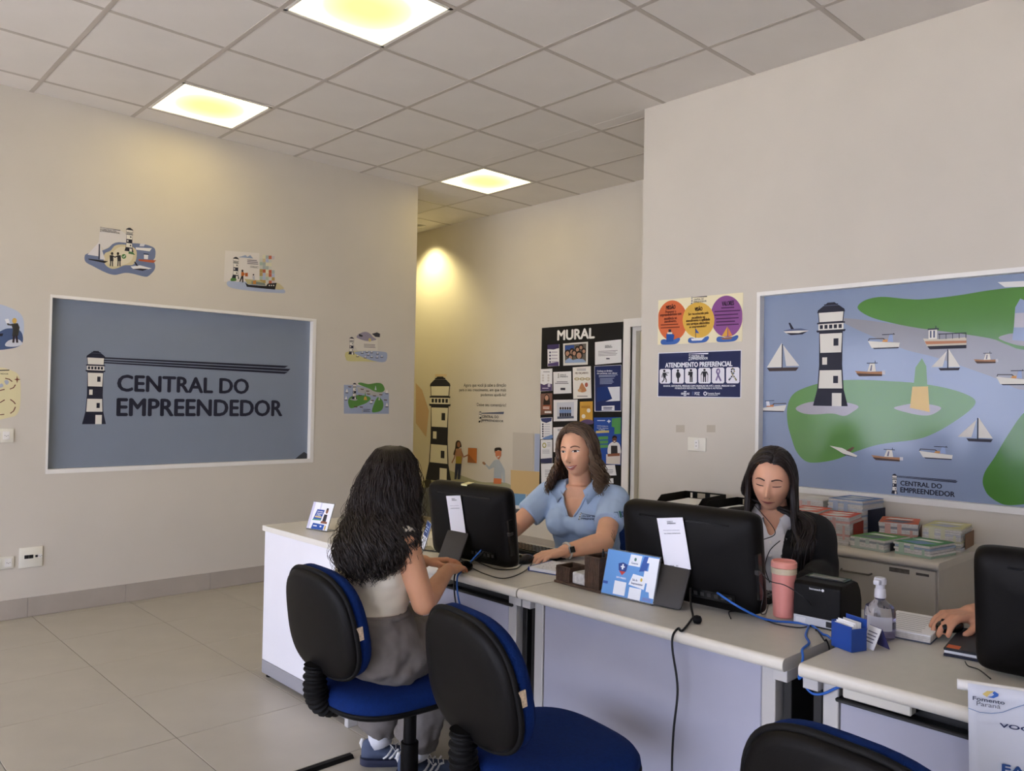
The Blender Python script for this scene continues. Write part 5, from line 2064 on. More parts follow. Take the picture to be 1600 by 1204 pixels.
def make_face(F, brow, lip, smile=0.0, teeth=False, lids=0.0, gaze=0.0):
    op = .0070 * (1 - lids)
    for sg in (-1, 1):
        cx, cz = sg * .031, .006
        top = [(cx + .0150 * math.cos(a), cz + op * math.sin(a) * (1.0)) for a in [PI * k / 8 for k in range(9)]]
        bot = [(cx + .0150 * math.cos(a), cz + op * .75 * math.sin(a)) for a in [PI + PI * k / 8 for k in range(1, 8)]]
        if lids < .75:
            F.patch(top + bot, .0008, 'eye', M_EYEW, 3, .0014)
            r = .0062
            iris = []
            for k in range(16):
                a = 2 * PI * k / 16
                iris.append((cx + gaze * .005 + r * math.cos(a), max(min(cz - .0005 + r * math.sin(a), cz + op * .93), cz - op * .72)))
            F.patch(iris, .0022, 'iris', M_IRIS, 2, .0006)
        lid = [(p[0], p[1] + .0006) if lids < .7 else (p[0], 2 * cz - p[1] - .003) for p in top]
        F.strip(lid, (.0022, .0032, .0022), .0026, 'lashes', M_LASH)
        if .5 <= lids < .7:
            F.strip([(cx + sg * k * .015, cz - .0035 - .0025 * (1 - k * k)) for k in (-1, -.5, 0, .5, 1)], (.001, .002, .0015), .0018, 'lashes', M_LASH)
        F.strip([(sg * .012, .0245), (sg * .026, .0295), (sg * .040, .0275), (sg * .049, .0205)], (.0058, .0050, .0018), .0012, 'eyebrow', brow)
        F.strip([(sg * .006, -.0425), (sg * .0105, -.0405)], (.0026, .002), .0006, 'nostril', M_LASH)
    w = .0235 + .006 * smile
    up = .006 * smile
    zc = -.062
    L, N = [], 9
    for k in range(N):
        t = -1 + 2 * k / (N - 1)
        L.append((t * w, zc + up * t * t))
    gap = .0105 * (1 if teeth else 0)
    if teeth:
        F.patch([(x, z + .0005) for x, z in L] + [(x * .96, z - gap * (1 - (x / w) ** 2)) for x, z in reversed(L[1:-1])], .0012, 'teeth', M_TEETH, 2, 0)
    ul = [(x, z) for x, z in L] + [(x, z + (.0042 + .0012 * (abs(x) / w < .5) - .0012 * (abs(x) < .003)) * (1 - (x / w) ** 2)) for x, z in reversed(L[1:-1])]
    F.patch(ul, .0014, 'upper_lip', lip, 2, .001)
    ll = [(x, z - gap * (1 - (x / w) ** 2)) for x, z in L] + [(x * .9, z - gap * (1 - (x / w) ** 2) - .0058 * (1 - (x / w) ** 2)) for x, z in reversed(L[1:-1])]
    F.patch(ll, .0014, 'lower_lip', lip, 2, .0015)
    F.strip([(x, z) for x, z in L], (.0012, .0016, .0012), .0022, 'mouth_line', mat('mouth_dark', (84, 36, 32), 0.6)) if not teeth else None


def strands(M, n, length, part, wave, amp, rad, spread, rng, zlow=None, back_only=False, drift=(0, 0, 0), head_r=(.086, .108, .122), face_open=.62, body_r=None, curl_from=.25, floor_fn=None, behind=0.0):
    """hair locks: roots on the scalp, comb over the head ellipsoid, then fall"""
    mb = MB()
    for i in range(n):
        # root: along the parting / crown
        th = rng.uniform(-PI, PI)           # azimuth, 0 = person's left, pi/2 = front
        rootz = rng.uniform(.35, 1.0)
        front = math.sin(th)
        if back_only and front > .25:
            continue
        # azimuth where the lock comes down; keep the face open
        side = math.copysign(1, math.cos(th))
        a = th
        if front > face_open:
            a = (math.asin(face_open) - rng.uniform(0, .22)) if side > 0 else PI - (math.asin(face_open) - rng.uniform(0, .22))
        pts, rs = [], []
        jit = rng.uniform(.96, 1.07)
        px = part
        ph0 = rng.uniform(0, 6.28)
        L = length * rng.uniform(.82, 1.05)
        steps = 9 if wave < 30 else 16
        y0 = rng.uniform(-.06, .098)
        for k in range(steps):
            t = k / (steps - 1)
            # elevation goes from the top down to the widest line
            el = (PI / 2 - .05) * (1 - t) ** 1.0 - .12 * t
            x = head_r[0] * math.cos(el) * math.cos(a) * jit + px * (1 - t) ** 2
            y = head_r[1] * math.cos(el) * math.sin(a) * jit + y0 * (1 - t) ** 1.5
            z = head_r[2] * math.sin(el) * jit
            ee = math.sqrt((x / head_r[0]) ** 2 + (y / head_r[1]) ** 2 + (z / head_r[2]) ** 2) / jit
            x, y, z = x / ee, y / ee, z / ee
            wb_ = amp * .55 * max(0, t - .35) / .65
            ob_ = 1 + wb_ / .1 * .6 * math.cos(ph0 - wave * .13 * (1 - t))
            pts.append(M @ (Vector((x, y, z)) * ob_ + Vector((-math.sin(a), math.cos(a), 0)) * (wb_ * math.sin(ph0 - wave * .13 * (1 - t)))))
        base = pts[-1].copy()
        out = (base - M.translation)
        out.z = 0
        out.normalize()
        m = max(10, int(L * wave / .8) + 4)
        fr1 = rng.uniform(.8, 1.25)
        if floor_fn:
            floor_fn.jit = rng.random()
        tang = Vector((-out.y, out.x, 0))
        for k in range(1, m + 1):
            t = k / m
            dn = L * t
            p = base + Vector((0, 0, -dn)) + out * (spread * t * t * (3 - 2 * t)) + Vector(drift) * t ** 1.25
            wv = amp * (.55 + .45 * min(1, t / curl_from))
            p += tang * (wv * math.sin(ph0 + wave * fr1 * dn)) + out * (wv * .7 * math.cos(ph0 + wave * fr1 * dn))
            if floor_fn:
                p = floor_fn(p)
            pts.append(p)
        r = rad * rng.uniform(.7, 1.3)
        for k in range(len(pts)):
            t = k / (len(pts) - 1)
            rs.append(max(r * (1 - .75 * max(0, (t - .55) / .45) ** 1.5) * (.55 + .45 * min(1, t / .15)), .0006))
        mb.tube(pts, rs, 5, 0, True)
    return mb


def cap_hair(M, m, par, r=(.080, .102, .119), face=.045, low=-.03, part=0.0):
    """close under layer so no scalp shows between the locks"""
    mb = MB()
    n, nv = 40, 18
    rings = []
    for j in range(nv + 1):
        el = -PI * .18 + (PI / 2 + PI * .18) * j / nv
        ring = []
        for k in range(n):
            a = 2 * PI * k / n
            x, y, z = r[0] * math.cos(el) * math.cos(a), r[1] * math.cos(el) * math.sin(a), r[2] * math.sin(el)
            zt = .112 - .42 * abs(x - part)
            if y > 0 and z < zt:           # hairline: highest at the parting, pulled back from the face
                f = min(1, (zt - z) / .035)
                y = min(y, .085 - (.085 - face + .02) * f) if y > face - .02 else y
            ring.append(M @ Vector((x, y, z)))
        rings.append(ring)
    mb.ring_loft(rings)
    return mb
# ================================================================== THINGS ON THE DESKS
def on_desk(px, py, z=None):
    return at_z(px, py, DZ if z is None else z)


def acrylic_stand(x, y, rz, w, hgt, lean, label, art, z=DZ + .0006, thick=.003):
    """sloping clear stand with a printed card; local -x faces the visitor side"""
    t = thing('display_stand', label, 'stand', (x, y, z), rz, 'clear display stands with printed cards')
    M = Matrix.Translation((0, 0, .002)) @ Matrix.Rotation(lean, 4, 'Y')
    MC = mat('clear_acrylic', (225, 230, 235), 0.08, trans=.9, ior=1.3)
    MB().rbox(0, thick, -w / 2 - .004, w / 2 + .004, 0, hgt + .004, .001, 1, 0, M).build('front_plate', MC, t)
    MB().rbox(0.0, hgt * .42, -w / 2, w / 2, .0, .003, .001, 1).build('foot_plate', MC, t)
    MB().box(-.0009, -.0002, -w / 2, w / 2, .004, hgt, 0, M).build('card', mat('card_white', (234, 236, 240), .45), t)
    A4 = Art(M @ Vector((-.0011, 0, .004)), (M.to_3x3() @ Vector((0, -1, 0))), (M.to_3x3() @ Vector((0, 0, 1))))
    art(A4, w, hgt - .004)
    A4.emit('print', t)
    return t


def card_apron(a, w, hh):
    a.rect(-w * .5, 0, -w * .38, hh, (206, 204, 226))
    a.rect(-w * .12, hh * .55, -w * .05, hh, (212, 212, 230))
    a.poly([(-w * .33, hh * .32), (w * .1, hh * .34), (w * .12, hh * .42), (-w * .28, hh * .42)], (84, 150, 130))
    a.poly([(-w * .30, hh * .37), (w * .08, hh * .39), (w * .14, hh * .74), (-w * .22, hh * .74)], (44, 78, 158))
    a.text('VOCÊ ACREDITA', -w * .20, hh * .69, w * .09, hh * .64, (232, 234, 242), .03)
    a.text('NO SEU NEGÓCIO', -w * .20, hh * .62, w * .09, hh * .57, (232, 234, 242), .03)
    a.text('E O SEBRAE', -w * .20, hh * .55, w * .02, hh * .51, (232, 234, 242), .03)
    a.rect(-w * .24, hh * .43, w * .07, hh * .49, (212, 192, 140))
    a.poly([(-w * .28, 0), (w * .30, 0), (w * .32, hh * .20), (-w * .24, hh * .22)], (44, 84, 164))
    a.bars(-w * .2, hh * .10, 0, 1, .01, hh * .04, (226, 230, 240))
    a.poly([(w * .14, hh * .09), (w * .18, hh * .09), (w * .18, hh * .16), (w * .14, hh * .16)], (226, 230, 240))
    a.poly([(w * .11, hh * .11), (w * .21, hh * .11), (w * .21, hh * .14), (w * .11, hh * .14)], (226, 230, 240))
    a.poly([(w * .08, hh * .30), (w * .44, hh * .30), (w * .40, hh * .60), (w * .14, hh * .60)], (230, 230, 236))
    a.poly([(w * .16, hh * .30), (w * .34, hh * .30), (w * .33, hh * .58), (w * .18, hh * .58)], (48, 46, 54))
    a.poly([(w * .10, hh * .24), (w * .42, hh * .24), (w * .40, hh * .32), (w * .12, hh * .32)], (134, 88, 66))
    a.ell(w * .27, hh * .70, w * .055, hh * .085, (134, 90, 66))
    a.poly([(w * .21, hh * .72), (w * .23, hh * .82), (w * .31, hh * .82), (w * .33, hh * .72), (w * .27, hh * .77)], (34, 30, 32))
    a.ell(w * .38, hh * .10, w * .04, hh * .09, (206, 176, 110))


acrylic_stand(1.985, 3.47, math.radians(12), .145, .135, math.radians(20), 'small card with a man in apron standing on the white cabinet', card_apron)


def card_blue(a, w, hh):
    a.rect(-w / 2, 0, w / 2, hh, (104, 156, 216))
    WB = (236, 240, 246)
    a.poly([(-w * .06, hh * .72), (w * .16, hh * .72), (w * .18, hh * .97), (-w * .04, hh * .97)], WB)
    a.text('Governo', -w * .01, hh * .81, w * .12, hh * .76, (90, 110, 150), .02)
    a.ell(w * .06, hh * .87, w * .022, hh * .04, (90, 130, 120))
    a.poly([(w * .16, hh * .62), (w * .30, hh * .66), (w * .34, hh * .97), (w * .22, hh * .97)], (58, 92, 168))
    a.poly([(w * .30, hh * .97), (w * .5, hh * .97), (w * .5, hh * .10), (w * .42, hh * .10), (w * .40, hh * .22), (w * .34, hh * .22), (w * .34, hh * .4), (w * .26, hh * .4), (w * .26, hh * .66), (w * .33, hh * .66), (w * .33, hh * .84), (w * .28, hh * .84)], WB)
    a.poly([(w * .0, hh * .30), (w * .30, hh * .25), (w * .32, hh * .52), (w * .06, hh * .55)], WB)
    a.text('Sala do', w * .06, hh * .45, w * .16, hh * .40, (90, 100, 130), .02)
    a.text('Empreendedor', w * .05, hh * .37, w * .27, hh * .31, (64, 78, 116), .02)
    a.ell(w * .23, hh * .45, w * .02, hh * .04, (206, 176, 60))
    a.poly([(-w * .25, hh * .72), (-w * .16, hh * .76), (-w * .07, hh * .72), (-w * .08, hh * .58), (-w * .15, hh * .48), (-w * .23, hh * .58)], (52, 74, 140))
    a.poly([(-w * .22, hh * .56), (-w * .09, hh * .56), (-w * .15, hh * .47)], (206, 76, 66))
    a.rect(-w * .175, hh * .60, -w * .145, hh * .72, WB)
    a.rect(-w * .20, hh * .645, -w * .12, hh * .675, WB)
    a.text('BEM-VINDO', -w * .25, hh * .43, -w * .06, hh * .39, WB, .02)
    a.rect(-w * .27, hh * .03, -w * .04, hh * .33, WB)
    a.rect(w * .03, hh * .0, w * .26, hh * .25, WB)
    a.rect(-w * .5, hh * .22, -w * .40, hh * .28, (58, 92, 168))
    a.rect(w * .3, hh * .02, w * .46, hh * .09, (120, 140, 196))


acrylic_stand(2.086, 1.645, math.radians(3), .205, .150, math.radians(15), 'blue and white printed card in clear stand in front of the middle computer', card_blue)


def card_small(a, w, hh):
    a.rect(-w / 2, 0, w / 2, hh * .45, (222, 224, 232))
    a.rect(-w / 2, hh * .45, w / 2, hh, (60, 84, 140))
    a.bars(-w * .4, hh * .6, w * .3, 3, hh * .1, hh * .04, (190, 200, 220))


acrylic_stand(2.10, 2.775, math.radians(-28), .10, .115, math.radians(16), 'small blue card in a clear stand partly hidden by the visitor hair', card_small)

# wooden desk organiser
M_WOOD = mat('dark_carved_wood', (78, 58, 44), 0.65, var=.45, vscale=26, bump=.6, bscale=70)
t = thing('desk_organiser', 'dark carved wooden pen holder with a low and a tall box on one base', 'organiser', (2.128, 1.862, DZ + .0006), math.radians(-2))
MB().rbox(-.045, .055, -.115, .110, 0, .009, .002).build('base', M_WOOD, t)
for (y0, y1, hh, x0, x1) in ((.035, .105, .062, -.04, .045), (-.105, -.035, .118, -.04, .045)):
    bx = MB()
    w = .006
    bx.rbox(x0, x0 + w, y0, y1, .009, hh, .001, 1).rbox(x1 - w, x1, y0, y1, .009, hh, .001, 1).rbox(x0, x1, y0, y0 + w, .009, hh, .001, 1).rbox(x0, x1, y1 - w, y1, .009, hh, .001, 1).box(x0 + w, x1 - w, y0 + w, y1 - w, .009, .014)
    o = bx.build('low_box' if hh < .1 else 'tall_box', M_WOOD, t)
    rr = random.Random(4)
    for k in range(9):      # carved ribs on the faces
        yy = y0 + (y1 - y0) * (k + .5) / 9
        pts = [(x0 - .0008, yy + rr.uniform(-.0015, .0015), .012 + (hh - .016) * q / 6) for q in range(7)]
        MB().tube(pts, .0022, 5).build('rib', M_WOOD, o)
mb = MB().rbox(-.035, .04, -.03, .03, .0095, .05, .006)
o = mb.build('card_pile', mat('crumpled_paper', (190, 188, 184), .8, var=.2, vscale=60, bump=.8, bscale=90), t)
tag(MB().tube([(2.15, 1.79, DZ + .02), (2.145, 1.795, DZ + .13)], .0042, 8).tube([(2.145, 1.795, DZ + .13), (2.1447, 1.7953, DZ + .138)], .002, 8).build('pen', M_DARKGAP, None, True), 'black pen standing in the tall wooden box', 'pen')
tag(MB().lathe([(.0075, 0), (.0065, .012), (.002, .048), (.0006, .052)], 14, 0, Matrix.Translation((2.235, 1.70, DZ + .115))).lathe([(.02, 0), (.02, .004), (.0075, .006), (.0075, .115)], 14, 0, Matrix.Translation((2.235, 1.70, DZ + .0006))).build('glue_bottle', mat('ivory_plastic', (224, 212, 184), .4), None, True), 'pointed ivory glue bottle tip behind the blue card', 'bottle')

# notebook by the watch
t = thing('notebook', 'white patterned notebook with blue edge beside the wooden pen holder', 'notebook', (2.245, 2.075, DZ + .0006), math.radians(10))
MB().rbox(-.075, .075, -.105, .105, .002, .013, .001, 1).build('pages', M_PAPER, t)
MB().rbox(-.078, .078, -.108, .108, 0, .0022, .0008, 1).build('back_cover', P((52, 78, 150)), t)
MB().rbox(-.078, .078, -.108, .108, .013, .0152, .0008, 1).build('front_cover', mat('notebook_cover', (222, 222, 224), .5), t)
a = Art((0, 0, .0154), (0, -1, 0), (1, 0, 0))
rr = random.Random(21)
for k in range(90):
    x, y = rr.uniform(-.1, .1), rr.uniform(-.072, .072)
    an = rr.uniform(0, 3.1)
    a.line([(x, y), (x + .007 * math.cos(an), y + .007 * math.sin(an)), (x + .011 * math.cos(an + .6), y + .011 * math.sin(an + .6))], .0012, (66, 66, 78))
a.STEP = .00001
o = a.emit('pattern', t)
o['kind'] = 'stuff'
MB().box(-.0785, .0785, .104, .109, .0, .0156).build('spine', P((52, 78, 150)), t)


# keyboards and mice
def keyboard(x, y, rz, label):
    t = thing('keyboard', label, 'keyboard', (x, y, DZ + .0006), rz, 'black keyboards')
    MB().rbox(-.065, .065, -.21, .21, 0, .016, .004).build('case', M_BLACK, t, True)
    kb = MB()
    for i in range(5):
        for j in range(20):
            kb.rbox(-.055 + i * .022, -.037 + i * .022, -.20 + j * .02, -.183 + j * .02, .016, .021, .002, 1)
    kb.build('keys', M_BLACKG, t)['kind'] = 'stuff'
    return t


def mouse(x, y, rz, label, z=DZ + .0006):
    t = thing('computer_mouse', label, 'mouse', (x, y, z), rz, 'black computer mice')
    b = Body()
    b.ell((0, 0, .012), (.05, .029, .022))
    me = b.skin('mouse', .003, 3)
    for v in me.vertices:
        v.co.z = max(v.co.z, 0)
    o = link('shell', me, t)
    me.materials.append(M_BLACKG)
    MB().tube([(-.030, -.003, .031), (-.030, .003, .031)], .005, 10).build('wheel', M_RUBBER, t, True)
    return t


keyboard(2.42, 2.44, math.radians(3), 'black keyboard in front of the woman in polo')
keyboard(2.43, 1.52, math.radians(8), 'black keyboard in front of the woman in blazer')
keyboard(2.47, .36, math.radians(2), 'black keyboard at the nearest desk')
mouse(2.245, 2.283, math.radians(5), 'black mouse under the hand with the watch')
mouse(2.452, .785, math.radians(-15), 'black mouse under the hand at the nearest desk', DZ + .0225)
mouse(1.965, 2.325, math.radians(30), 'small black mouse under the hands of the visitor')

# tumbler
t = thing('tumbler', 'tall pink insulated tumbler with beige band', 'cup', (2.30, 1.205, DZ + .0006))
MP_ = mat('pink_enamel', (226, 146, 136), .35)
MB().lathe([(.028, 0), (.031, .003), (.035, .09), (.036, .132)], 28).build('body', MP_, t, True)
MB().lathe([(.0365, .132), (.038, .133), (.038, .149), (.0365, .150)], 28).build('band', mat('beige_band', (206, 190, 160), .5), t, True)
MB().lathe([(.0365, .150), (.039, .152), (.039, .166), (.035, .171), (.033, .165), (.004, .164)], 28).build('lid', mat('pink_lid', (226, 150, 134), .4), t, True)

# receipt printer
t = thing('receipt_printer', 'black receipt printer with rounded front beside the pink tumbler', 'printer', (2.335, 1.085, DZ + .0006), math.radians(2))
prof = [(-.075, .0), (-.075, .03), (-.072, .118), (-.062, .128), (.03, .132), (.055, .124), (.075, .10), (.085, .07), (.085, .0)]
pb = MB()
n = len(prof)
for (y0, y1) in ((-.07, .07),):
    vs = [(x, y0, z) for x, z in prof] + [(x, y1, z) for x, z in prof]
    pb.add(vs, [tuple(range(n)), tuple(range(2 * n - 1, n - 1, -1))] + [(i, (i + 1) % n, n + (i + 1) % n, n + i) for i in range(n)])
bd = pb.build('body', M_BLACK, t)
bv = bd.modifiers.new('edge', 'BEVEL')
bv.width = .004
bv.segments = 2
MB().rbox(-.02, .035, -.060, .060, .1305, .1345, .001, 1).build('paper_slot', M_BLACKG, t)
MB().rbox(-.01, .02, -.05, .05, .1335, .136, .001, 1).build('tear_bar', mat('satin_grey', (128, 122, 114)), t)
MB().rbox(-.0765, -.0735, -.068, .068, .004, .028, .001, 1).build('port_panel', mat('light_grey_port', (188, 190, 194), .5), t)
MB().rbox(-.0785, -.0763, -.05, -.03, .008, .024, .001, 1).build('port', M_DARKGAP, t)
MB().rbox(-.0785, -.0763, .03, .06, .006, .022, .001, 1).build('plug', mat('light_grey_plug', (206, 206, 208), .5), t)
a = Art((-.0727, 0, .108), (0, -1, 0), (.025, 0, 1))
a.text('bematech', -.022, .005, .012, -.001, (214, 214, 218), .02)
a.ell(.018, .002, .004, .004, (214, 214, 218))
a.emit('lettering', t)

# sanitiser bottle
t = thing('sanitiser_bottle', 'clear bottle of violet gel with white pump cap', 'bottle', (2.305, .918, DZ + .0006))
MG = mat('clear_plastic', (236, 236, 244), .05, trans=.95, ior=1.35)
MB().lathe([(.033, .0), (.039, .004), (.041, .02), (.041, .072), (.037, .088), (.018, .102), (.013, .108), (.013, .114)], 32).build('bottle', MG, t, True)
MB().lathe([(.030, .003), (.0375, .007), (.0385, .02), (.0385, .050), (.001, .050)], 32).build('gel', mat('violet_gel', (176, 164, 220), .05, trans=.85, ior=1.34), t, True)
vs, fs = [], []
for k in range(13):
    an = math.radians(150 + 100 * k / 12)
    for z in (.028, .066):
        vs.append((.0416 * math.cos(an), .0416 * math.sin(an), z))
for k in range(12):
    fs.append((2 * k, 2 * k + 2, 2 * k + 3, 2 * k + 1))
MB().add(vs, fs).build('label', mat('bottle_label', (206, 206, 216), .5, alpha=.85), t, 'all')
MW = mat('pump_white', (228, 226, 232), .3, trans=.3)
MB().lathe([(.015, .112), (.0155, .118), (.0145, .135), (.012, .138), (.012, .148), (.016, .150), (.0165, .162), (.014, .168), (.004, .169)], 20).build('cap', MW, t, True)
MB().rbox(-.030, .002, -.009, .009, .150, .164, .004).build('spout', MW, t, True)

# blue card box and the leaning card
t = thing('card_box', 'small dark blue card box filled with white cards', 'box', (2.135, .935, DZ + .0006), math.radians(-20))
MBX = mat('blue_box', (34, 70, 150), .35)
b = MB().rbox(-.022, -.020, -.035, .035, 0, .066, .0006, 1).rbox(.030, .032, -.035, .035, 0, .082, .0006, 1).rbox(-.022, .032, -.035, -.033, 0, .060, .0006, 1).rbox(-.022, .032, .033, .035, 0, .070, .0006, 1).box(-.02, .03, -.033, .033, 0, .003)
b.build('body', MBX, t)
for k in range(6):
    MB().box(-.015 + .006 * k, -.0145 + .006 * k + .001, -.030, .030, .004, .066 + .004 * (k % 3)).build('card', M_PAPER, t)
t = thing('tent_card', 'white tent card leaning behind the blue card box', 'card', (2.178, .900, DZ + .0006), math.radians(-30))
M = Matrix.Rotation(math.radians(24), 4, 'Y')
MB().box(0, .0015, -.024, .024, 0, .060, 0, M).build('front', M_PAPER, t)
MB().box(0, .0015, -.024, .024, 0, .060, 0, Matrix.Translation((.050, 0, 0)) @ Matrix.Rotation(math.radians(-24), 4, 'Y')).build('back', P((60, 60, 110)), t)
a = Art(M @ Vector((-.0003, 0, 0)), (0, -1, 0), M.to_3x3() @ Vector((0, 0, 1)))
a.bars(-.018, .016, .018, 4, .009, .003, (120, 118, 130))
a.emit('print', t)

# pad of printed sheets
t = thing('paper_pad', 'thick pad of white printed sheets behind the bottle', 'pad', (2.46, .885, DZ + .0006), math.radians(6))
MB().rbox(-.125, .115, -.075, .075, 0, .003, .0008, 1).build('cover', P((90, 96, 110)), t)
for k in range(4):
    MB().rbox(-.122 + .001 * k, .112, -.073, .073, .003 + .005 * k, .0078 + .005 * k, .0006, 1).build('sheets', PAGE if k < 3 else M_PAPER, t)
a = Art((0, 0, .0229), (0, -1, 0), (1, 0, 0))
a.bars(-.06, -.10, .05, 9, .022, .004, (130, 126, 128))
a.emit('print', t)

# little books under the mouse hand
t = thing('small_book', 'small black and white booklet under the mouse at the nearest desk', 'book', (2.375, .70, DZ + .0006), math.radians(8))
MB().rbox(-.10, .15, -.05, .055, 0, .006, .001, 1).build('lower_cover', P((34, 36, 52)), t)
MB().rbox(-.092, .145, -.045, .055, .006, .015, .001, 1).build('pages', M_PAPER, t)
MB().rbox(-.10, .15, -.05, .055, .015, .0215, .001, 1).build('upper_cover', P((36, 36, 40)), t)
MB().box(-.094, -.06, .02, .05, .0215, .0217).build('orange_mark', P((206, 96, 50)), t)

# banner hanging over the front edge of the nearest desk
M_BAN = mat('banner_cloth', (206, 209, 219), .5, var=.02)
bzt = .838
BL = Vector((1.80, .557, 0))              # outer end of the banner; it stands askew to the desk
BU = Vector((.357, -.934, 0))
BW = .30
t = thing('banner', 'white roll banner with FOMENTO PARANÁ logo standing before the nearest desk', 'banner', BL + BU * (BW / 2))
BMX = Matrix(((.357, .934, 0, 0), (-.934, .357, 0, 0), (0, 0, 1, 0), (0, 0, 0, 1)))     # local x runs along the banner, -y faces the visitors
MB().tube([(-BW / 2 - .004, 0, bzt), (BW / 2 + .014, 0, bzt)], .0105, 18, 0, True, BMX).build('top_tube', mat('banner_tube', (232, 230, 226), .4), t, True)
MB().tube([(0, .018, .01), (0, .018, bzt - .012)], .006, 10, 0, True, BMX).build('pole', M_POST, t)
MB().rbox(-.05, .05, -.03, .05, 0, .02, .006, 2, 0, BMX).build('base', M_ALU, t)
vs, fs = [], []
NZ = 30
for i in range(NZ + 1):
    z = bzt + .008 - (bzt - .16) * i / NZ
    for k in range(17):
        x = -BW / 2 + .014 + (BW - .014) * k / 16
        vs.append(BMX @ Vector((x + .012 * (i / NZ) * (1 - k / 8), -.0115 + .0015 * math.sin(k * .8 + z * 6) * min(1, i / 6), z)))
for i in range(NZ):
    for k in range(16):
        fs.append((i * 17 + k, i * 17 + k + 1, (i + 1) * 17 + k + 1, (i + 1) * 17 + k))
sh = MB().add(vs, fs).build('sheet', M_BAN, t, 'all')
sd = sh.modifiers.new('thickness', 'SOLIDIFY')
sd.thickness = .0012
sd.offset = 0
BT = Matrix.Translation(-t.location)
a = Art(BL + Vector((-.934, -.357, 0)) * .0145, BU, (0, 0, 1))
a.crop(1440, 840, .30246)


def ban(name):
    o = a.emit(name, t)
    o.data.transform(BT)


a.poly([(314, 806), (338, 790), (376, 792), (352, 806), (345, 812), (338, 822)], (206, 182, 110))
a.poly([(376, 792), (398, 806), (396, 818), (372, 828), (338, 822), (362, 818), (374, 810), (366, 800)], (58, 100, 176))
ban('emblem')
a.text('Fomento', 264, 816, 430, 862, (66, 72, 92), .02)
a.text('Paraná', 284, 842, 408, 884, (104, 106, 116), 0)
ban('logo_name')
a.line([(240, 878), (300, 900), (360, 906), (420, 900), (470, 880), (529, 862), (620, 850)], 3, (96, 128, 172))
ban('wave_line')
a.text('VOCÊ', 402, 948, 600, 1010, (36, 46, 84), .03)
ban('lettering')
a.text('FA', 414, 1164, 540, 1236, (36, 76, 140), .04)
ban('lettering')


# ------------------------------------------------------------------ cables
def cable(pts, r, m, label, group='desk cables', n=8):
    return tag(MB().tube(spline(pts, 8), r, n).build('cable', m, None, 'all'), label, 'cable', group)


def D(px, py, r=.003):
    q = at_z(px, py, DZ + r + .0005)
    return (q.x, q.y, q.z)


def FX(px, py, x=1.944):
    q = at_x(px, py, x)
    return (q.x, q.y, q.z)


zc = DZ + .0035
cable([(2.07, 2.335, DZ + .075), (2.02, 2.345, DZ + .03), (1.96, 2.325, zc), (1.925, 2.30, zc), (1.896, 2.285, DZ - .012), (1.89, 2.27, DZ - .08), (1.90, 2.24, .60), (1.90, 2.15, .50)], .0032, M_CABLE_U, 'blue network cable hanging over the desk edge beside the visitor hands')
cable([(2.07, 2.32, DZ + .07), (2.0, 2.34, DZ + .015), (1.95, 2.335, zc), (1.895, 2.30, DZ - .01), (1.888, 2.285, DZ - .09), (1.895, 2.25, .58), (1.895, 2.17, .48)], .0028, M_CABLE_B, 'black cable twisted with the blue one beside the visitor hands')
cable([D(716, 870), D(735, 885), D(760, 897), D(790, 903), D(822, 890), D(832, 872), D(815, 852)], .0019, M_CABLE_B, 'thin black mouse cable looping round the corner of the visitor computer')
cable([D(705, 878), D(728, 868), D(752, 880), D(778, 889), D(806, 888), D(816, 880)], .0019, M_CABLE_B, 'thin black cable lying under the visitor computer')
cable([D(660, 858), D(678, 861), D(692, 862), D(700, 866)], .0025, M_CABLE_B, 'short black cable behind the visitor hand')
z2 = DZ + .004
cable([(2.135, 1.43, DZ + .07), (2.10, 1.405, DZ + .03), (2.075, 1.38, z2), D(1080, 968, .004), D(1066, 985, .004), (1.93, 1.332, z2), (1.898, 1.328, DZ - .01), (1.893, 1.325, DZ - .05), (1.898, 1.31, .60), (1.893, 1.318, .48), (1.898, 1.325, .36), (1.893, 1.315, .22), (1.92, 1.29, .10), (1.95, 1.26, .012)], .0034, M_CABLE_B, 'black power cable falling down the front of the long desk')
t = tag(MB().lathe([(.004, 0), (.011, .003), (.013, .012), (.011, .022), (.004, .026)], 16, 0, Matrix.Translation(Vector(D(1084, 969, .0125)) + Vector((.010, .010, 0))) @ Matrix.Rotation(PI / 2, 4, 'X') @ Matrix.Rotation(PI / 5, 4, 'Y')).build('cable_joint', M_RUBBER, None, True), 'round black plug joint on the power cable of the middle computer', 'plug')
cable([FX(1121, 926, 2.17), FX(1127, 930, 2.13), FX(1148, 944, 2.12), FX(1172, 957, 2.15), FX(1190, 965, 2.19), D(1212, 970), D(1240, 972), D(1268, 977), D(1285, 990), (2.19, 1.012, zc), (2.17, .981, DZ - .02), (2.12, .981, .64)], .0034, M_CABLE_U, 'bright blue network cable from the middle computer to the desk gap')
cable([D(1264, 977), D(1259, 992), (2.09, 1.02, zc), (2.02, 1.004, zc), (1.985, .985, zc - .012), (1.955, .980, DZ - .05), FX(1255, 1056), FX(1259, 1072), FX(1270, 1083), FX(1287, 1083), FX(1308, 1074), FX(1332, 1069)], .0034, M_CABLE_U, 'bright blue cable dropping through the gap between the two nearest desks')
cable([D(1262, 968), D(1278, 985), D(1288, 1000), (2.15, .999, zc), (2.13, .981, DZ - .03), (2.1, .981, .6)], .0022, M_CABLE_B, 'thin black cable from the printer into the desk gap')
cable([(2.19, 1.23, DZ + .16), (2.20, 1.20, DZ + .125), (2.215, 1.15, DZ + .115), (2.235, 1.09, DZ + .075), D(1268, 960), D(1275, 985)], .0015, M_CABLE_B, 'thin black cord arching from the middle computer past the printer')
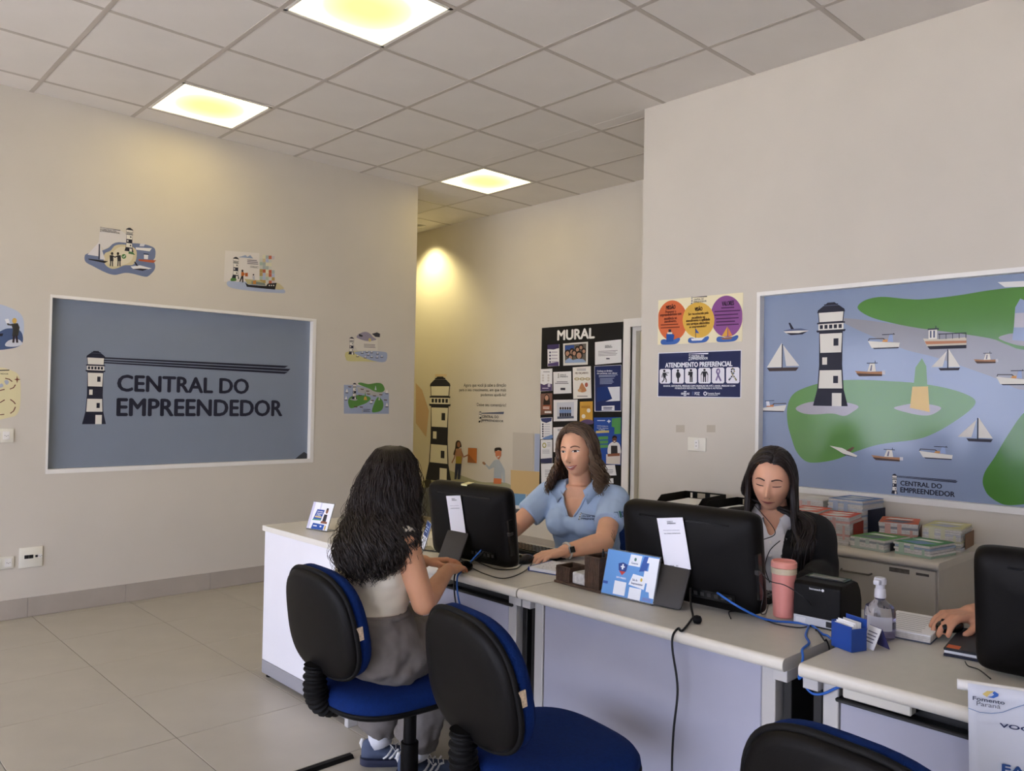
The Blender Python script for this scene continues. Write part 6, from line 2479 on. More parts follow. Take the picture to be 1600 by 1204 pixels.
cable([D(1142, 966), D(1140, 955), D(1165, 957), D(1190, 966), D(1215, 975), D(1250, 980), D(1275, 975)], .0020, M_CABLE_B, 'thin black cable lying on the long desk under the blue one')
cable([(2.19, 1.235, DZ + .13), (2.195, 1.215, DZ + .09), (2.19, 1.22, DZ + .03), D(1196, 958), D(1200, 945)], .0018, M_CABLE_B, 'thin black cord hanging down between middle computer and tumbler')
cable([D(1508, 1033), D(1513, 1040), D(1530, 1046), D(1548, 1060)], .0016, M_CABLE_B, 'thin black cord curling in front of the nearest computer')

t = tag(MB().add([(-.24, -.022, 0), (.24, -.022, 0), (.24, .022, 0), (-.24, .022, 0), (-.24, -.01, .012), (.24, -.01, .012), (.24, .01, .012), (-.24, .01, .012)], [(3, 2, 1, 0), (4, 5, 6, 7), (0, 1, 5, 4), (1, 2, 6, 5), (2, 3, 7, 6), (3, 0, 4, 7)]).build('cable_cover', M_RUBBER), 'low black cable cover strip on the floor beside the visitor shoe', 'strip')
t.location = (1.48, 2.70, .0005)
def torso(pel, wai, che, sho, nek, f, scale=1.0):
    """cross sections hips, waist, ribs, chest, shoulders, neck base"""
    pel, wai, che, sho, nek = map(Vector, (pel, wai, che, sho, nek))
    k = scale
    return [(pel - Vector((0, 0, .075)), .125 * k, .10 * k, f), (pel - Vector((0, 0, .05)), .165 * k, .125 * k, f), (pel, .178 * k, .132 * k, f), (pel.lerp(wai, .5), .158 * k, .118 * k, f), (wai, .133 * k, .098 * k, f),
            (wai.lerp(che, .5), .140 * k, .102 * k, f), (che, .152 * k, .104 * k, f), (che.lerp(sho, .6), .160 * k, .090 * k, f), (sho, .150 * k, .068 * k, f), (sho.lerp(nek, .55), .095 * k, .058 * k, f), (nek, .055 * k, .052 * k, f)]


def cut_faces(me, test):
    bm = bmesh.new()
    bm.from_mesh(me)
    bmesh.ops.delete(bm, geom=[f for f in bm.faces if test(f.calc_center_median())], context='FACES')
    for it in range(10):       # even out the cut edge
        mv = {}
        for v in bm.verts:
            nb = [e.other_vert(v).co for e in v.link_edges if e.is_boundary]
            if len(nb) == 2:
                mv[v] = v.co * .4 + (nb[0] + nb[1]) * .3
        for v, c in mv.items():
            v.co = c
    bm.to_mesh(me)
    bm.free()


def cloth_wrinkle(me, amp, scale, seed=0, stretch=(1, 1, 1)):
    off = Vector((seed * 3.1, seed * 1.7, 0))
    n = len(me.vertices)
    co = [0.0] * (3 * n)
    no = [0.0] * (3 * n)
    me.vertices.foreach_get('co', co)
    me.vertices.foreach_get('normal', no)
    for i in range(0, 3 * n, 3):
        k = amp * noise.noise(Vector((co[i] * stretch[0], co[i + 1] * stretch[1], co[i + 2] * stretch[2])) * scale + off)
        co[i] += no[i] * k
        co[i + 1] += no[i + 1] * k
        co[i + 2] += no[i + 2] * k
    me.vertices.foreach_set('co', co)
    me.update()


def add_part(name, me, m, par):
    me.materials.clear()
    me.materials.append(m)
    return link(name, me, par)


def collar(center, f, right, rx, ry, m, par, height=.022, drop=.045, open_ang=.35, tip=.03, name='collar', bvh=None, wide=.045):
    """folded shirt collar around the neck, open at the front"""
    center, f, right = Vector(center), Vector(f), Vector(right)
    n = 36
    rows = []
    a0, a1 = PI / 2 + open_ang, PI / 2 + 2 * PI - open_ang
    for k in range(n + 1):
        t = k / n
        a = a0 + (a1 - a0) * t
        front = max(0, math.sin(a))
        e = min(t, 1 - t)
        c, s = math.cos(a), math.sin(a)
        d = right * c + f * s
        zf = -.050 * front ** 1.5
        ends = max(0, 1 - e / .12)
        inn = center + right * (c * rx) + f * (s * ry) + Vector((0, 0, zf))
        top = center + right * (c * (rx + .003)) + f * (s * (ry + .003)) + Vector((0, 0, zf + height * (1 - .25 * front)))
        fold = center + right * (c * (rx + .010)) + f * (s * (ry + .010)) + Vector((0, 0, zf + height * (1 - .3 * front) - .001))
        low = center + right * (c * (rx + .024 + .02 * ends)) + f * (s * (ry + .022 + .018 * ends)) + Vector((0, 0, zf + height - drop - tip * ends))
        if bvh:
            q = center + d * (max(rx, ry) + wide + .02 * ends) + f * (.012 * ends) + Vector((0, 0, zf - .02 * ends))
            hit = bvh.find_nearest(q)
            if hit[0] is not None:
                low = hit[0] + hit[1] * .009 - Vector((0, 0, .004))
                fold = top + d * .010 - Vector((0, 0, .004))
        low2 = low - d * .003 - Vector((0, 0, .0005))
        rows.append([inn, top, fold, low, low2])
    vs = [p for r in rows for p in r]
    fs = []
    for i in range(n):
        for j in range(4):
            fs.append((i * 5 + j, i * 5 + j + 1, (i + 1) * 5 + j + 1, (i + 1) * 5 + j))
    return MB().add(vs, fs).build(name, m, par, 'all')


def shoe(par, heel, d, m_up, m_stripe, m_sole):
    """trainer; heel point on the floor, direction of the toe"""
    d = Vector((d[0], d[1], 0)).normalized()
    M = Matrix(((d.x, -d.y, 0, heel[0]), (d.y, d.x, 0, heel[1]), (0, 0, 1, heel[2]), (0, 0, 0, 1)))
    L = .25
    so, up = [], []
    N = 22
    for k in range(N + 1):
        t = .5 - .5 * math.cos(PI * k / N)
        w = .031 + .013 * math.sin(min(1, t * 1.2) * PI * .75)
        end = 1.0
        if t > .82:
            end = math.sqrt(max(.02, 1 - ((t - .82) / .185) ** 2))
        if t < .14:
            end = math.sqrt(max(.02, 1 - ((.14 - t) / .143) ** 2))
        top = .094 if t < .12 else (.094 - .030 * ((t - .12) / .3) if t < .42 else .064 - .022 * ((t - .42) / .58))
        top = .022 + (top - .022) * (end ** .45 if t > .5 else end ** .3)
        lift = .012 * max(0, (t - .8) / .2) ** 1.5
        x = t * L
        ring = []
        for q in range(20):
            a = 2 * PI * q / 20
            s_ = math.sin(a)
            ww = w * end * (1.0 - .42 * max(0, s_) ** 1.5)
            ring.append((x, ww * math.copysign(abs(math.cos(a)) ** .8, math.cos(a)), .02 + lift + (top - .02) * (.5 + .5 * s_)))
        up.append(ring)
        we = (w + .005) * end
        so.append([(x * 1.03 - .004, we * cc, zz + lift) for cc, zz in ((1, .026), (1.03, .013), (.92, .0), (-.92, .0), (-1.03, .013), (-1, .026))])
    um = MB().ring_loft(up)
    bv = BVHTree.FromPolygons([Vector(v) for v in um.v], um.f)
    u = MB().ring_loft(up, 0, M).build('shoe', m_up, par, 'all')
    MB().ring_loft(so, 0, M).build('sole', m_sole, u, True)

    def sidept(x, z, s):
        h, n_, i_, d_ = bv.ray_cast(Vector((x, s * .2, z)), Vector((0, -s, 0)))
        return (h + Vector((0, s * .0005, 0))) if h else Vector((x, s * .03, z))

    def toppt(x, y):
        h, n_, i_, d_ = bv.ray_cast(Vector((x, y, .3)), Vector((0, 0, -1)))
        return (h + Vector((0, 0, .001))) if h else Vector((x, y, .06))

    for s in (-1, 1):
        for q in range(3):
            x = .085 + q * .022
            pts = [sidept(x + .034 * f_, .030 + .030 * f_, s) for f_ in (0, .25, .5, .75, 1)]
            MB().tube(pts, .0042, 6, 0, True, M).build('stripe', m_stripe, u, True)
    for q in range(4):
        x = .112 + q * .019
        MB().tube([toppt(x, y_) for y_ in (-.018, -.009, 0, .009, .018)], .0024, 6, 0, True, M).build('lace', m_stripe, u, True)
    for s in (-1, 1):
        b0 = toppt(.105, 0)
        MB().tube(spline([b0, b0 + Vector((-.01, s * .014, .018)), b0 + Vector((.012, s * .030, .006)), b0 + Vector((.022, s * .026, -.012))], 6), .0018, 6, 0, True, M).build('lace', m_stripe, u, True)
    MB().tube([(.004, 0, .060), (-.001, 0, .078), (.004, 0, .095)], [.006, .008, .006], 10, 0, True, M).build('heel_tab', m_stripe, u, True)
    return u


GP = 'people at the service desks'


def person(label):
    return thing('person', label, 'person', (0, 0, 0), 0, None)


# ------------------------------------------------------------------ the visitor, seen from behind
f, r = axes(math.radians(6))
p = person('visitor with long curly dark hair, cream sleeveless top and grey trousers, seen from behind')
SKV = skin_mat('skin_visitor', (206, 152, 118))
secs = torso((1.475, 2.215, .60), (1.462, 2.215, .72), (1.495, 2.222, .865), (1.515, 2.228, .955), (1.535, 2.235, 1.0), f, .92)
b = Body()
b.loft(secs, r)
HM = head_matrix((1.580, 2.252, 1.110), math.radians(12), .12)
b.capsule((1.53, 2.235, .97), (1.565, 2.245, 1.06), .052, .048)
head_mesh(b, HM)
shR, elR, wrR = V3(1.508, 2.075, .935), V3(1.555, 2.04, .752), V3(1.80, 2.225, .792)
shL, elL, wrL = V3(1.502, 2.372, .935), V3(1.625, 2.46, .782), V3(1.81, 2.375, .80)
arm(b, shR, elR, wrR)
arm(b, shL, elL, wrL)
hand(b, wrR, (.86, .50, -.05), (.05, .1, -1), (-.5, .86, .1), .95, (.15, .35, .3))
hand(b, wrL, (.93, -.32, -.04), (-.1, -.2, -1), (-.3, -.95, .1), .95, (.2, .4, .3))
hipR, hipL = V3(1.505, 2.125, .575), V3(1.475, 2.30, .575)
knR, knL = V3(1.855, 2.235, .56), V3(1.80, 2.47, .555)
anR, anL = V3(1.80, 2.40, .10), V3(1.765, 2.59, .10)
for h_, k_, a_ in ((hipR, knR, anR), (hipL, knL, anL)):
    b.capsule(h_, k_, .078, .052)
    b.capsule(k_, a_, .050, .034)
me = b.skin('body', .0042)
body = add_part('body', me, SKV, p)
# top
c = Body()
c.loft(secs[2:10], r, grow=.014)
c.capsule(shR + V3(0, .05, .012), shR + V3(.004, -.004, -.004), .064, .062, flat1=True)
c.capsule(shL + V3(0, -.05, .012), shL + V3(.004, .004, -.004), .064, .062, flat1=True)
c.ell((1.56, 2.17, .86), (.06, .06, .06)).ell((1.555, 2.285, .86), (.06, .06, .06))
me = c.skin('top', .006, 8)
cut_faces(me, lambda q: q.z < .665)
cloth_wrinkle(me, .007, 16, 1, (1, 1, 2.2))
M_CREAM = mat('cream_knit', (226, 218, 200), 0.85, bump=.15, bscale=350)
add_part('sleeveless_top', me, M_CREAM, p)
# trousers
c = Body()
c.loft(secs[0:5], r, grow=.027)
for h_, k_, a_ in ((hipR, knR, anR), (hipL, knL, anL)):
    c.capsule(h_, k_, .102, .078)
    c.capsule(k_, a_ + V3(0, 0, .035), .078, .086, flat1=True)
c.capsule(hipR, hipL, .1, .1)
me = c.skin('trousers', .007, 8)
cloth_wrinkle(me, .013, 12, 4, (1.6, .6, 1.6))
cloth_wrinkle(me, .006, 26, 2, (1.5, .6, 1.2))
M_TROU = mat('grey_trousers', (112, 106, 101), 0.9, var=.06, vscale=40, bump=.1, bscale=500)
tr = add_part('trousers', me, M_TROU, p)
wb = []
for k in range(40):
    a = 2 * PI * k / 40
    wb.append(Vector((1.463, 2.215, .712)) + r * (.147 * math.cos(a)) + f * (.115 * math.sin(a)))
MB().tube(wb + [wb[0]], .010, 6, 0, False).build('waistband', M_TROU, tr, 'all')
# shoes and socks
M_SHU = mat('shoe_suede', (78, 88, 112), 0.8, var=.1, vscale=30)
M_SHS = mat('shoe_white', (226, 224, 220), 0.6)
M_SHO = mat('shoe_sole', (44, 48, 70), 0.6)
M_SOCK = mat('sock_white', (222, 222, 226), 0.9)
for a_ in (anL, anR):
    d = V3(.82, -.57, 0)
    hl = a_ - d * .06
    shoe(p, (hl.x, hl.y, 0.001), d, M_SHU, M_SHS, M_SHO)
    MB().tube([a_ + V3(.0, 0, .045), a_ + V3(.005, -.003, 0), a_ + V3(.012, -.008, -.03)], [.041, .041, .044], 16).build('sock', M_SOCK, p, 'all')
# hair
M_HAIRV = mat('hair_dark_curly', (38, 30, 26), 0.42, var=.25, vscale=60, spec=.4)
cap = cap_hair(HM, M_HAIRV, p, (.074, .094, .106)).build('hair_cap', M_HAIRV, p, 'all')
rg = random.Random(11)


def at_depth(px, py, dep):
    return Vector((0, 0, CAM_Z)) + ray(px, py) * (dep / FPX)


RV, FV = Vector((.727, -.687, 0)), Vector((.687, .727, 0))
HROWS = [(696, 605, 623, 2.72, .020), (701, 591, 637, 2.72, .070), (718, 579, 649, 2.715, .112), (743, 566, 655, 2.71, .128), (768, 556, 657, 2.69, .124), (794, 549, 657, 2.665, .115), (819, 539, 657, 2.60, .095), (844, 529, 656, 2.545, .075), (870, 524, 646, 2.525, .060), (895, 529, 622, 2.515, .050), (915, 545, 605, 2.51, .04)]
HR = []
for (y_, xl, xr, dc, bb) in HROWS:
    HR.append((at_depth((xl + xr) / 2, y_, dc), (xr - xl) / 2 / FPX * dc, bb))


def hair_pos(s_, th, rho):
    x_ = min(max(s_, 0), 1) * (len(HR) - 1)
    i = min(int(x_), len(HR) - 2)
    t = x_ - i
    (c0, a0, b0), (c1, a1, b1) = HR[i], HR[i + 1]
    return c0.lerp(c1, t) + RV * ((a0 + (a1 - a0) * t) * math.cos(th) * rho) + FV * ((b0 + (b1 - b0) * t) * math.sin(th) * rho)


def curly(n, rad, amp, rho0, rho1, smax, fl=0.0, per=9):
    mb = MB()
    cl = None
    for k in range(n):
        if k % per == 0:
            cl = (-PI / 2 + rg.gauss(0, 1.15), rg.uniform(rho0, rho1), rg.uniform(*smax), rg.uniform(0, 6.28), rg.uniform(.066, .115), rg.gauss(0, .14), rg.gauss(0, .3))
        th = cl[0] + rg.gauss(0, .055)
        # leave the face free: it looks along +x, away from the camera
        if math.cos(th - .96) > .72:
            continue
        rho = cl[1] + rg.gauss(0, .022)
        s1 = cl[2] + rg.gauss(0, .02) - .05 * abs(math.cos(th))
        ph = cl[3] + rg.gauss(0, .45)
        lam = cl[4] * rg.uniform(.97, 1.03)
        dth = cl[5] + rg.gauss(0, .03)
        pts, rs = [], []
        L = 0
        q0 = None
        m = 64
        th0 = th + cl[6] + rg.gauss(0, .1)
        for i in range(m + 1):
            t = i / m
            s_ = .02 + (s1 - .02) * t
            tt = th0 + (th - th0) * min(1, t * 3) + dth * t
            q = hair_pos(s_, tt, rho * (1 + fl * t))
            if q0 is not None:
                L += (q - q0).length
            q0 = q
            am = amp * (.10 + .90 * min(1, max(0, (t - .22) / .62)) ** 1.3)
            tg = RV * (-math.sin(tt)) + FV * math.cos(tt)
            ou = RV * math.cos(tt) + FV * math.sin(tt)
            an = ph + 2 * PI * L / lam
            pts.append(q + tg * (am * math.sin(an)) + ou * (am * .8 * math.cos(an)))
            rs.append(max(rad * (.7 + .3 * min(1, t * 6)) * (1 - .85 * max(0, (t - .6) / .4) ** 1.6), .0005))
        mb.tube(pts, rs, 5)
    return mb


curly(900, .0030, .0120, .85, 1.0, (.80, .97)).build('hair', M_HAIRV, p, 'all')
curly(330, .0020, .0150, .92, 1.05, (.82, 1.0), 0, 5).build('hair_wisps', M_HAIRV, p, 'all')
curly(170, .0007, .0140, .98, 1.12, (.6, .98), .06, 1).build('hair_flyaways', M_HAIRV, p, 'all')
# inner mass so no light shows through the locks
rings = []
for i in range(33):
    s_ = .01 + .80 * i / 32
    rings.append([hair_pos(s_, 2 * PI * k / 40, (.90 + .03 * math.sin(k * 2.6 + i * .35)) * (1 if i < 26 else 1 - .5 * ((i - 26) / 6) ** 2)) for k in range(40)])
# the far side, where the face is, is drawn back so the mass stays behind the ears
FD = Vector((.978, .208, 0))
for i, rg_ in enumerate(rings):
    for k, q in enumerate(rg_):
        if q.z < 1.18 and q.z > .97:
            d_ = (q - HM.translation).dot(FD)
            if d_ > .01:
                rg_[k] = q - FD * (d_ - .01)
MB().ring_loft(rings).build('hair_mass', M_HAIRV, p, 'all')
# bracelet
brc = []
ax = (wrL - elL).normalized()
u1 = ax.cross(V3(0, 0, 1)).normalized()
u2 = ax.cross(u1)
for k in range(25):
    a = 2 * PI * k / 24
    brc.append(wrL - ax * .012 + (u1 * math.cos(a) + u2 * math.sin(a)) * .0305)
MB().tube(brc, .0028, 6, 0, False).build('bracelet', mat('cream_bead', (226, 214, 186), 0.4), p, 'all')

# ------------------------------------------------------------------ woman in light blue polo
f, r = axes(math.radians(197))
p = person('smiling woman in light blue polo shirt with wavy shoulder length hair and wrist watch')
SKP = skin_mat('skin_polo', (226, 172, 138))
secs = torso((2.85, 2.475, .60), (2.835, 2.47, .725), (2.79, 2.46, .865), (2.765, 2.45, .965), (2.745, 2.445, 1.022), f, 1.04)
b = Body()
b.loft(secs, r)
HM = head_matrix((2.722, 2.438, 1.178), math.radians(195), .06, math.radians(5))
b.capsule((2.765, 2.455, .99), (2.74, 2.445, 1.12), .055, .050)
head_mesh(b, HM)
shR, shL = V3(2.755, 2.45, .962) + r * .158, V3(2.775, 2.45, .962) - r * .158
elR, wrR = V3(2.545, 2.665, .815), V3(2.34, 2.56, .79)
elL, wrL = V3(2.615, 2.185, .812), V3(2.405, 2.222, .79)
ra = (.050, .043, .042, .027)
arm(b, shR, elR, wrR, ra)
arm(b, shL, elL, wrL, ra)
hand(b, wrR, (-.9, -.35, -.08), (.1, 0, -1), (.1, -.9, 0), 1.0, (.2, .4, .3))
hand(b, wrL, (-.96, .20, -.10), (.1, 0, -1), (.2, .95, .1), 1.0, (.22, .38, .3))
hipR, hipL = V3(2.82, 2.475, .575) + r * .09, V3(2.82, 2.475, .575) - r * .09
knR, knL = hipR + V3(-.40, .02, .0), hipL + V3(-.40, -.02, .0)
for h_, k_ in ((hipR, knR), (hipL, knL)):
    b.capsule(h_, k_, .08, .055)
    b.capsule(k_, k_ + V3(.06, 0, -.46), .05, .035)
me = b.skin('body', .0040)
add_part('body', me, SKP, p)
FC = Face(me, HM, p)
make_face(FC, mat('brow_brown', (96, 66, 50), .8), mat('lip_rose', (192, 116, 102), .4), smile=1.35, teeth=True, lids=.32, gaze=.25)
# polo shirt
c = Body()
c.loft(secs[1:10], r, grow=.016)
bc = V3(2.79, 2.46, .855)
c.ell(bc + f * .085 + r * .068, (.075, .075, .072)).ell(bc + f * .085 - r * .068, (.075, .075, .072))
c.ell(bc + f * .07, (.085, .085, .055))
for s_, e_, sg in ((shR, elR, 1), (shL, elL, -1)):
    m_ = s_.lerp(e_, .60)
    c.capsule(s_ - r * sg * .03 + V3(0, 0, .006), s_, .066, .069)
    c.capsule(s_, m_, .069, .067, flat1=True)
me = c.skin('polo', .0055, 7)
nk = V3(2.742, 2.443, 1.0)


def vcut(q):
    d = q - nk
    v = d.dot(f)
    u = abs(d.dot(r))
    if v < .0:
        return False
    top = 1.02
    dep = q.z - .885
    return dep > 0 and u < .012 + .46 * dep and v > .0


cut_faces(me, vcut)
cloth_wrinkle(me, .004, 14, 3, (1, 1, 1.4))
cloth_wrinkle(me, .0015, 40, 6)
M_POLO = mat('polo_light_blue', (172, 194, 222), 0.8, bump=.12, bscale=600)
polo = add_part('polo_shirt', me, M_POLO, p)
collar((2.752, 2.447, 1.022), f, r, .062, .062, M_POLO, polo, .026, .048, .62, .034, 'collar', BVHTree.FromPolygons([v.co for v in me.vertices], [q.vertices for q in me.polygons]), .060)
for sg in (-1, 1):      # placket edges along the neckline
    pl = []
    for t in (0, .25, .5, .75, 1):
        zz = .885 + .115 * t
        uu = .012 + .46 * (zz - .885)
        o = V3(2.78, 2.455, zz) + r * (sg * uu)
        pl.append(o)
    bv = BVHTree.FromPolygons([v.co for v in me.vertices], [q.vertices for q in me.polygons])
    out = []
    for q in pl:
        h, n_, i_, d_ = bv.find_nearest(q + f * .12 + r * sg * .004)
        out.append(h + f * .002)
    MB().tube(out, .005, 6).build('placket', M_POLO, polo, 'all')
bvp = BVHTree.FromPolygons([v.co for v in me.vertices], [q.vertices for q in me.polygons])


def decal_on(bvh, origin, U, Vv, N, fn, name, par):
    """print wrapped on cloth: art made on a plane, then dropped on the surface along -N"""
    A3 = Art(origin, U, Vv)
    fn(A3)
    o = A3.emit(name, par)
    for v in o.data.vertices:
        h, n_, i_, d_ = bvh.ray_cast(v.co + Vector(N) * .15, -Vector(N))
        if h:
            v.co = h + Vector(N) * .0022
    return o


def chest_logo(A3):
    g = .03
    logo(A3, -.03, -.015, g, (44, 50, 84))


decal_on(bvp, V3(2.80, 2.46, .895) + f * .12 - r * .075, -r, (0, 0, 1), f, chest_logo, 'chest_logo', polo)


def sleeve_logo(A3):
    A3.rect(-.032, -.008, -.012, .014, (96, 120, 150))
    A3.rect(-.006, -.010, .004, .016, (70, 140, 84))
    A3.text('FOZ', -.004, .014, .036, -.010, (44, 76, 140), .04)
    A3.bars(-.034, -.018, .036, 1, .01, .003, (50, 60, 90))


sm = shL.lerp(elL, .30)
nn = (V3(0, 0, 1.40) - sm)
nn.z = .0
nn = (nn.normalized() * .8 - r * .5).normalized()
Us = V3(0, 0, 1).cross(nn).normalized()
decal_on(bvp, sm + nn * .075, Us, (0, 0, 1), nn, sleeve_logo, 'sleeve_logo', polo)
# trousers
M_DKT = mat('dark_trousers', (40, 42, 54), 0.9)
c = Body()
c.loft(secs[0:4], r, grow=.014)
for h_, k_ in ((hipR, knR), (hipL, knL)):
    c.capsule(h_, k_, .098, .072)
    c.capsule(k_, k_ + V3(.06, 0, -.44), .068, .06, flat1=True)
add_part('trousers', c.skin('trousers', .009, 6), M_DKT, p)
for k_, sg in ((knR, 1), (knL, -1)):
    shoe(p, (k_.x + .10, k_.y, .001), (-1, 0), M_DKT, M_DKT, M_RUBBER)
# hair
M_HAIRP = mat('hair_brown', (72, 54, 42), 0.42, var=.35, vscale=35, spec=.4)
cap_hair(HM, M_HAIRP, p, (.081, .103, .121), .030, -.03, .012).build('hair_cap', M_HAIRP, p, 'all')
rg = random.Random(5)
strands(HM, 320, .162, .012, 85, .008, .0054, .034, rg, head_r=(.088, .110, .124), face_open=.30, curl_from=.35).build('hair', M_HAIRP, p, 'all')
strands(HM, 240, .175, .012, 105, .012, .0026, .048, rg, head_r=(.090, .112, .125), face_open=.34, curl_from=.3).build('hair_wisps', mat('hair_brown_light', (104, 82, 62), .45), p, 'all')
# watch and earring
ax = (wrL - elL).normalized()
u1 = ax.cross(V3(0, 0, 1)).normalized()
u2 = ax.cross(u1)
ring = [wrL - ax * .018 + (u1 * math.cos(2 * PI * k / 24) + u2 * math.sin(2 * PI * k / 24)) * .0315 for k in range(25)]
wt = MB().tube(ring, .0055, 6, 0, False).build('watch', mat('watch_strap', (206, 198, 186), 0.4, metal=.3), p, 'all')
wd = (V3(0, 0, 1.4) - wrL).normalized()
wd = (wd - ax * wd.dot(ax)).normalized()
w2 = ax.cross(wd)
Mw = Matrix((ax, w2, wd)).transposed().to_4x4()
Mw.translation = wrL - ax * .018 + wd * .034
MB().rbox(-.015, .015, -.014, .014, -.004, .005, .004, 2, 0, Mw).build('watch_case', M_CHROME, wt, True)
MB().rbox(-.012, .012, -.011, .011, .0048, .0058, .0004, 1, 0, Mw).build('watch_face', M_BLACKG, wt)
ep = HM @ V3(.080, -.008, -.048)
MB().tube([ep + V3(.007 * math.cos(2 * PI * k / 16), 0, .009 * math.sin(2 * PI * k / 16)) for k in range(17)], .0014, 6, 0, False).build('earring', M_CHROME, p, 'all')
# branch tattoo on the upper arm
M_TAT = mat('tattoo_ink', (98, 78, 68), .6)
bva = BVHTree.FromPolygons([v.co for v in body.data.vertices], [q.vertices for q in body.data.polygons])
bodyP = [o for o in p.children if o.name.startswith('body')][0]
bva = BVHTree.FromPolygons([v.co for v in bodyP.data.vertices], [q.vertices for q in bodyP.data.polygons])
tc0 = shL.lerp(elL, .80)
mbt = MB()
for (dx, dz, ln) in ((0, 0, .05), (.012, .006, .04), (-.012, .004, .036), (.02, -.004, .03), (-.02, .002, .028)):
    seg = []
    for k in range(8):
        t = k / 7
        q = tc0 + Us * (.012 + dx * t * (1.2 - .3 * t)) + V3(0, 0, -.03 + (ln + dz) * t)
        h, n_, i_, d_ = bva.ray_cast(q + nn * .15, -nn)
        if h:
            seg.append(h + nn * .0006)
    if len(seg) > 2:
        mbt.tube(seg, .0011, 4)
if mbt.v:
    mbt.build('tattoo', M_TAT, p)

# ------------------------------------------------------------------ woman in black blazer
f, r = axes(math.radians(197))
p = person('woman in black blazer and white shirt with long straight dark hair, looking down')
SKB = skin_mat('skin_blazer', (220, 166, 136))
secs = torso((2.99, 1.585, .59), (2.965, 1.578, .715), (2.925, 1.565, .845), (2.905, 1.56, .935), (2.88, 1.552, .99), f, .98)
b = Body()
b.loft(secs, r)
HM = head_matrix((2.838, 1.54, 1.115), math.radians(199), .22, math.radians(-3))
b.capsule((2.895, 1.557, .96), (2.865, 1.548, 1.06), .052, .047)
head_mesh(b, HM)
shR, shL = V3(2.905, 1.56, .925) + r * .152, V3(2.905, 1.56, .925) - r * .152
elR, wrR = V3(2.80, 1.80, .79), V3(2.56, 1.68, .785)
elL, wrL = V3(2.90, 1.365, .785), V3(2.63, 1.30, .787)
arm(b, shR, elR, wrR)
arm(b, shL, elL, wrL)
hand(b, wrR, (-.96, -.1, -.06), (0, 0, -1), (.1, -.9, 0), .95, (.2, .4, .3))
hand(b, wrL, (-.96, .12, -.06), (0, 0, -1), (.1, .9, 0), .95, (.2, .4, .3))
hipR, hipL = V3(2.96, 1.585, .575) + r * .088, V3(2.96, 1.585, .575) - r * .088
knR, knL = hipR + V3(-.40, .02, 0), hipL + V3(-.40, -.02, 0)
for h_, k_ in ((hipR, knR), (hipL, knL)):
    b.capsule(h_, k_, .078, .053)
    b.capsule(k_, k_ + V3(.06, 0, -.46), .048, .034)
me = b.skin('body', .0040)
add_part('body', me, SKB, p)
FC = Face(me, HM, p)
make_face(FC, mat('brow_dark', (76, 52, 42), .8), mat('lip_mauve', (172, 92, 86), .4), smile=.35, teeth=False, lids=.78)
# white shirt
c = Body()
c.loft(secs[1:10], r, grow=.012)
bc = V3(2.925, 1.565, .84)
c.ell(bc + f * .08 + r * .062, (.065, .065, .065)).ell(bc + f * .08 - r * .062, (.065, .065, .065))
me = c.skin('shirt', .006, 7)
nk = V3(2.88, 1.552, .97)


def vcut2(q):
    d = q - nk
    dep = q.z - .905
    return dep > 0 and d.dot(f) > 0 and abs(d.dot(r)) < .008 + .42 * dep


cut_faces(me, vcut2)
cloth_wrinkle(me, .004, 16, 7, (1, 1, 1.8))
M_SHIRT = mat('white_shirt', (226, 224, 226), 0.8)
sh = add_part('white_shirt', me, M_SHIRT, p)
collar((2.885, 1.553, .99), f, r, .058, .058, M_SHIRT, sh, .030, .05, .5, .036, 'collar', BVHTree.FromPolygons([v.co for v in me.vertices], [q.vertices for q in me.polygons]), .05)
bvs = BVHTree.FromPolygons([v.co for v in me.vertices], [q.vertices for q in me.polygons])
for zz in (.88, .83, .78):
    h, n_, i_, d_ = bvs.ray_cast(V3(2.925, 1.565, zz) + f * .3, -f)
    if h:
        MB().ring_loft([[h + f * dx + r * (rad * math.cos(2 * PI * k / 12)) + V3(0, 0, rad * math.sin(2 * PI * k / 12)) for k in range(12)] for dx, rad in ((.0, .006), (.003, .006), (.004, .004))]).build('button', M_WHITE, sh)
h, n_, i_, d_ = bvs.ray_cast(V3(2.925, 1.565, .838) + f * .3 - r * .052, -f)
if h:
    MB().tube([h + f * .003 + r * (.006 * math.cos(2 * PI * k / 16)) + V3(0, 0, .006 * math.sin(2 * PI * k / 16)) for k in range(17)], .0014, 6, 0, False).build('ring_badge', M_DARKGAP, sh)
# blazer
c = Body()
c.loft(secs[1:9], r, grow=.026)
c.ell(bc + f * .075 + r * .07, (.078, .078, .075)).ell(bc + f * .075 - r * .07, (.078, .078, .075))
for s_, e_, w_, sg in ((shR, elR, wrR, 1), (shL, elL, wrL, -1)):
    c.capsule(s_ - r * sg * .04 + V3(0, 0, .012), s_ + V3(0, 0, .002), .062, .068)
    c.capsule(s_, e_, .070, .060)
    c.capsule(e_, e_.lerp(w_, .86), .058, .044, flat1=True)
me = c.skin('blazer', .006, 7)
cut_faces(me, lambda q: (q - nk).dot(f) > .0 and abs((q - nk).dot(r) - .0) < .044 + .11 * max(0, q.z - .80) and q.z > .60)
cloth_wrinkle(me, .006, 13, 9, (1, 1, 1.3))
M_BLZ = mat('black_blazer', (20, 19, 20), 0.85, bump=.1, bscale=500)
bz = add_part('blazer', me, M_BLZ, p)
sol = bz.modifiers.new('thickness', 'SOLIDIFY')
sol.thickness = .006
sol.offset = -1
bvz = BVHTree.FromPolygons([v.co for v in me.vertices], [q.vertices for q in me.polygons])
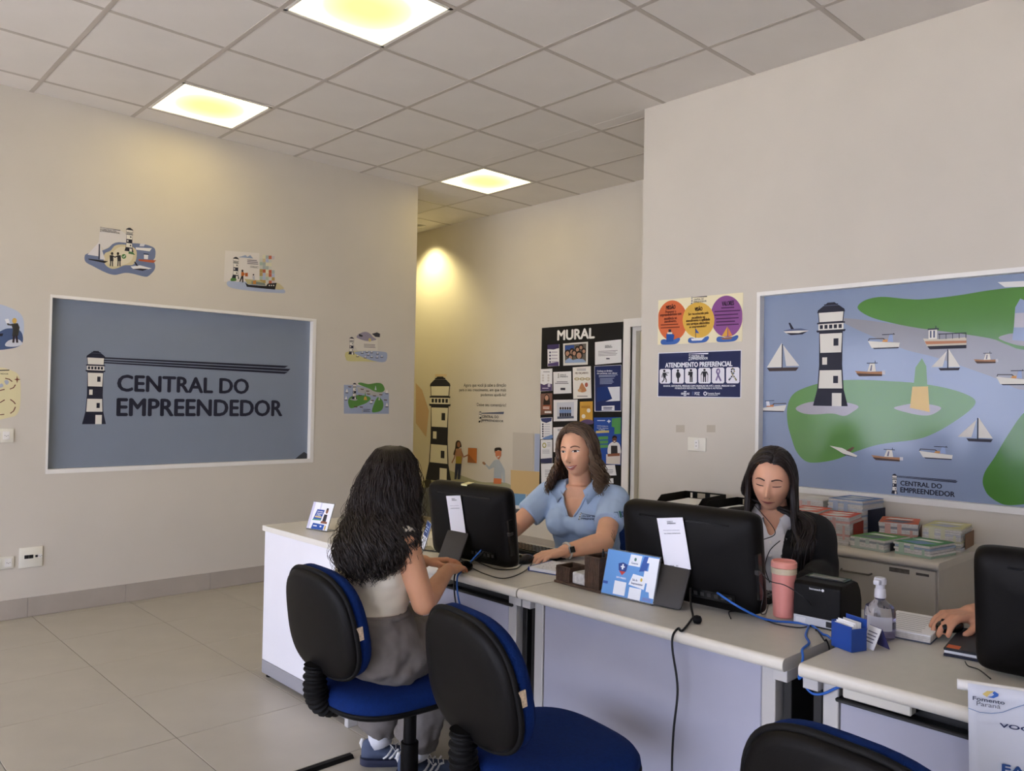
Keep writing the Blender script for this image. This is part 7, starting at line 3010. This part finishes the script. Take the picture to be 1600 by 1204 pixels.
for sg in (-1, 1):      # lapels
    vs = []
    for (u, zz) in ((.065, .955), (.115, .945), (.125, .915), (.10, .90), (.085, .86), (.05, .74), (.042, .74), (.05, .86), (.05, .93)):
        q = V3(2.90, 1.56, zz) + r * (sg * u)
        h, n_, i_, d_ = bvz.find_nearest(q + f * .13)
        vs.append(h + f * .006 + n_ * .002)
    MB().add(vs, [tuple(range(len(vs)))]).build('lapel', M_BLZ, bz)
c = Body()
c.loft(secs[0:4], r, grow=.014)
for h_, k_ in ((hipR, knR), (hipL, knL)):
    c.capsule(h_, k_, .095, .07)
    c.capsule(k_, k_ + V3(.06, 0, -.44), .066, .058, flat1=True)
add_part('trousers', c.skin('trousers', .009, 6), M_DKT, p)
for k_ in (knR, knL):
    shoe(p, (k_.x + .10, k_.y, .001), (-1, 0), M_RUBBER, M_RUBBER, M_RUBBER)
M_HAIRB = mat('hair_black_brown', (34, 25, 21), 0.34, var=.3, vscale=30, spec=.45)
cap_hair(HM, M_HAIRB, p, (.080, .102, .120), .036, -.03, -.014).build('hair_cap', M_HAIRB, p, 'all')
rg = random.Random(8)


def keep_off_b(q):
    c0 = Vector((2.915, 1.562, q.z))
    d = q - c0
    d.z = 0
    u, v = d.dot(r), d.dot(f)
    if q.z < .985:
        kk = min(1, (.985 - q.z) / .08)
        rx, ry = .06 + .13 * kk, .06 + .095 * kk
        e = math.hypot(u / rx, v / ry)
        if 1e-4 < e < 1.05:
            q = c0 + (r * u + f * v) * (1.05 / e)
    return q


strands(HM, 340, .40, -.014, 14, .004, .0058, .012, rg, drift=(.0, .0, 0), head_r=(.086, .108, .124), face_open=.34, curl_from=.5, floor_fn=keep_off_b).build('hair', M_HAIRB, p, 'all')
# the long lock that falls in front of her left shoulder
mb = MB()
for k in range(130):
    a = rg.uniform(-.5, .35)
    q0 = HM @ V3(.084 * math.cos(a), .085 * math.sin(a) + .01, .02 + rg.uniform(-.02, .03))
    q1 = HM @ V3(.092, -.01 + rg.uniform(-.045, .035), -.07)
    tx = V3(2.905, 1.435, .975) + V3(rg.uniform(-.05, .03), rg.uniform(-.035, .045), 0)
    bx = V3(2.84, 1.425, rg.uniform(.70, .79)) + V3(rg.uniform(-.03, .02), rg.uniform(-.03, .035), 0)
    mx = tx.lerp(bx, .5) + f * .035
    pts = spline([HM @ V3(.02, rg.uniform(.0, .06), .118), q0, q1, tx, mx, bx], 6)
    n = len(pts)
    mb.tube(pts, [.0052 * (1 - .7 * (i / (n - 1)) ** 2) for i in range(n)], 5)
mb.build('hair_lock', M_HAIRB, p, 'all')
# earphone cord
t = tag(MB().tube(spline([HM @ V3(.06, .04, -.09), V3(2.90, 1.56, .93) + f * .14 - r * .03, V3(2.91, 1.565, .89) + f * .165 + r * .02, V3(2.92, 1.565, .83) + f * .185 + r * .05, V3(2.92, 1.565, .75) + f * .18 + r * .06], 8), .0016, 6).build('earphone_cord', M_CABLE_B), 'thin black earphone cord over the white shirt, outer loop', 'cord', 'earphone cords')
t = tag(MB().tube(spline([V3(2.90, 1.56, .90) + f * .15 - r * .05, V3(2.915, 1.565, .86) + f * .175 - r * .015, V3(2.92, 1.565, .80) + f * .19 - r * .0, V3(2.93, 1.565, .74) + f * .18 - r * .01], 8), .0016, 6).build('earphone_cord', M_CABLE_B), 'thin black earphone cord over the white shirt, inner strand', 'cord', 'earphone cords')

# ------------------------------------------------------------------ person at the nearest desk: only the hand is in the picture
f, r = axes(math.radians(182))
p = person('person at the nearest desk of whom only a hand on a mouse shows')
SKF = skin_mat('skin_hand', (196, 142, 112))
secs = torso((3.02, .38, .60), (3.0, .38, .735), (2.965, .38, .88), (2.945, .38, .985), (2.92, .38, 1.045), f, 1.02)
b = Body()
b.loft(secs, r)
HM = head_matrix((2.885, .38, 1.20), math.radians(182), .1)
b.capsule((2.93, .38, 1.01), (2.90, .38, 1.14), .056, .052)
head_mesh(b, HM)
shR, shL = V3(2.945, .38, .97) + r * .165, V3(2.945, .38, .97) - r * .165
elR, wrR = V3(2.83, .675, .80), V3(2.545, .762, .812)
elL, wrL = V3(2.84, .13, .80), V3(2.56, .20, .795)
arm(b, shR, elR, wrR, (.048, .042, .042, .027))
arm(b, shL, elL, wrL, (.048, .042, .042, .027))
hand(b, wrR, (-.95, .30, -.02), (0, 0, -1), (-.2, -.95, .1), 1.0, (.30, .42, .35))
hand(b, wrL, (-.97, .1, -.06), (0, 0, -1), (.1, .9, 0), 1.0, (.2, .4, .3))
hipR, hipL = V3(2.99, .38, .575) + r * .09, V3(2.99, .38, .575) - r * .09
knR, knL = hipR + V3(-.40, .02, 0), hipL + V3(-.40, -.02, 0)
for h_, k_ in ((hipR, knR), (hipL, knL)):
    b.capsule(h_, k_, .08, .055)
    b.capsule(k_, k_ + V3(.06, 0, -.46), .05, .035)
me = b.skin('body', .0042)
add_part('body', me, SKF, p)
FC = Face(me, HM, p)
make_face(FC, mat('brow_dark', (76, 52, 42)), mat('lip_mauve', (172, 92, 86)), .2, False, .3)
c = Body()
c.loft(secs[1:10], r, grow=.016)
for s_, e_, sg in ((shR, elR, 1), (shL, elL, -1)):
    c.capsule(s_ - r * sg * .03, s_, .066, .068)
    c.capsule(s_, s_.lerp(e_, .62), .068, .064, flat1=True)
add_part('polo_shirt', c.skin('polo', .008, 7), M_POLO, p)
c = Body()
c.loft(secs[0:4], r, grow=.014)
for h_, k_ in ((hipR, knR), (hipL, knL)):
    c.capsule(h_, k_, .098, .072)
    c.capsule(k_, k_ + V3(.06, 0, -.44), .068, .06, flat1=True)
add_part('trousers', c.skin('trousers', .009, 6), M_DKT, p)
for k_ in (knR, knL):
    shoe(p, (k_.x + .10, k_.y, .001), (-1, 0), M_RUBBER, M_RUBBER, M_RUBBER)
cap_hair(HM, M_HAIRV, p, (.081, .103, .121), .03).build('hair_cap', M_HAIRV, p, 'all')
strands(HM, 120, .05, .0, 30, .004, .006, .008, random.Random(2), head_r=(.084, .106, .122), face_open=.2).build('hair', M_HAIRV, p, 'all')
